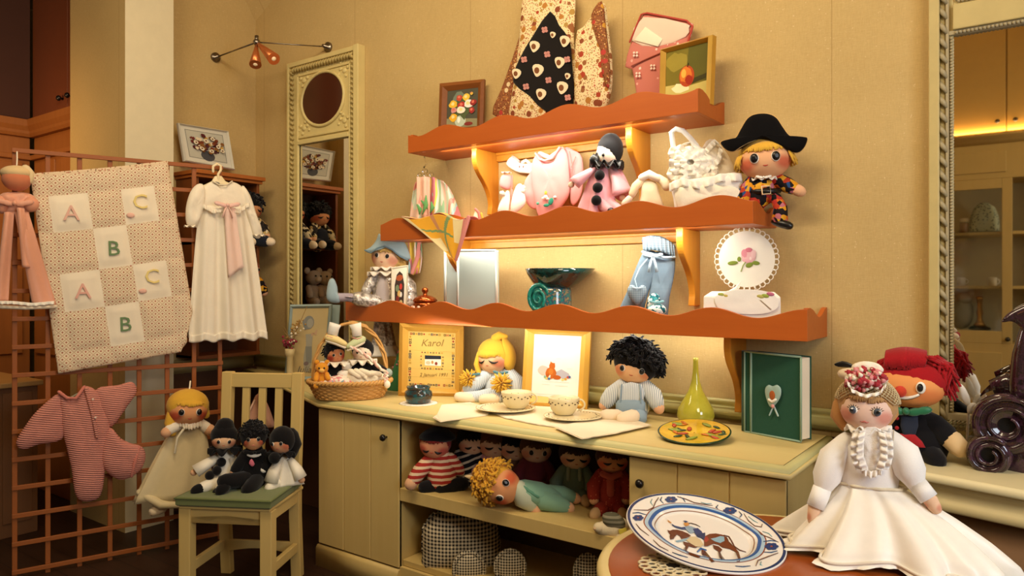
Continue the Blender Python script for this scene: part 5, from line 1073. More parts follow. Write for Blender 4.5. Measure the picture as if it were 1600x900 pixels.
for lb, px, hy, yy, bm, hm, ey in (('doll in pink with closed eyes behind the lying blond doll', 770, 694, 2.76, cloth('C88A86'), cloth('6A4426', .9, .9, 150), 'shut'), ('doll in brown top with dark eyes behind the lying blond doll', 803, 699, 2.80, cloth('7A5A44'), BLK2, 'shut'),
        ('doll in maroon overall with button eye right of the lying blond head', 836, 702, 2.80, cloth('6E2A2E'), cloth('5A3A24', .9, .9, 150), 'button'), ('doll in grey green dungarees sitting behind the lying blond legs', 897, 712, 2.80, cloth('6E8272'), cloth('3A2418', .9, .9, 150), 'shut'),
        ('doll in brick red knit with scarf at the right end of the open shelf', 955, 718, 2.74, dotted('9A362C', ('C86A50', '8A2A24'), 90, .25), cloth('4A2A1A', .9, .9, 150), 'shut')):
    P = PY(px, yy, MZ); d = D('rag_doll', lb, P); by = 440+(CH-MZ)/P.k-8
    d.limb('body', [(px, by-8, 0), (px, by-26, 0), (px, hy+18, 2)], [23, 22, 16], bm); d.limb('left_arm', [(px-15, hy+22, -2), (px-28, hy+40, -8), (px-27, hy+54, -12)], [10, 11, 10], bm, ('hand', SKINS, 8)); d.limb('right_arm', [(px+15, hy+22, -2), (px+26, hy+40, -8), (px+24, hy+54, -12)], [10, 11, 10], bm, ('hand', SKINS, 8))
    d.limb('left_leg', [(px-9, by-2, -8), (px-20, by+1, -28)], [11, 10], bm, ('foot', cloth('D8B488'), (8, 9, 13))); d.limb('right_leg', [(px+9, by-2, -8), (px+15, by+1, -28)], [11, 10], bm, ('foot', cloth('D8B488'), (8, 9, 13)))
    d.head((px+2, hy, -4), (24, 20, 20), SKINP if px != 955 else skin('D89A70'), roll=5, yaw=8, eyes=ey, er=.17, ez=-.05, gap=.42); d.hair('bob', hm, 1.1, .22, .2, 36)
    if px == 955: d.limb('knit_scarf', [(942, 736, -18), (955, 740, -22), (968, 736, -18)], 5, cloth('B4564A')); d.limb('scarf_tail', [(954, 742, -22), (954, 764, -23)], 6, cloth('B4564A'), flat=.4)
    if px == 897: [d.limb('strap', [(x, 728, -15), (x, 744, -20)], 3, cloth('8E9A86')) for x in (888, 906)]
# lying blond doll
MNT = cloth('7FA890'); PT = satin('BCC2A8', .6); P = PY(800, 2.515, MZ); d = D('rag_doll', 'blond doll in mint dungarees lying on its side on the open shelf', P)
d.limb('mint_body', [(818, 768, 0), (842, 772, 0), (858, 778, 0)], [24, 24, 22], MNT, flat=.8); d.limb('bib_strap', [(812, 752, -14), (826, 762, -20), (840, 770, -21)], 3, cloth('5E9078')); d.limb('upper_leg', [(850, 778, -8), (868, 783, -12), (880, 787, -12)], [18, 14, 12], MNT, ('foot', SKINS, (9, 9, 11))); d.limb('lower_leg', [(855, 775, 8), (880, 776, 14), (893, 781, 16)], [16, 13, 11], MNT, ('foot', SKINS, (9, 9, 11)))
d.limb('puffed_sleeve', [(812, 763, -10), (820, 776, -10), (830, 786, -10)], [15, 18, 12], PT, ('hand', SKINS, (10, 10, 12)))
h = d.head((783, 757, -6), (28, 25, 31), skin('E09A66', 'C8502E', .85), roll=0, gap=.44, ez=-.1, er=.19, mouth=None); d.hair('mop', cloth('D8A032', .9, 1, 110), 1.10, .2, .3, 520, .45); h.rotation_euler = (0, radians(-68), 0)
d.limb('cream_hat_tip', [(744, 752, 10), (734, 748, 10), (727, 747, 10)], [6, 4, 1.5], cloth('E0C8A0'))
# small white plush with yellow tag
P = PY(955, 2.49, MZ); d = D('plush_animal', 'small white plush animal with grey jacket and yellow tag on the open shelf edge', P, cat='soft toy')
WPL = cloth('E2D2B0', .95, .9, 160); d.limb('body', [(944, 826, 0), (960, 826, 0), (970, 822, 2)], [13, 15, 13], WPL); d.blob('head', (936, 823, -4), (9, 9, 8), WPL); d.blob('snout', (931, 823, -8), (4, 4, 3.5), cloth('D8B890')); d.pillow('grey_jacket', [(942, 802), (962, 800), (976, 812), (974, 824), (946, 820)], 11, stripes('8E8872', '5E5A48', 60, 2, .5), -4); d.pillow('yellow_tag', [(966, 822), (978, 819), (981, 831), (969, 834)], 1, plain('D8C44A', .6), -16, sm=0); d.limb('foot', [(962, 834, -8), (972, 834, -10)], 5, WPL)
# gingham tea cosy and pads on the bottom board
GN = gingham('D8C8A8', '16141A', 62); P = PY(721, 2.62, .15); d = D('gingham_cosy', 'black and white gingham tea cosy on the bottom board of the open shelf', P, cat='tea cosy')
cp = [(664, 890), (660, 860), (661, 828), (674, 808), (694, 799), (730, 798), (760, 806), (776, 822), (782, 850), (780, 888), (722, 894)]
d.pillow('cosy_body', cp, 34, GN, 0, sm=4, wr=3); ruffle(d, 'gingham_frill', [(664, 890, 0), (660, 860, 0), (661, 828, 0), (674, 808, 0), (694, 799, 0), (730, 798, 0), (760, 806, 0), (776, 822, 0), (782, 850, 0), (780, 888, 0)], 10, GN, 26, 4, (-.1, -.6), None, 1.5)
d.limb('cream_hem', [(666, 893, -20), (700, 898, -30), (740, 898, -30), (776, 892, -20)], 5, cloth('CDB68A'))
GN2 = gingham('E0D2B4', '18161C', 85)
for lb, cx, cy, rx, yy in (('round gingham pad leaning on the front of the gingham tea cosy', 733, 893, 24, 2.56), ('round gingham pad right of the gingham tea cosy', 797, 890, 23, 2.60), ('round gingham pad half hidden by the wooden table edge', 918, 897, 20, 2.62)):
    P = PY(cx, yy-.04, .15); d = D('gingham_pad', lb, P, 'round gingham pads', 'pad'); d.pillow('pad_face', circ(cx, cy-4, rx-3, 24, 16), 7, GN2, 0, sm=2); b = B(GN2); b.tube([P(cx+rx*cos(a), cy-4-26*sin(a)) for a in [2*pi*q/36 for q in range(36)]], [(.008+.003*(q % 2)) for q in range(36)], 6, cyc=True); b.build('frilled_edge', d.t)
# ================================================================ LEFT SIDE: CHAIR, LATTICE CLOTHES, CORNER SHELF
CHW = wood('C8A860', 'D6BA78', .5, 1, 2); CHX = wood('C8A860', 'D6BA78', .5, 1, 0)
CC = V((-3.06, 2.045, 0)); CRZ = radians(29.3); t = thing('wooden_chair', 'cream painted wooden chair with slatted back and sage seat cushion', 'chair', CC, CRZ)
SZC = .43
for sx in (-1, 1):
    B(CHW).box(sx*.192-.027, sx*.192+.027, -.18, -.126, 0, SZC).build('front_leg', t, bevel=.003)
    b = B(CHW); x = sx*.182; b.rings([[V((x+dx, y+dy, z)) for dx, dy in ((-.026, -.02), (.026, -.02), (.026, .02), (-.026, .02))] for y, z in ((.19, 0), (.165, .3), (.165, .5), (.185, .75), (.20, 1.0))]); [setattr(f, 'smooth', False) for f in b.bm.faces]; b.build('rear_post', t, bevel=.003)
    B(CHW).box(sx*.188-.012, sx*.188+.012, -.13, .15, .13, .175).build('side_stretcher', t, bevel=.003)
    B(CHW).box(sx*.188-.010, sx*.188+.010, -.13, .15, .37, SZC).build('side_apron', t, bevel=.003)
wv = [(-.17, SZC), (-.17, .362)] + [(-.17+.34*q/30, .375+.012*cos(2*pi*q/30*2) + .012*sin(pi*q/30)) for q in range(31)] + [(.17, .362), (.17, SZC)]
B(CHX).prism(wv, .02).build('front_apron', t, loc=(0, -.168, 0), bevel=.002)
B(CHX).prism([(-.165, .175), (-.165, .118)] + [(-.165+.33*q/20, .118+.02*sin(pi*q/20)) for q in range(21)] + [(.165, .175)], .018).build('rear_stretcher', t, loc=(0, .155, 0), bevel=.002)
B(CHX).box(-.215, .215, -.185, .185, SZC, SZC+.014).build('seat', t, bevel=.004)
B(CHX).box(-.16, .16, .182, .212, .925, .995).build('top_rail', t, bevel=.003); B(CHX).box(-.16, .16, .158, .18, .50, .55).build('lower_rail', t, bevel=.003)
for x in (-.085, 0, .085): b = B(CHW); b.rings([[V((x+dx, y+dy, z)) for dx, dy in ((-.018, -.009), (.018, -.009), (.018, .009), (-.018, .009))] for y, z in ((.169, .53), (.185, .75), (.197, .94))]); [setattr(f, 'smooth', False) for f in b.bm.faces]; b.build('back_slat', t, bevel=.002)
SAGE = cloth('6C7448', .9); t2 = thing('seat_cushion', 'flat sage green cushion on the cream wooden chair', 'cushion', CC + V((0, 0, SZC+.014)), CRZ)
b = B(SAGE); o_ = [(-.225, -.2), (.225, -.2), (.21, .17), (-.21, .17)]; b.rings([[V((x*f, y*f, z)) for x, y in o_] for f, z in ((.97, 0), (1, .008), (1, .034), (.98, .042))]); [setattr(f, 'smooth', False) for f in b.bm.faces]; b.build('cushion_pad', t2, bevel=.006); b = B(cloth('5A6138')); b.tube([V((x*1.005, y*1.005, .036)) for x, y in o_], .004, 6, cyc=True); b.build('piping', t2)
# three dolls on the chair
CSZ = SZC+.057; BLK3 = cloth('0D0B0D', .9, .5, 300); WHS = satin('E9E0CC', .5)
def chair_doll(label, px, py, cat='doll', nm='hooded_doll'): return D(nm, label, PZ(px, py, CSZ), 'dolls on the wooden chair')
d = chair_doll('white suited clown doll with black hood, leftmost of three dolls on the chair', 350, 757)
d.limb('white_suit', [(352, 752, 0), (352, 735, 0), (352, 712, 2)], [22, 20, 13], WHS, flat=.7)
d.limb('left_sleeve', [(340, 714, -3), (322, 724, -8), (306, 734, -10)], [8, 12, 14], WHS, ('hand', SKINS, 5), round_=False, flat=.7); d.limb('right_sleeve', [(362, 714, -2), (370, 730, -6), (374, 746, -8)], [8, 12, 13], WHS, None, round_=False, flat=.7)
d.limb('left_leg', [(346, 748, -8), (330, 752, -20), (318, 755, -26)], [11, 10, 9], WHS, ('shoe', BLK3, (8, 8, 12))); d.limb('right_leg', [(358, 748, -8), (352, 755, -24), (344, 758, -32)], [11, 10, 9], WHS, ('shoe', BLK3, (7, 7, 9)))
d.head((350, 686, -4), (18, 16, 16), skin('E0B48C', 'C05A40', .6), roll=4, gap=.42, er=.15, ez=-.05); d.hair('cap', BLK3, 1.14, .2, .34, name='hood'); d.limb('hood_crown', [(350, 676, 2), (351, 669, 2)], [18, 16], BLK3); d.ruff((352, 702, -4), 26, BLK3, 'ruff', 8, .35, .3); [d.blob('pompom', c, 7, BLK3) for c in ((346, 719, -14), (339, 731, -18), (328, 738, -20))]
d = chair_doll('black suited doll with bow tie, middle of three dolls on the chair', 397, 757, nm='rag_doll')
d.limb('black_jacket', [(396, 750, 0), (396, 730, 0), (397, 708, 2)], [23, 22, 16], BLK3, flat=.7); d.limb('left_arm', [(384, 710, -2), (374, 724, -6), (368, 732, -9)], [9, 9, 8], BLK3, ('hand', SKINS, 6)); d.limb('right_arm', [(409, 710, -2), (420, 720, -4), (414, 728, -8)], [9, 9, 8], BLK3, ('cuff', LACE, 6))
d.limb('left_leg', [(386, 746, -8), (368, 745, -22), (352, 744, -30)], [13, 12, 11], BLK3); d.limb('left_shoe', [(352, 752, -34), (346, 756, -38)], [9, 8], BLK3); d.limb('right_leg', [(400, 748, -8), (392, 754, -28), (388, 756, -36)], [13, 12, 11], BLK3)
d.head((396, 684, -4), (17, 15, 18), skin('D89A6C', 'B84A36', .8), gap=.42, er=.17, ez=.05, mouth='lips'); d.hair('mop', cloth('0E0B0C', .95, 1, 200), 1.24, .24, .26, 220, .3); d.bow((398, 703, -18), 17, BLK3, 'bow_tie'); d.pillow('white_collar', [(388, 702), (396, 706), (405, 701), (408, 708), (397, 712), (386, 709)], 3, LACE, -14, sm=2); d.pillow('pink_handkerchief', [(389, 720), (393, 713), (398, 721), (394, 725)], 2, cloth('C8687A'), -17, sm=2)
d = chair_doll('white robed doll with black hood turned sideways, rightmost of three dolls on the chair', 444, 756)
d.skirt((446, 712, 0), (444, 757, 0), 10, 27, WHS, 'white_robe', 5, .14, .55); d.limb('left_sleeve', [(438, 716, -4), (428, 734, -10), (424, 750, -12)], [7, 11, 14], WHS, None, round_=False, flat=.7); d.limb('right_sleeve', [(452, 716, -2), (464, 732, -6), (470, 745, -8)], [7, 11, 13], WHS, ('hand', SKINS, 5), round_=False, flat=.7)
d.limb('leg', [(432, 752, -10), (422, 757, -18)], [9, 8], WHS); d.head((440, 690, -4), (17, 16, 18), skin('D8A078', 'B8503A', .7), yaw=-28, roll=-6, gap=.4, er=.15); d.hair('cap', BLK3, 1.18, .2, .18, name='hood'); d.limb('hood_drape', [(454, 682, 4), (460, 696, 4), (456, 710, 2)], [13, 12, 8], BLK3); d.ruff((440, 708, -4), 22, BLK3, 'ruff', 8, .35, .3); d.blob('pompom', (429, 712, -16), 9, BLK3)
_l = CC + M.Rotation(CRZ, 3, 'Z') @ V((0, .30, .5)); d = D('pointed_cap', 'pale pink pointed cloth cap hanging behind the slats of the cream chair', Px(_l, facecam(_l)), cat='cap')
d.pillow('cap_cloth', [(399, 618), (412, 618), (428, 658), (426, 668), (384, 668), (384, 656)], 8, cloth('C99A84'), 0, sm=2, wr=3, ws=40); d.limb('cord', [(398, 624, -8), (390, 640, -10), (382, 660, -10)], 1.2, cloth('E2BDA4')); d.limb('hanging_loop', [(404, 620, 0), (406, 603, -4), (407, 590, -8)], 1, cloth('E2BDA4'))
# quilt
@memo
def lattice_print(base, c1, c2, fr):
    m = NT('quilted_print', .95, .12); o = m.sep(m.co(scale=(fr, fr, fr), rot=(0, .78, 0))); fx, fz = m.math('FRACT', o[0]), m.math('FRACT', o[2])
    ax = m.math('ABSOLUTE', m.math('SUBTRACT', fx, .5)); az = m.math('ABSOLUTE', m.math('SUBTRACT', fz, .5)); s_ = m.math('ADD', ax, az); mx = m.math('MAXIMUM', ax, az)
    c = m.mix(m.math('LESS_THAN', s_, .20), base, c1); c = m.mix(m.math('GREATER_THAN', mx, .43), c, c2); m.col(c); m.bump(m.noise(m.co(), 400), .3, .001); return m.m
QP = lattice_print('E6D6B8', 'A4523A', 'C8A88A', 42); QW = cloth('EFE3CC', .95); QE = dotted('DCC4A4', ('A85A44', '8A6A4A'), 90, .3)
P = PL(170, 420, .05); d = D('baby_quilt', 'cream patchwork alphabet quilt hanging on the lattice screen', P, cat='quilt')
c4 = [P(46.7, 271), P(262, 251), P(311, 545), P(91, 584)]
US, VS = (0, .10, .37, .61, .86, 1), (0, .115, .30, .505, .70, .905, 1)
def qpt(u, v, e=0):
    p = c4[0].lerp(c4[1], u).lerp(c4[3].lerp(c4[2], u), v)
    du = min(abs(u-x) for x in US); dv = min(abs(v-x) for x in VS); puff = min(1, du*22)*min(1, dv*26)
    sag = .006*sin(pi*u)*(1-v); fold = max(0, (u-.86)/.14)*max(0, (v-.80)/.20)
    return p + V((-.10*fold if 0 else 0, -.007*puff - .006*noise.noise((u*7, v*7, 1)) - e, -sag)) + (V((-.075, -.02, .04))*fold)
def qm(u, v):
    k_ = [i for i in range(5) if US[i] <= u < US[i+1]][0]; r = [i for i in range(6) if VS[i] <= v < VS[i+1]][0]
    if u < .018 or u > .982 or v < .018 or v > .985: return QE
    if 1 <= r <= 4 and 1 <= k_ <= 3 and ((r % 2 == 1 and k_ != 2) or (r % 2 == 0 and k_ == 2)): return QW
    return QP
b = B(QP, QW, QE); b.sheet(qpt, 100, 110, .008, qm); b.build('patchwork', d.t)
for ch, u, v, c in (('A', .235, .215, 'E6B8A6'), ('C', .735, .195, 'EAD488'), ('B', .49, .415, '6F8A62'), ('A', .235, .61, 'E6B0A0'), ('C', .735, .585, 'EAD488'), ('B', .49, .81, '6F8A62')):
    text_mesh(ch, .108, cloth(c), 'applique_letter', d.t, qpt(u, v, .006), (pi/2, radians(-2), 0), ext=.003)
for u, v in ((.65, .255), (.65, .65)): d.blob('applique_flower', qpt(u, v, .004), (6, 1.5, 4), cloth('E6B8A6'), seg=10, rows=6)
# christening gown on a cream hanger
GW = cloth('F0E6D2', .9, .4, 250); GP = cloth('EFD0C2', .9)
P = PL(350, 400, .06); d = D('christening_gown', 'long white baby gown with pink bow hanging on the lattice screen', P, cat='gown')
b = B(GW)
def gown(u, v):
    xl = 312-16*v**.8; xr = 387+31*v**.9; x = xl+(xr-xl)*u; y = 322+(206-5*u)*v + 2*sin(u*26)*v; return P(x, y, -8*sin(pi*u) + (5*sin(u*21+.6) + 3*sin(u*37))*(.25+.75*v))
b.sheet(gown, 90, 30, .004); b.build('gown_skirt', d.t); b = B(GW); b.sheet(lambda u, v: P(*(lambda q: (q[0], q[1]))((gx(u, v)))) if 0 else gown(u, 1-.03*(1-v)) + V((0, -.008-.004*sin(u*60), -.022*v)), 90, 4, .003); b.build('hem_frill', d.t)
d.pillow('yoke', [(331, 284), (340, 290), (352, 290), (361, 284), (376, 290), (384, 304), (388, 326), (350, 332), (311, 326), (312, 306), (318, 292)], 7, GW, 0, sm=3, wr=2); d.limb('neck_binding', [(331, 284, -6), (340, 290, -9), (352, 290, -9), (361, 284, -6)], 1.2, cloth('D8CCB4')); d.limb('neck_label', [(336, 286, -4), (340, 287, -4)], 2, cloth('8A8478'))
ruffle(d, 'yoke_frill', [(313, 318, -9), (330, 328, -13), (350, 324, -14), (370, 328, -13), (387, 316, -9)], 7, GW, 10, 2)
d.pillow('left_sleeve', [(318, 290), (308, 288), (297, 300), (290, 325), (291, 350), (302, 356), (310, 348), (316, 330), (320, 310)], 10, GW, -2, wr=4, ws=30); d.pillow('right_sleeve', [(378, 290), (390, 304), (399, 332), (409, 360), (406, 372), (397, 370), (390, 350), (382, 325)], 9, GW, 0, wr=4, ws=30)
d.ruff((296, 354, -6), 9, GW, 'left_cuff', 6, .3, .2); d.ruff((404, 368, -4), 9, GW, 'right_cuff', 6, .3, .2)
b = B(GP); b.sheet(lambda u, v: P(345+(18+6*v)*u+7*v, 326+108*v*(1-.15*u), -17-3*sin(u*6)) , 10, 16, .002); b.build('pink_panel', d.t); d.bow((350, 322, -20), 20, satin('EBC0B4'), 'pink_bow', None, 1.0)
P = PL(342, 275, .05); d = D('clothes_hanger', 'cream child clothes hanger holding the white gown', P, cat='hanger'); HC = plain('EAD9B0', .4)
d.limb('hook', [(341, 280, 0), (341, 272, 0), (345, 266, 0), (345, 259, 0), (339, 256, 0), (333, 260, 0), (333, 268, 0)], 2.0, HC, flat=.7); d.pillow('hanger_body', [(331, 283), (336, 275), (347, 275), (353, 283), (372, 291), (372, 294), (341, 288), (314, 294), (314, 291)], 3, HC, 2, sm=2)
# pink knitted romper
KN = NT('pink_knit', .95, .1); _o = KN.sep(KN.co(scale=(95, 95, 95), rot=(0, -.2, 0))); _h = KN.math('ADD', KN.math('SINE', KN.math('MULTIPLY', _o[2], 6.28)), KN.math('MULTIPLY', KN.noise(KN.co(scale=(120, 120, 300)), 1, 2), .8)); KN.col(KN.mix(KN.math('MULTIPLY_ADD', _h, .2, .45, True), 'C2766A', 'E4A090')); KN.bump(_h, .7, .004); KN = KN.m
P = PL(130, 690, .075); d = D('knitted_romper', 'pink knitted baby romper hanging on the lower lattice screen', P, cat='romper')
d.pillow('body', [(94, 614), (104, 622), (118, 622), (130, 604), (150, 610), (166, 640), (172, 668), (172, 690), (165, 728), (160, 766), (150, 781), (128, 783), (117, 770), (112, 735), (104, 700), (95, 660)], 12, KN, 0, sm=3, wr=4); d.pillow('left_sleeve', [(96, 614), (60, 640), (38, 668), (25, 692), (36, 703), (60, 695), (98, 686), (104, 650)], 9, KN, 2, wr=4)
d.pillow('right_sleeve', [(148, 610), (185, 602), (207, 597), (214, 612), (200, 634), (174, 668), (160, 650)], 9, KN, 2, wr=4); d.pillow('right_leg', [(160, 690), (172, 668), (188, 684), (204, 692), (222, 698), (227, 714), (218, 735), (193, 749), (172, 742), (158, 722)], 12, KN, -3, wr=4)
d.limb('neck_edge', [(92, 612, -4), (104, 621, -10), (118, 621, -10), (131, 604, -6)], 2.6, cloth('C87A6C', .9, .8, 200)); d.limb('neck_label', [(102, 619, -2), (110, 621, -3), (121, 615, -2)], 3.2, cloth('8E8A74'), flat=.4); d.limb('placket', [(133, 606, -12), (142, 640, -15), (150, 680, -15)], 2.4, KN, flat=.5); [d.blob('button', (x, y, -17), 2, plain('E8C8B8', .4)) for x, y in ((143, 622), (147, 650))]
d.limb('foot_cuff', [(216, 698, -8), (208, 720, -16), (204, 742, -10)], 2.5, cloth('C87A6C', .9, .8, 200))
# blond doll in a cream gown hanging on the lattice
P = PL(288, 700, .11); P = Px(P.loc, facecam(P.loc, 8)); d = D('rag_doll', 'blond rag doll in long cream satin gown hanging on the lattice beside the chair', P); YG = cloth('D9A83A', .9, .9, 160); CG = satin('DCCBA0', .5)
d.skirt((297, 656, 2), (272, 776, 0), 17, 56, CG, 'satin_gown', 6, .10, .38, pw=.75); b = B(CG); d.limb('gown_hem', [(222, 770, -2), (250, 783, -18), (278, 783, -18)], [9, 10, 8], CG, flat=.7)
d.limb('left_arm', [(282, 662, -6), (268, 666, -12), (262, 670, -14)], [8, 9, 8], LACE2, ('hand', SKINS, 8)); d.limb('right_arm', [(312, 662, 0), (322, 668, -4)], [9, 9], LACE2, ('hand', SKINS, 9)); d.limb('leg', [(254, 780, 0), (252, 790, 0)], [10, 10], CREAMS); d.limb('foot', [(252, 792, -4), (240, 796, -10)], [9, 8], CREAMS)
d.head((293, 640, -6), (28, 24, 24), skin('DC9A66', 'B8402C', .85), roll=4, gap=.44, er=.17, ez=.0); d.hair('bob', YG, 1.12, .22, .24, 60, fringe=(.36, .6)); d.limb('left_plait', [(270, 640, -2), (265, 660, -8), (268, 674, -12)], [8, 9, 6], YG); d.limb('right_lock', [(318, 632, 0), (322, 648, 0)], [7, 6], YG)
ruffle(d, 'lace_collar', [(276, 654, -16), (292, 659, -24), (312, 655, -16)], 9, LACE2, 8, 2.5); d.limb('ribbon', [(286, 664, -20), (274, 680, -22), (270, 703, -22)], 1.8, satin('E6DCC0')); d.limb('hanging_loop', [(294, 618, 0), (297, 606, 4), (299, 597, 10)], 1.2, LACE2)
# pink ribbon doll at the far left
P = PL(40, 370, .07); d = D('ribbon_doll', 'pink satin ribbon doll hanging at the top left of the lattice screen', P); PKS = satin('E2A184', .45); PKC = cloth('DE9C7E')
d.blob('head', (26, 280, -4), (20, 17, 19), cloth('CF7E5A')); d.blob('blond_hair', (26, 271, -2), (22, 19, 12), cloth('DDBF8E', .9, .9, 200)); d.limb('hair_plait', [(40, 264, -6), (47, 272, -8), (47, 284, -8)], [6, 6, 4], cloth('E2CBA0', .9, .9, 200)); d.pillow('ruffled_bodice', [(0, 304), (20, 300), (44, 302), (56, 310), (54, 328), (34, 334), (10, 334), (-4, 324)], 12, PKS, 0, wr=6, ws=40); d.blob('puff_sleeve', (48, 320, -8), (11, 10, 12), PKC); d.blob('puff_sleeve', (2, 320, -4), (10, 10, 14), PKC); d.blob('gold_heart', (6, 317, -15), (4, 2, 4), plain('C8A050', .3, .5, .6)); d.bow((22, 319, -18), 26, PKS, 'satin_bow')
def band(nm, a, b_, w0, w1, dp):
    b = B(PKS); b.sheet(lambda u, v: P(a[0]+(b_[0]-a[0])*v+(w0+(w1-w0)*v)*(u-.5), a[1]+(b_[1]-a[1])*v, dp-4*sin(v*5+u)-3*sin(u*5)), 8, 24, .003); b.build(nm, d.t)
band('long_tail', (33, 332), (69, 476), 22, 38, -10); band('long_tail', (14, 332), (2, 472), 16, 22, -10); band('short_tail', (31, 326), (43, 418), 12, 18, -16); ruffle(d, 'white_hem', [(-4, 470, -14), (20, 470, -14), (50, 473, -12), (84, 470, -10)], 5, LACE, 8, 2); d.limb('white_rod', [(-6, 479, -8), (40, 481, -8), (86, 479, -6)], 3, plain('E6D8C0', .6)); d.limb('hanging_cord', [(26, 262, 0), (27, 248, 6), (27, 236, 10)], 1, LACE2)
# floral print and dolls of the corner shelf
XP = -4.34; P = Px((XP, at(322, 300, X=XP).y, 2.14), radians(90)); W8 = plain('D8D4C4', .6)
art = [(W8, FULL), (plain('8A8A80', .7), [(.09, .10), (.91, .10), (.91, .91), (.09, .91)]), (plain('C2BFAE', .7), [(.105, .12), (.895, .12), (.895, .89), (.105, .89)]), (plain('4A4A4E', .7), circ(.5, .22, .15, .15, 16))]; rn = random.Random(6)
for q in range(80): a = rn.uniform(0, 2*pi); r = sqrt(rn.random()); art.append((plain(rn.choice(['5A1E22', '6E2A24', '7A3A1E', 'C8A050', '4E2428', '8A5A2A', 'E2D2B0']), .7), circ(.5+.34*r*cos(a), .56+.25*r*sin(a), .04, .045, 9, None, .25)))
for x, y in ((.36, .40), (.56, .36), (.47, .64), (.72, .52), (.25, .55), (.62, .72), (.80, .42)): art.append((plain('E2D6BA', .7), circ(x, y, .052, .058, 9, None, .25))); art.append((plain('6A3A1E', .7), circ(x, y, .02, .022, 8)))
frame_picture('framed_flower_print', 'white framed print of dark flowers standing on the corner shelf unit', P, [(278, 192), (357, 205), (367, 266), (288, 252)], [(281, 195), (354, 207), (363, 262), (291, 249)], .02, plain('D6D2C2', .5), art, 'picture')
def corner(Y, z): return Px((-4.27, Y, z), radians(90))
def pxY(Y, X=-4.27): return 800 + F*((X*cos(TH)+Y*sin(TH))/(-X*sin(TH)+Y*cos(TH)))
CHK = patches(('2A2420', 'D8C8A0', '3A3028', 'C8A868', '1E1A18', 'E0D2B0'), 60); NVY = cloth('1E222E')
for lb, Y in (('black haired doll in dark dungarees on the corner shelf, seen in the tall mirror', 2.66), ('black haired doll behind the right sleeve of the white gown', 2.885)):
    P = corner(Y, 1.70); x = pxY(Y); d = D('rag_doll', lb, P, 'dolls on the corner shelf'); by = 440-.25/P.k
    d.limb('checked_shirt', [(x, by-8, 0), (x, by-22, 0), (x, by-38, 2)], [17, 16, 11], CHK, flat=.7); d.limb('left_arm', [(x-10, by-36, -4), (x-18, by-24, -10), (x-19, by-15, -14)], [7, 8, 7], CHK, ('hand', SKINS, 6)); d.limb('right_arm', [(x+10, by-36, -4), (x+18, by-24, -10), (x+19, by-15, -14)], [7, 8, 7], CHK, ('hand', SKINS, 6)); d.pillow('dark_bib', [(x-9, by-30), (x+9, by-30), (x+12, by-4), (x-12, by-4)], 6, NVY, -12, sm=2)
    d.limb('left_leg', [(x-8, by-6, -6), (x-13, by-3, -26)], [10, 9], NVY, ('foot', CREAMS, (7, 7, 10))); d.limb('right_leg', [(x+8, by-6, -6), (x+13, by-3, -26)], [10, 9], NVY, ('foot', CREAMS, (7, 7, 10)))
    d.head((x, by-54, -4), (19, 16, 17), skin('C88A5E', 'A8402C', .8), eyes='shut', er=.16, ez=-.1); d.hair('mop', cloth('0E0B0C', .95, 1, 200), 1.18, .2, .36, 170, .45)
PLG = cloth('A89684', .95, .9, 150)
for lb, Y, z, m_ in (('grey plush bear on the lower corner shelf, seen in the tall mirror', 2.70, 1.29, PLG), ('beige plush bear on the lower corner shelf nearer the pale column', 2.60, 1.29, cloth('BBA388', .95, .9, 150))):
    P = corner(Y, z); x = pxY(Y); d = D('plush_bear', lb, P, 'plush bears on the corner shelf', 'teddy bear'); by = 440+(CH-z)/P.k
    d.limb('body', [(x, by-10, 0), (x, by-22, 0)], [15, 13], m_, flat=.75); d.blob('head', (x, by-46, -2), (15, 13, 13), m_); [d.blob('ear', (x+s_*12, by-58, 0), (6, 4, 6), m_) for s_ in (-1, 1)]; d.blob('muzzle', (x, by-43, -14), (6, 5, 5), cloth('C8B49A')); [d.blob('eye', (x+s_*5, by-49, -14), 1.8, BLACK) for s_ in (-1, 1)]; [d.limb('arm', [(x+s_*11, by-28, -4), (x+s_*16, by-16, -14)], [6, 5.5], m_) for s_ in (-1, 1)]; [d.limb('leg', [(x+s_*8, by-6, -6), (x+s_*12, by-5, -24)], [8, 7.5], m_) for s_ in (-1, 1)]
P = corner(2.9, 1.29); x = pxY(2.9); d = D('patchwork_doll', 'colourful patchwork soft doll low behind the white gown', P); by = 440+(CH-1.29)/P.k; d.limb('patchwork_body', [(x, by-8, 0), (x, by-24, 0), (x, by-42, 0)], [15, 17, 12], HQ); d.limb('arm', [(x+10, by-38, -4), (x+14, by-24, -10)], [8, 8], HQ, ('hand', SKINS, 6)); d.head((x, by-56, -2), (14, 12, 13), SKIN); d.hair('bob', cloth('8E4A2A', .9, .9, 150), 1.12, .22, .2, 30)
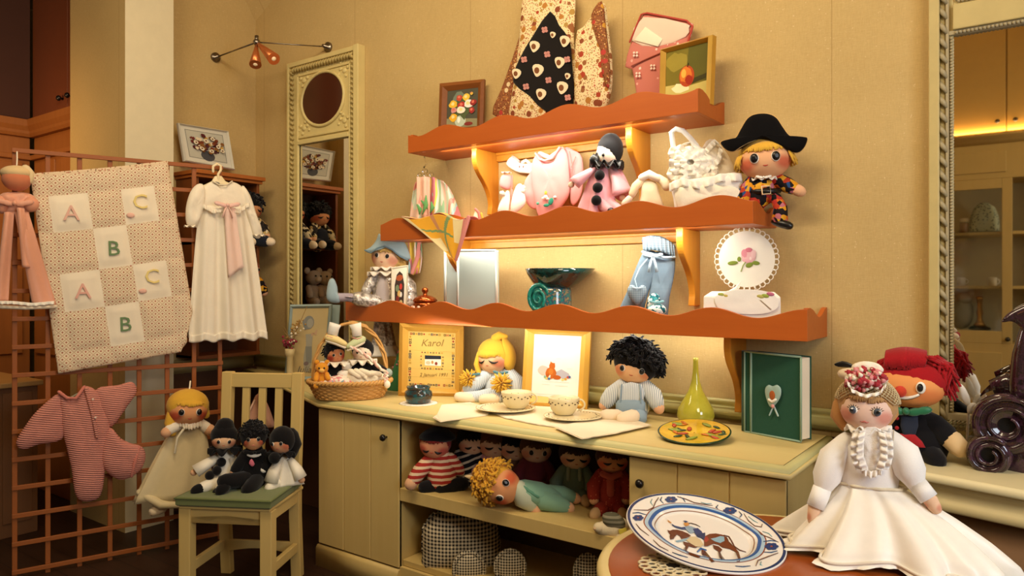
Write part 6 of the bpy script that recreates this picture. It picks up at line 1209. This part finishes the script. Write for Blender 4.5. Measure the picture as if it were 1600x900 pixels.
# wall lamp with two copper cones across the corner
t = thing('wall_lamp', 'thin rod lamp with two copper cone shades across the wall corner', 'lamp', (0, 0, 0)); a = V((LX+.02, at(336, 90, X=LX).y, at(336, 90, X=LX).z)); e = at(510, 73, Y=WY-.02); c = at(401, 66, Y=2.72); SM = metal('8E8478', .3); CPR = plain('C4713C', .3, .5, .6, .1)
B(SM).tube([a, c], .005, 8).tube([e, c], .004, 8).build('rods', t)
for p, n_ in ((a, V((1, 0, 0))), (e, V((0, -1, 0)))): b = B(SM); b.tube([p-n_*.02, p-n_*.005, p-n_*.003, p+n_*.03], [.032, .032, .014, .010], 16); b.build('wall_mount', t)
B(SM).ell(c, .022).tube([c, c+V((0, 0, .04))], .012, 8).build('joint', t)
for (px, py) in ((399, 101), (428, 92)):
    tip = at(px, py, Y=2.66); d0 = (tip-c).normalized(); b = B(CPR); b.tube([c+d0*.03, c+d0*.06, tip], [.010, .013, .036], 20); o = b.build('copper_shade', t); B(plain('FFE9C0', .4)).ell(tip-d0*.012, .018).build('bulb', o)
# ================================================================ RIGHT SIDE: ROUND TABLE, PLATE, BRIDE DOLL, CLOWN, CERAMIC
TZ = .72; TC = V((-.528, 1.906, 0)); TWD = wood('8A3F17', 'A9561F', .3, .7, 0); t = thing('round_table', 'round table with reddish wood top and cream edge in the foreground', 'table', TC, 0)
B(TWD).lathe([(.002, TZ-.014), (.452, TZ-.014), (.455, TZ-.004), (.450, TZ), (.002, TZ)], 72).build('wood_top', t); B(plain('D8C88E', .4)).lathe([(.30, TZ-.03), (.466, TZ-.03), (.480, TZ-.024), (.484, TZ-.014), (.480, TZ-.005), (.468, TZ-.001), (.452, TZ-.003)], 72, cap=False).build('cream_edge', t)
B(plain('C9B67C', .5)).lathe([(.40, TZ-.09), (.42, TZ-.09), (.42, TZ-.03), (.40, TZ-.03)], 48, cap=False).build('apron', t)
for q in range(4): a_ = pi/4+q*pi/2; B(plain('C9B67C', .5)).tube([(.37*cos(a_), .37*sin(a_), TZ-.03), (.38*cos(a_), .38*sin(a_), .35), (.40*cos(a_), .40*sin(a_), 0)], [.026, .021, .014], 12).build('leg', t)
# painted plate
rt, fw, up = V((cos(TH), sin(TH), 0)), V((-sin(TH), cos(TH), 0)), V((0, 0, 1))
tp = 2.03; PCN = V((0, 0, CH)) + (rt*((1100.9-800)/F) + fw + up*((HY-828.5)/F))*tp
nz = (rt*.114 + up*.98 - fw*.165).normalized(); X_ = (rt - nz*rt.dot(nz)).normalized(); Y_ = nz.cross(X_); PR = .200*tp/1.885
Rm = M((X_, Y_, nz)).transposed()
t = thing('painted_plate', 'large white and blue plate painted with horse and rider on the round table', 'plate', PCN, 0, None, Rm.to_euler())
def dish(r): return .008*min(1, max(0, (r-.62)/.38)) + (.012 if r > .66 else .012*max(0, (r-.58)/.08)) - .016
def pz(x, y): r = sqrt(x*x+y*y); return dish(r)
rs = [0.01, .2, .4, .55, .58, .60, .62, .64, .66, .70, .78, .86, .93, .97, 1.0]
b = B(plain('E9E6E0', .15, .5, 0, .03)); b.lathe([(r*PR, dish(r)) for r in rs] + [(PR*1.005, dish(1)-.004), (PR*.98, dish(1)-.009), (PR*.6, -.03), (PR*.45, -.036), (PR*.4, -.03), (.002, -.028)], 90, cap=False); b.build('plate_body', t)
def pl(px, py, zo=0.0):      # point of the plate's plane seen at px,py
    o = PCN + nz*zo - V((0, 0, CH)); r = rt*((px-800)/F) + fw + up*((HY-py)/F); q = r*(o.dot(nz)/r.dot(nz)) - o; return (q.dot(X_)/PR, q.dot(Y_)/PR)
def zc(x, y):        # traced at 5.926x
    px, py = 970+x/5.926, 760+y/5.926; return pl(px, py, pz(*pl(px, py)))
def up3(p, e): return V((p[0]*PR, p[1]*PR, pz(*p)+.0006+e))
GZ = lambda c: plain(c, .2, .5, 0, .12)
def ringband(nm, r0, r1, c, wob=0, e=0):
    b = B(GZ(c)); n = 120; rows = []
    for q in range(n): a_ = 2*pi*q/n; w = 1+wob*max(0, cos(2*a_))**8; rows.append([up3((r*w*cos(a_), r*w*sin(a_)), e) for r in (r0, (r0+r1)/2, r1)])
    b.rings(rows + [rows[0]], False); b.build(nm, t)
ringband('blue_rim', .955, .99, '1E3A66'); ringband('rust_line', .735, .75, '8A4A2E', .05); ringband('pale_blue_band', .675, .735, 'A8C4D8', .05); ringband('blue_band', .645, .69, '2A5A9A', .05, .0003); ringband('inner_line', .605, .617, '96705A', .04)
def decal(nm, shapes, e=.0010):
    b = B(); k_ = 0
    for c, pts in shapes: b.use(GZ(c)); b.poly([up3(zc(*p), e+k_*.00006) for p in pts]); k_ += 1
    b.build(nm, t)
def strokes(nm, items):
    for c, w, pts in items: b = B(GZ(c)); b.tube([up3(zc(*p), .0008) for p in pts], [w*.6]+[w]*(len(pts)-2)+[w*.5], 6); b.build(nm, t)
BR, BR2 = '5E3018', '6E3A20'
decal('horse', [(BR, [(430, 408), (455, 415), (480, 405), (520, 405), (570, 418), (620, 440), (650, 462), (610, 480), (560, 492), (545, 465), (520, 450), (500, 470), (490, 488), (460, 486), (450, 465), (458, 455), (440, 430)]),
   (BR, [(575, 515), (650, 530), (720, 560), (690, 575), (630, 560), (610, 575), (640, 615), (690, 632), (740, 655), (715, 665), (670, 650), (620, 622), (590, 590), (578, 570), (600, 555), (580, 535)]),
   (BR2, [(780, 465), (820, 445), (880, 440), (940, 452), (985, 480), (1010, 530), (1060, 575), (1090, 610), (1110, 660), (1100, 700), (1070, 700), (1085, 660), (1060, 610), (1010, 585), (940, 570), (905, 545), (860, 535), (800, 560), (770, 560), (770, 500)]),
   (BR, [(850, 545), (905, 560), (940, 590), (920, 615), (940, 640), (970, 660), (945, 668), (910, 640), (900, 605), (860, 580)]), (BR, [(745, 590), (780, 600), (830, 660), (870, 700), (840, 708), (800, 650), (750, 615)]),
   ('CDBB94', [(600, 500), (640, 470), (690, 470), (740, 500), (765, 545), (740, 568), (690, 560), (640, 530)]), ('8AB0C4', [(830, 490), (880, 480), (920, 465), (955, 470), (960, 510), (920, 530), (870, 515)]), ('9A3A2E', [(775, 470), (800, 470), (815, 500), (790, 525), (770, 515)]), ('8AB0C4', [(505, 505), (560, 500), (640, 480), (600, 505), (560, 515), (515, 515)])])
decal('rider', [('2A4A78', [(470, 352), (500, 370), (560, 385), (600, 380), (610, 405), (570, 405), (510, 388), (475, 368)]), ('8AA4B8', [(590, 380), (650, 375), (700, 395), (690, 430), (640, 440), (610, 415)]), ('2A4272', [(665, 400), (710, 392), (745, 420), (760, 445), (720, 470), (690, 450)]), ('22385E', [(700, 450), (780, 435), (780, 470), (770, 505), (740, 480), (700, 470)]), ('C8904E', [(580, 345), (620, 342), (636, 362), (610, 376), (590, 368)]), ('C8904E', [(430, 315), (470, 342), (462, 350), (436, 330)]), ('2A4A78', [(575, 325), (600, 325), (625, 335), (600, 342)])], .0018)
strokes('horse_tail_stroke', [(BR, .0022, [(950, 455), (1000, 470), (1025, 510), (1050, 560), (1100, 595), (1160, 605)]), (BR, .0016, [(975, 470), (1000, 520), (1030, 550), (1075, 575)]), ('4A2A1A', .0016, [(610, 345), (650, 345), (700, 360), (735, 378)]), ('2A5A9A', .003, [(710, 600), (740, 580), (795, 595)])])
for x, y, s_ in ((465, 125, 62), (1010, 228, 68), (160, 295, 55), (1395, 560, 70)):
    sh = [('1E3E72', [(x+s_*(.55*cos(k_*1.047)+.42*cos(q*.9)), y+s_*.52*(.55*sin(k_*1.047)+.42*sin(q*.9))) for q in range(7)]) for k_ in range(6)] + [('A8502E', [(x+s_*.16*cos(q), y+s_*.1*sin(q)) for q in (0, 1, 2, 3, 4, 5)])]
    decal('blue_flower', sh)
strokes('rim_scroll', [('6E4A3A', .0016, p) for p in ([(350, 105), (320, 150), (300, 200), (250, 225), (120, 220)], [(520, 95), (600, 120), (680, 155), (800, 175), (850, 180)], [(1140, 255), (1180, 320), (1240, 370), (1300, 380), (1310, 350)], [(1270, 415), (1300, 450), (1380, 480), (1460, 520)], [(1455, 620), (1360, 655), (1270, 690), (1250, 740)], [(140, 350), (180, 400), (260, 460)], [(300, 500), (360, 560), (440, 600)])] + [('2A4A70', .0018, p) for p in ([(380, 100), (365, 130), (395, 162)], [(550, 100), (580, 120), (595, 148)], [(900, 175), (880, 200), (900, 210)], [(1095, 235), (1120, 265), (1100, 292)], [(1320, 515), (1390, 505), (1440, 512)], [(1325, 612), (1390, 615), (1450, 600)], [(110, 250), (160, 245), (240, 268)], [(475, 615), (540, 640), (620, 662)], [(1060, 742), (1130, 748), (1200, 740)])] + [('6AA0A8', .0014, p) for p in ([(290, 120), (275, 150), (295, 180)], [(740, 150), (790, 165), (840, 160)], [(1180, 280), (1230, 320), (1270, 340)], [(1310, 420), (1370, 440), (1400, 470)], [(1300, 700), (1290, 730), (1310, 735)])])
# crocheted doily
dc = at(1052, 885, Z=TZ+.002); t = thing('crochet_doily', 'dark and cream crocheted doily under the large painted plate', 'doily', dc, 0); b = B(cloth('D6C6A0', .9, .6, 300)); k = mpp(dc)
for ri, n_ in ((18*k, 9), (33*k, 14), (46*k, 18)):
    for q in range(n_): a_ = 2*pi*q/n_; rr_ = ri*pi/n_*.95; b.tube([V((ri*cos(a_)+rr_*cos(w), ri*sin(a_)+rr_*sin(w), .002)) for w in [2*pi*j/10 for j in range(10)]], .0032, 5, cyc=True)
b.build('crochet_loops', t); B(cloth('2A2018')).lathe([(.002, 0), (38*k, 0), (38*k, .001), (.002, .001)], 40).build('dark_ground', t)
# bride doll
P = PZ(1360, 866, TZ); d = D('bride_doll', 'large doll in white satin dress and flowered hat sitting on the round table', P); k = d.k; SAT = satin('F2ECE0', .36); COT = cloth('F2EFEA', .85, .35, 420)
d.limb('bodice', [(1356, 770, 4), (1356, 740, 2), (1358, 700, 2), (1360, 684, 4)], [42, 46, 44, 30], COT, flat=.62)
rw = []; pr_ = [(0, 0, 44, 26), (.12, 10, 58, 38), (.35, 24, 88, 60), (.6, 34, 120, 84), (.82, 40, 146, 104), (.93, 41, 154, 111), (1.0, 41, 168, 122)]
def skirt_pt(u, v):
    f = v*(len(pr_)-1); i = min(int(f), len(pr_)-2); q = f-i; L_ = lambda j: pr_[i][j]+(pr_[i+1][j]-pr_[i][j])*q
    a_ = 2*pi*u; w = 1 + .13*v**.45*(sin(9*a_+.7) + .6*sin(15*a_+2) + .4*sin(5*a_)) + (.05*sin(34*a_) if v > .88 else 0)*(v-.88)*8
    c = P(1360+L_(1)*.85, 760); zb = c.z*(1-L_(0)) + .004
    hang = max(0, cos(a_)-.35)*.10*v**3
    return V((c.x + L_(2)*k*w*cos(a_), c.y + L_(3)*k*w*sin(a_)*.8, zb - hang + .010*v*(1+sin(9*a_+.7+pi))*.8))
b = B(SAT); b.rings([[skirt_pt(j/160, i/30) for j in range(160)] for i in range(31)], True, True, False); b.build('satin_skirt', d.t)
b = B(cloth('E2D8C6')); b.tube([skirt_pt(j/160, .885) + V((0, 0, .004)) for j in range(160)], .0042, 6, cyc=True); b.build('hem_braid', d.t)
b = B(cloth('DCCFB4')); b.tube([skirt_pt(j/60, .03)+V((0, 0, .004)) for j in range(60)], .0045, 6, cyc=True); b.build('waist_braid', d.t)
o = d.limb('left_sleeve', [(1322, 688, -2), (1302, 712, -8), (1292, 742, -14), (1286, 760, -18)], [14, 22, 22, 13], COT); d.limb('left_cuff', [(1286, 758, -18), (1276, 786, -24)], [14, 14], COT, parent=o, round_=False, seg=16); d.limb('left_hand', [(1275, 786, -24), (1272, 804, -26)], [11, 9], SKINP, parent=o)
o = d.limb('right_sleeve', [(1392, 684, -2), (1412, 706, -8), (1422, 734, -12), (1430, 752, -14)], [14, 23, 23, 14], COT); d.limb('right_cuff', [(1432, 752, -14), (1450, 774, -18)], [14, 14], COT, parent=o, round_=False, seg=16); d.limb('right_hand', [(1452, 776, -18), (1460, 788, -20)], [11, 9], SKINP, parent=o); d.limb('shoulder_seam', [(1396, 670, -12), (1395, 684, -20)], 1, cloth('C8BCA8'))
d.limb('neck', [(1356, 690, 0), (1355, 668, 0)], [15, 15], SKINP)
d.head((1354, 637, -4), (38, 32, 36), skin('F0CDB8', 'D0604A', .6), roll=2, yaw=-4, eyes='painted', gap=.43, er=.175, ez=-.0, mouth='lips'); d.hair('bob', cloth('B98E5C', .9, .9, 120), 1.14, .26, .16, 60, fringe=(.36, .6)); d.limb('left_hair', [(1312, 632, 6), (1310, 650, 6), (1318, 666, 2)], [11, 13, 8], cloth('BE8A52', .9, .9, 120)); d.limb('right_hair', [(1394, 628, 8), (1396, 648, 8), (1388, 662, 4)], [8, 8, 5], cloth('BE8A52', .9, .9, 120))
b = B(cloth('C9B48A')); hr = d.hr
def hx(a_, z): q = 1.235*sqrt(max(0, 1-z*z)); return V((hr[0]*q*cos(a_), hr[1]*q*sin(a_)+.26*hr[1], hr[2]*1.235*z+.16*hr[2]))
for q in range(34):
    a0 = 2*pi*q/34
    for sg in (1, -1): b.tube([hx(a0+sg*j*.13, .12+.85*j/10) for j in range(11) if not (sin(a0+sg*j*.13) < -.6 and .12+.85*j/10 < .36)][:11] or [hx(0, .9), hx(.1, .95)], .0016, 4)
b.build('net_veil', d.h)
b = B(cloth('E2CDB0')); b.ell(d.P(1348, 586, -20), (36*k, 24*k, 13*k), (0, .1, 0)); hb = b.build('hat_base', d.t); rn = random.Random(3)
for m_, n_, r in ((cloth('A8323A'), 60, 4.2), (cloth('D88A8A'), 36, 4), (cloth('EDE2CC'), 26, 3.6), (cloth('7A8A5A'), 14, 3)):
    b = B(m_)
    for q in range(n_): a_ = rn.uniform(0, 2*pi); rr_ = sqrt(rn.random()); b.ell(d.P(1350+32*rr_*cos(a_), 588-17*rr_*sin(a_), -34-12*(1-rr_)+rn.uniform(-3, 3)), r*k*rn.uniform(.7, 1.2), None, 7, 5, lambda w: 1+.2*sin(w.x*9))
    b.build('hat_flowers', hb)
ruffle(d, 'hat_lace', [(1322, 584, -38), (1332, 602, -44), (1352, 610, -48), (1374, 606, -44), (1384, 594, -36)], 5, LACE, 7, 2.5, (0, 1), hb); d.pillow('black_feather', [(1304, 567), (1316, 562), (1330, 566), (1336, 572), (1322, 572), (1310, 571)], 2, BLACK, -20, hb, 2); d.pillow('cream_rose', [(1332, 568), (1350, 562), (1372, 566), (1380, 578), (1352, 582), (1334, 580)], 8, LACE2, -24, hb, 3, wr=5, ws=60)
JL = cloth('F4EEE6', .9, .9, 260)
d.pillow('jabot_front', [(1346, 666), (1376, 666), (1380, 700), (1374, 724), (1362, 734), (1348, 724), (1342, 700)], 5, JL, -27, sm=3, wr=4, ws=60)
for sx, pts in ((-1, [(1348, 666, -26), (1345, 684, -33), (1345, 704, -35), (1352, 724, -34)]), (1, [(1376, 666, -26), (1380, 684, -33), (1380, 704, -35), (1373, 724, -34)])):
    ruffle(d, 'jabot_frill', pts, 15, JL, 4.5, 5, (sx, .12), None, .8); ruffle(d, 'inner_jabot_frill', [(x-sx*5, y, z-6) for x, y, z in pts], 11, JL, 5.5, 4, (sx, .2), None, .8)
ruffle(d, 'jabot_hem', [(1346, 722, -34), (1362, 728, -38), (1378, 722, -34)], 10, JL, 4, 4, (0, 1), None, .8)
d.ruff((1356, 668, -4), 34, LACE, 'lace_collar', 9, .3, .35)
# clown
P = PZ(1432, 716, CTZ); d = D('clown_doll', 'clown doll with red yarn hair and green bow on the console', P, obj=None); JK = cloth('0E0C10', .85); RY = cloth('A3161E', .9, 1, 130)
d.limb('black_jacket', [(1436, 702, 0), (1434, 676, 0), (1430, 650, 2)], [42, 40, 26], JK, flat=.65); d.limb('right_arm', [(1458, 660, -4), (1476, 676, -10), (1486, 686, -14)], [16, 17, 15], JK); d.limb('right_hand', [(1486, 684, -14), (1498, 696, -18)], [16, 15], cloth('D8B888')); d.limb('left_arm', [(1400, 656, -2), (1386, 680, -8)], [15, 15], JK, ('left_hand', cloth('D8B888'), 13))
d.limb('left_leg', [(1420, 704, -8), (1408, 712, -34)], [17, 15], JK); d.limb('right_leg', [(1450, 704, -8), (1462, 712, -30)], [17, 15], JK); d.pillow('shirt_front', [(1408, 646), (1434, 646), (1430, 676), (1412, 676)], 4, cloth('2A3040'), -26, sm=2); d.pillow('red_waistcoat', [(1404, 672), (1414, 674), (1430, 674), (1446, 694), (1420, 690), (1404, 682)], 4, cloth('A8242A'), -28, sm=2); [d.blob('red_button', (1402, y, -27), 3, cloth('A8242A')) for y in (649, 664)]
d.head((1418, 601, -6), (52, 36, 34), skin('E89A5A', 'D86A3A', .5), roll=4, yaw=-14, tilt=0, eyes='none', mouth=None, nose=(cloth('C8402A'), .26)); e = B(WHITE)
for x in (-.62, .50): e = B(WHITE); d.disc(e, x, .10, .20, .27, WHITE); d.disc(e, x-.02, .10, .13, .19, BLACK, .4); e.build('eye', d.h)
for nm, m_, r0, oo in (('mouth_outline', BLACK, .088, 1.0), ('painted_smile', WHITE, .068, 1.05)): e = B(m_); u = min(d.hr); e.tube([d.surf(.02+.46*(q/12-.5)*2, -.46+.26*((q/12-.5)*2)**2, oo) for q in range(13)], [u*(r0*(.75+.35*sin(pi*q/12))) for q in range(13)], 8); e.build(nm, d.h)
d.hair('cap', RY, 1.08, .2, .24); b = B(RY); rn = random.Random(12)
for q in range(46): x = 1384+60*q/45; b.tube([d.P(x, 572+rn.uniform(-3, 3), -34+8*abs(q/22-1)), d.P(x+1, 560-6*sin(pi*q/45), -26), d.P(x+2, 549-5*sin(pi*q/45), -2), d.P(x+2, 556, 22)], [.004, .006, .006, .004], 5)
for q in range(110): a_ = rn.uniform(0, 1); y0 = 556+22*a_; b.tube([d.P(1452+rn.uniform(-8, 14), y0-2, rn.uniform(-26, 14)), d.P(1472+rn.uniform(-6, 16), y0+8, rn.uniform(-26, 16)), d.P(1476+rn.uniform(-14, 24), y0+rn.uniform(28, 50), rn.uniform(-26, 14))], [.005, .0055, .003], 5)
for q in range(50): y0 = 556+18*rn.random(); b.tube([d.P(1392, y0, rn.uniform(-14, 10)), d.P(1378+rn.uniform(-8, 4), y0+8, rn.uniform(-14, 10)), d.P(1370+rn.uniform(-8, 10), y0+rn.uniform(22, 44), rn.uniform(-14, 10))], [.005, .0055, .003], 5)
b.build('yarn_hair', d.t); d.bow((1416, 637, -34), 36, satin('1E6E48', .45), 'green_bow')
P = PY(1508, 2.95, CTZ); d = D('white_ribbon', 'small white satin ribbon tied behind the clown beside the mirror', P, cat='ribbon'); b = B(satin('EFEAE4', .4)); d.pillow('ribbon_loop', [(1500, 600), (1508, 606), (1516, 624), (1514, 634), (1506, 630), (1500, 616)], 4, satin('EFEAE4', .4)); d.pillow('ribbon_tail', [(1512, 632), (1524, 630), (1522, 644), (1512, 646)], 3, satin('EFEAE4', .4)); d.limb('stem', [(1514, 640, 4), (1512, 668, 6), (1510, 440+.595/P.k, 6)], 2, satin('EFEAE4', .4))  # added satin piece on a stem, stands in for a white mirror reflection
# purple ceramic scroll sculpture
P = PZ(1570, 736, CTZ); t = thing('ceramic_sculpture', 'glazed purple brown ceramic with two scrolls and fish tail at the right edge', 'sculpture', P.loc + V((0, .03, 0)), P.rz); k = P.k; GL = glaze(('1E1014', '36202A', '2A1C1C', '44283A', '1A0E12'), 20, .1)
def scroll(nm, cx, cy, R_, dep, hole, y0):
    c = P(cx, cy); T = M.Translation(c) @ M.Rotation(pi/2, 4, 'X'); b = B(GL); r = R_*k; h = hole*k; D_ = dep*k
    b.lathe([(h, -y0*k-.010), (h*1.3, -y0*k+.006), (r*.5, -y0*k+.004), (r*.55, -y0*k+.012), (r*.8, -y0*k+.010), (r*.94, -y0*k), (r, -y0*k-.02), (r, -y0*k-D_), (h, -y0*k-D_)], 40, (0, 0, 0), T @ M.Rotation(0, 4, 'X') @ M.Scale(1, 4, (0, 0, 1)), None, False)
    o = b.build(nm, t); b = B(GL); b.tube([c + V(((R_*.93-a_*R_*.052)*k*cos(a_+.8), y0*k*1.0-.013, (R_*.93-a_*R_*.052)*k*sin(a_+.8))) for a_ in [q*.3 for q in range(44)]], [.009-.00008*q for q in range(44)], 8); b.build('spiral_ridge', o); B(plain('050304', .5)).lathe([(h*1.25, 0), (.001, 0)], 20, c+V((0, y0*k+.004, 0)), M.Rotation(pi/2, 4, 'X'), None, False).build('dark_hole', o)  # black disc stands in for the shade inside the scroll's hole
scroll('upper_scroll', 1572, 664, 48, 75, 10, -20); scroll('lower_scroll', 1545, 709, 32, 80, 10, -28)
b = B(GL); b.tube([P(1560, 722, 10), P(1590, 722, 12), P(1630, 718, 14)], [16*k, 30*k, 34*k], 16, 1.3); b.tube([P(1548, 612, 40), P(1570, 606, 40), P(1600, 620, 38)], [10*k, 16*k, 20*k], 14, 1.2); b.build('base_body', t); b = B(GL); b.tube([P(1612, 650, 10), P(1604, 600, 10), P(1604, 555, 8), P(1610, 520, 6), P(1622, 490, 4)], [30*k, 24*k, 19*k, 15*k, 9*k], 16); b.build('curved_neck', t)
b = B(GL); b.pillow(smooth2d(P.xz([(1564, 504), (1572, 492), (1590, 481), (1612, 474), (1640, 480), (1624, 500), (1608, 516), (1598, 522), (1594, 512), (1580, 503)]), 3), 7*k, T=M.Translation((0, 0, 0))); b.build('tail_fin', t)
# ================================================================ DISPLAY CABINET BEHIND THE VIEWER (seen in the mirror)
YW = wood('C2A25A', 'D0B26C', .5, 1, 2); YB = -.95; t = thing('display_cabinet', 'tall yellow display cabinet with lit cornice reflected in the right mirror', 'display cabinet', (-1.0, YB, 0), 0)
# front faces +Y; local x 0..1.7
def cb(x0, x1, y0, y1, z0, z1, nm, m_=YW, par=None, bv=.004): return B(m_).box(x0, x1, y0, y1, z0, z1).build(nm, par or t, bevel=bv)
cb(0, 1.7, -.45, -.05, 2.62, 3.58, 'upper_carcass'); cb(0, 1.7, -.45, -.43, 0, 2.62, 'back_panel', plain('B8A878', .7)); cb(0, 1.7, -.45, 0, .0, .95, 'lower_carcass'); cb(0, 1.7, -.45, 0, 2.28, 2.56, 'frieze')
b = B(YW); b.rings([[V((x, y, z)) for y, z in ((-.1, 2.56), (.0, 2.56), (.03, 2.585), (.03, 2.60), (.06, 2.615), (.06, 2.635), (-.1, 2.635))] for x in (0, 1.7)]); b.build('cornice', t); cb(.05, .72, 0, .008, 2.33, 2.50, 'frieze_panel')
for x0, x1, kx in ((.02, .715, .66), (.725, 1.4, .78)):
    o = cb(x0, x1, -.05, -.028, 2.64, 3.57, 'upper_door', plain('C9A45A', .5)); B(plain('141010', .3, .5)).lathe([(.006, 0), (.016, .012), (.018, .022), (.002, .03)], 14, (kx, -.028, 2.74), M.Rotation(-pi/2, 4, 'X')).build('knob', o)
for x0, x1 in ((.30, .36), (.69, .76), (1.2, 1.3)): cb(x0, x1, -.03, 0, .95, 2.28, 'stile')
cb(.36, .69, -.03, 0, 2.20, 2.28, 'top_rail'); cb(.36, .69, -.03, 0, .95, 1.05, 'bottom_rail'); cb(.36, .69, -.018, -.014, 1.05, 2.20, 'glass_pane', glass_mat('F4F6F4'), None, 0); [cb(.02, 1.68, -.43, -.04, z, z+.025, 'shelf') for z in (1.39, 1.83)]; cb(.36, .69, 0, .012, .30, .88, 'door_panel'); B(plain('141010', .3, .5)).lathe([(.006, 0), (.016, .012), (.018, .022), (.002, .03)], 14, (.73, 0, .99), M.Rotation(-pi/2, 4, 'X')).build('knob', t)
cx = -1.0; t = thing('patterned_cosy', 'teal dotted domed cosy behind glass in the reflected cabinet', 'tea cosy', (cx+.56, YB-.2, 1.855)); B(dotted('B8BFA0', ('2E4A48', '3A5A54'), 48, .34)).lathe([(.105, 0), (.108, .05), (.10, .14), (.075, .21), (.03, .25), (.002, .255)], 28).build('dome', t); b = B(cloth('2E4A48')); b.tube([V((.107*cos(a_), .107*sin(a_), .006)) for a_ in [2*pi*q/30 for q in range(30)]], .006, 6, cyc=True); b.build('hem_piping', t)
t = thing('glass_jar', 'small amber glass jar with cream lid in the reflected cabinet', 'jar', (cx+.42, YB-.16, 1.855)); B(plain('8A5A2A', .15, .5)).lathe([(.03, 0), (.034, .01), (.034, .08), (.026, .09)], 18).build('jar', t); B(plain('E2CFA0', .4)).lathe([(.03, .09), (.034, .1), (.03, .125), (.002, .13)], 18).build('lid', t)
for x, lb in ((.40, 'small white mug at the left of the reflected cabinet shelf'), (.62, 'small white mug at the right of the reflected cabinet shelf')):
    t = thing('white_mug', lb, 'mug', (cx+x, YB-.15, 1.415)); B(plain('E6DEC8', .3)).lathe([(.026, 0), (.03, .005), (.03, .07), (.027, .07), (.026, .01), (.002, .01)], 20).build('mug_body', t); b = B(plain('E6DEC8', .3)); b.tube([V((.03+.018*sin(a_), 0, .036+.02*cos(a_))) for a_ in [pi*q/8 for q in range(9)]], .004, 6); b.build('handle', t)
t = thing('brass_candlestick', 'brass candlestick on dark base in the reflected cabinet', 'candlestick', (cx+.53, YB-.15, 1.05)); B(plain('1E1812', .3, .5)).lathe([(.075, 0), (.08, .012), (.06, .03), (.002, .035)], 24).build('base', t); B(plain('B8863A', .25, .5, .8)).lathe([(.05, .03), (.03, .06), (.018, .10), (.026, .14), (.018, .19), (.022, .25), (.028, .27), (.002, .28)], 24).build('stem', t)
t = thing('pale_plush', 'pale fluffy soft toy at the lower left of the reflected cabinet', 'soft toy', (cx+.40, YB-.2, 1.05)); b = B(cloth('BDB294', .95, 1, 60)); b.ell((0, 0, .13), (.085, .08, .13), None, 20, 14, lambda w: 1+.12*noise.noise(w*4)); b.build('body', t); b = B(cloth('BDB294', .95, 1, 60)); b.ell((.02, .02, .26), (.06, .055, .055), None, 16, 10, lambda w: 1+.1*noise.noise(w*5)); b.build('head', t); b = B(cloth('C9BFA4', .95, 1, 60)); b.ell((-.03, .02, .31), (.02, .012, .03)); b.ell((.07, .02, .31), (.02, .012, .03)); b.build('ears', t)
# ================================================================ LIGHT AND CAMERA
def area(name, loc, target, sx, sy, e, c):
    l = bpy.data.lights.new(name, 'AREA'); l.shape = 'RECTANGLE'; l.size = sx; l.size_y = sy; l.energy = e; l.color = c
    o = bpy.data.objects.new(name, l); COL.objects.link(o); o.location = loc
    o.rotation_euler = (V(target)-V(loc)).to_track_quat('-Z', 'Y').to_euler(); return o
WARM = (1, .74, .38); WARM2 = (1, .82, .56)
for i, (x0, x1, z) in SHELF.items():
    L = (x1-x0) - (.36 if i < 3 else .9); e = {1: 6, 2: 8, 3: 3.4}[i]
    area('shelf_lamp', ((x0+x1)/2 + (.1 if i == 3 else 0), SY+.045, z-.008), ((x0+x1)/2, SY+.045+.55, z-.7), L, .03, e, (1, .95, .80))
area('ceiling_lamp', (-1.6, 1.3, 3.5), (-1.7, 2.9, 1.9), 1.6, .6, 58, WARM2)
area('left_ceiling_lamp', (-3.0, .8, 3.5), (-4.4, 2.6, 2.2), .8, .5, 20, WARM2)  # added fill without a fitting, brightens the upper left wall
area('room_lamp', (1.3, .1, 3.3), (-1.3, 2.6, 1.0), 1.0, 1.0, 48, WARM2)
area('daylight_window', (1.9, 1.0, 1.9), (-.3, 1.9, .9), .9, 1.2, 42, (.80, .88, 1))
area('alcove_lamp', (-5.1, 1.2, 2.38), (-5.5, 2.0, 1.9), .5, .3, 7, (1, .62, .28))
area('cornice_lamp', (-.4, -.965, 2.66), (-.4, -.99, 3.4), 1.4, .02, 7, (1, .58, .22))
w = bpy.data.worlds.new('room_ambience'); SC.world = w; w.use_nodes = True
bg = w.node_tree.nodes['Background']; bg.inputs[0].default_value = (1, .8, .55, 1); bg.inputs[1].default_value = .15
cam = bpy.data.cameras.new('camera'); cam.sensor_width = 36; cam.lens = F/1600*36; cam.shift_y = -10/1600; cam.clip_start = .05
co_ = bpy.data.objects.new('camera', cam); COL.objects.link(co_); co_.location = (0, 0, CH); co_.rotation_euler = (pi/2, 0, TH)
SC.camera = co_
vs = SC.view_settings; vs.view_transform = 'Standard'; vs.look = 'None'; vs.gamma = 1; vs.use_curve_mapping = False; vs.exposure = .03
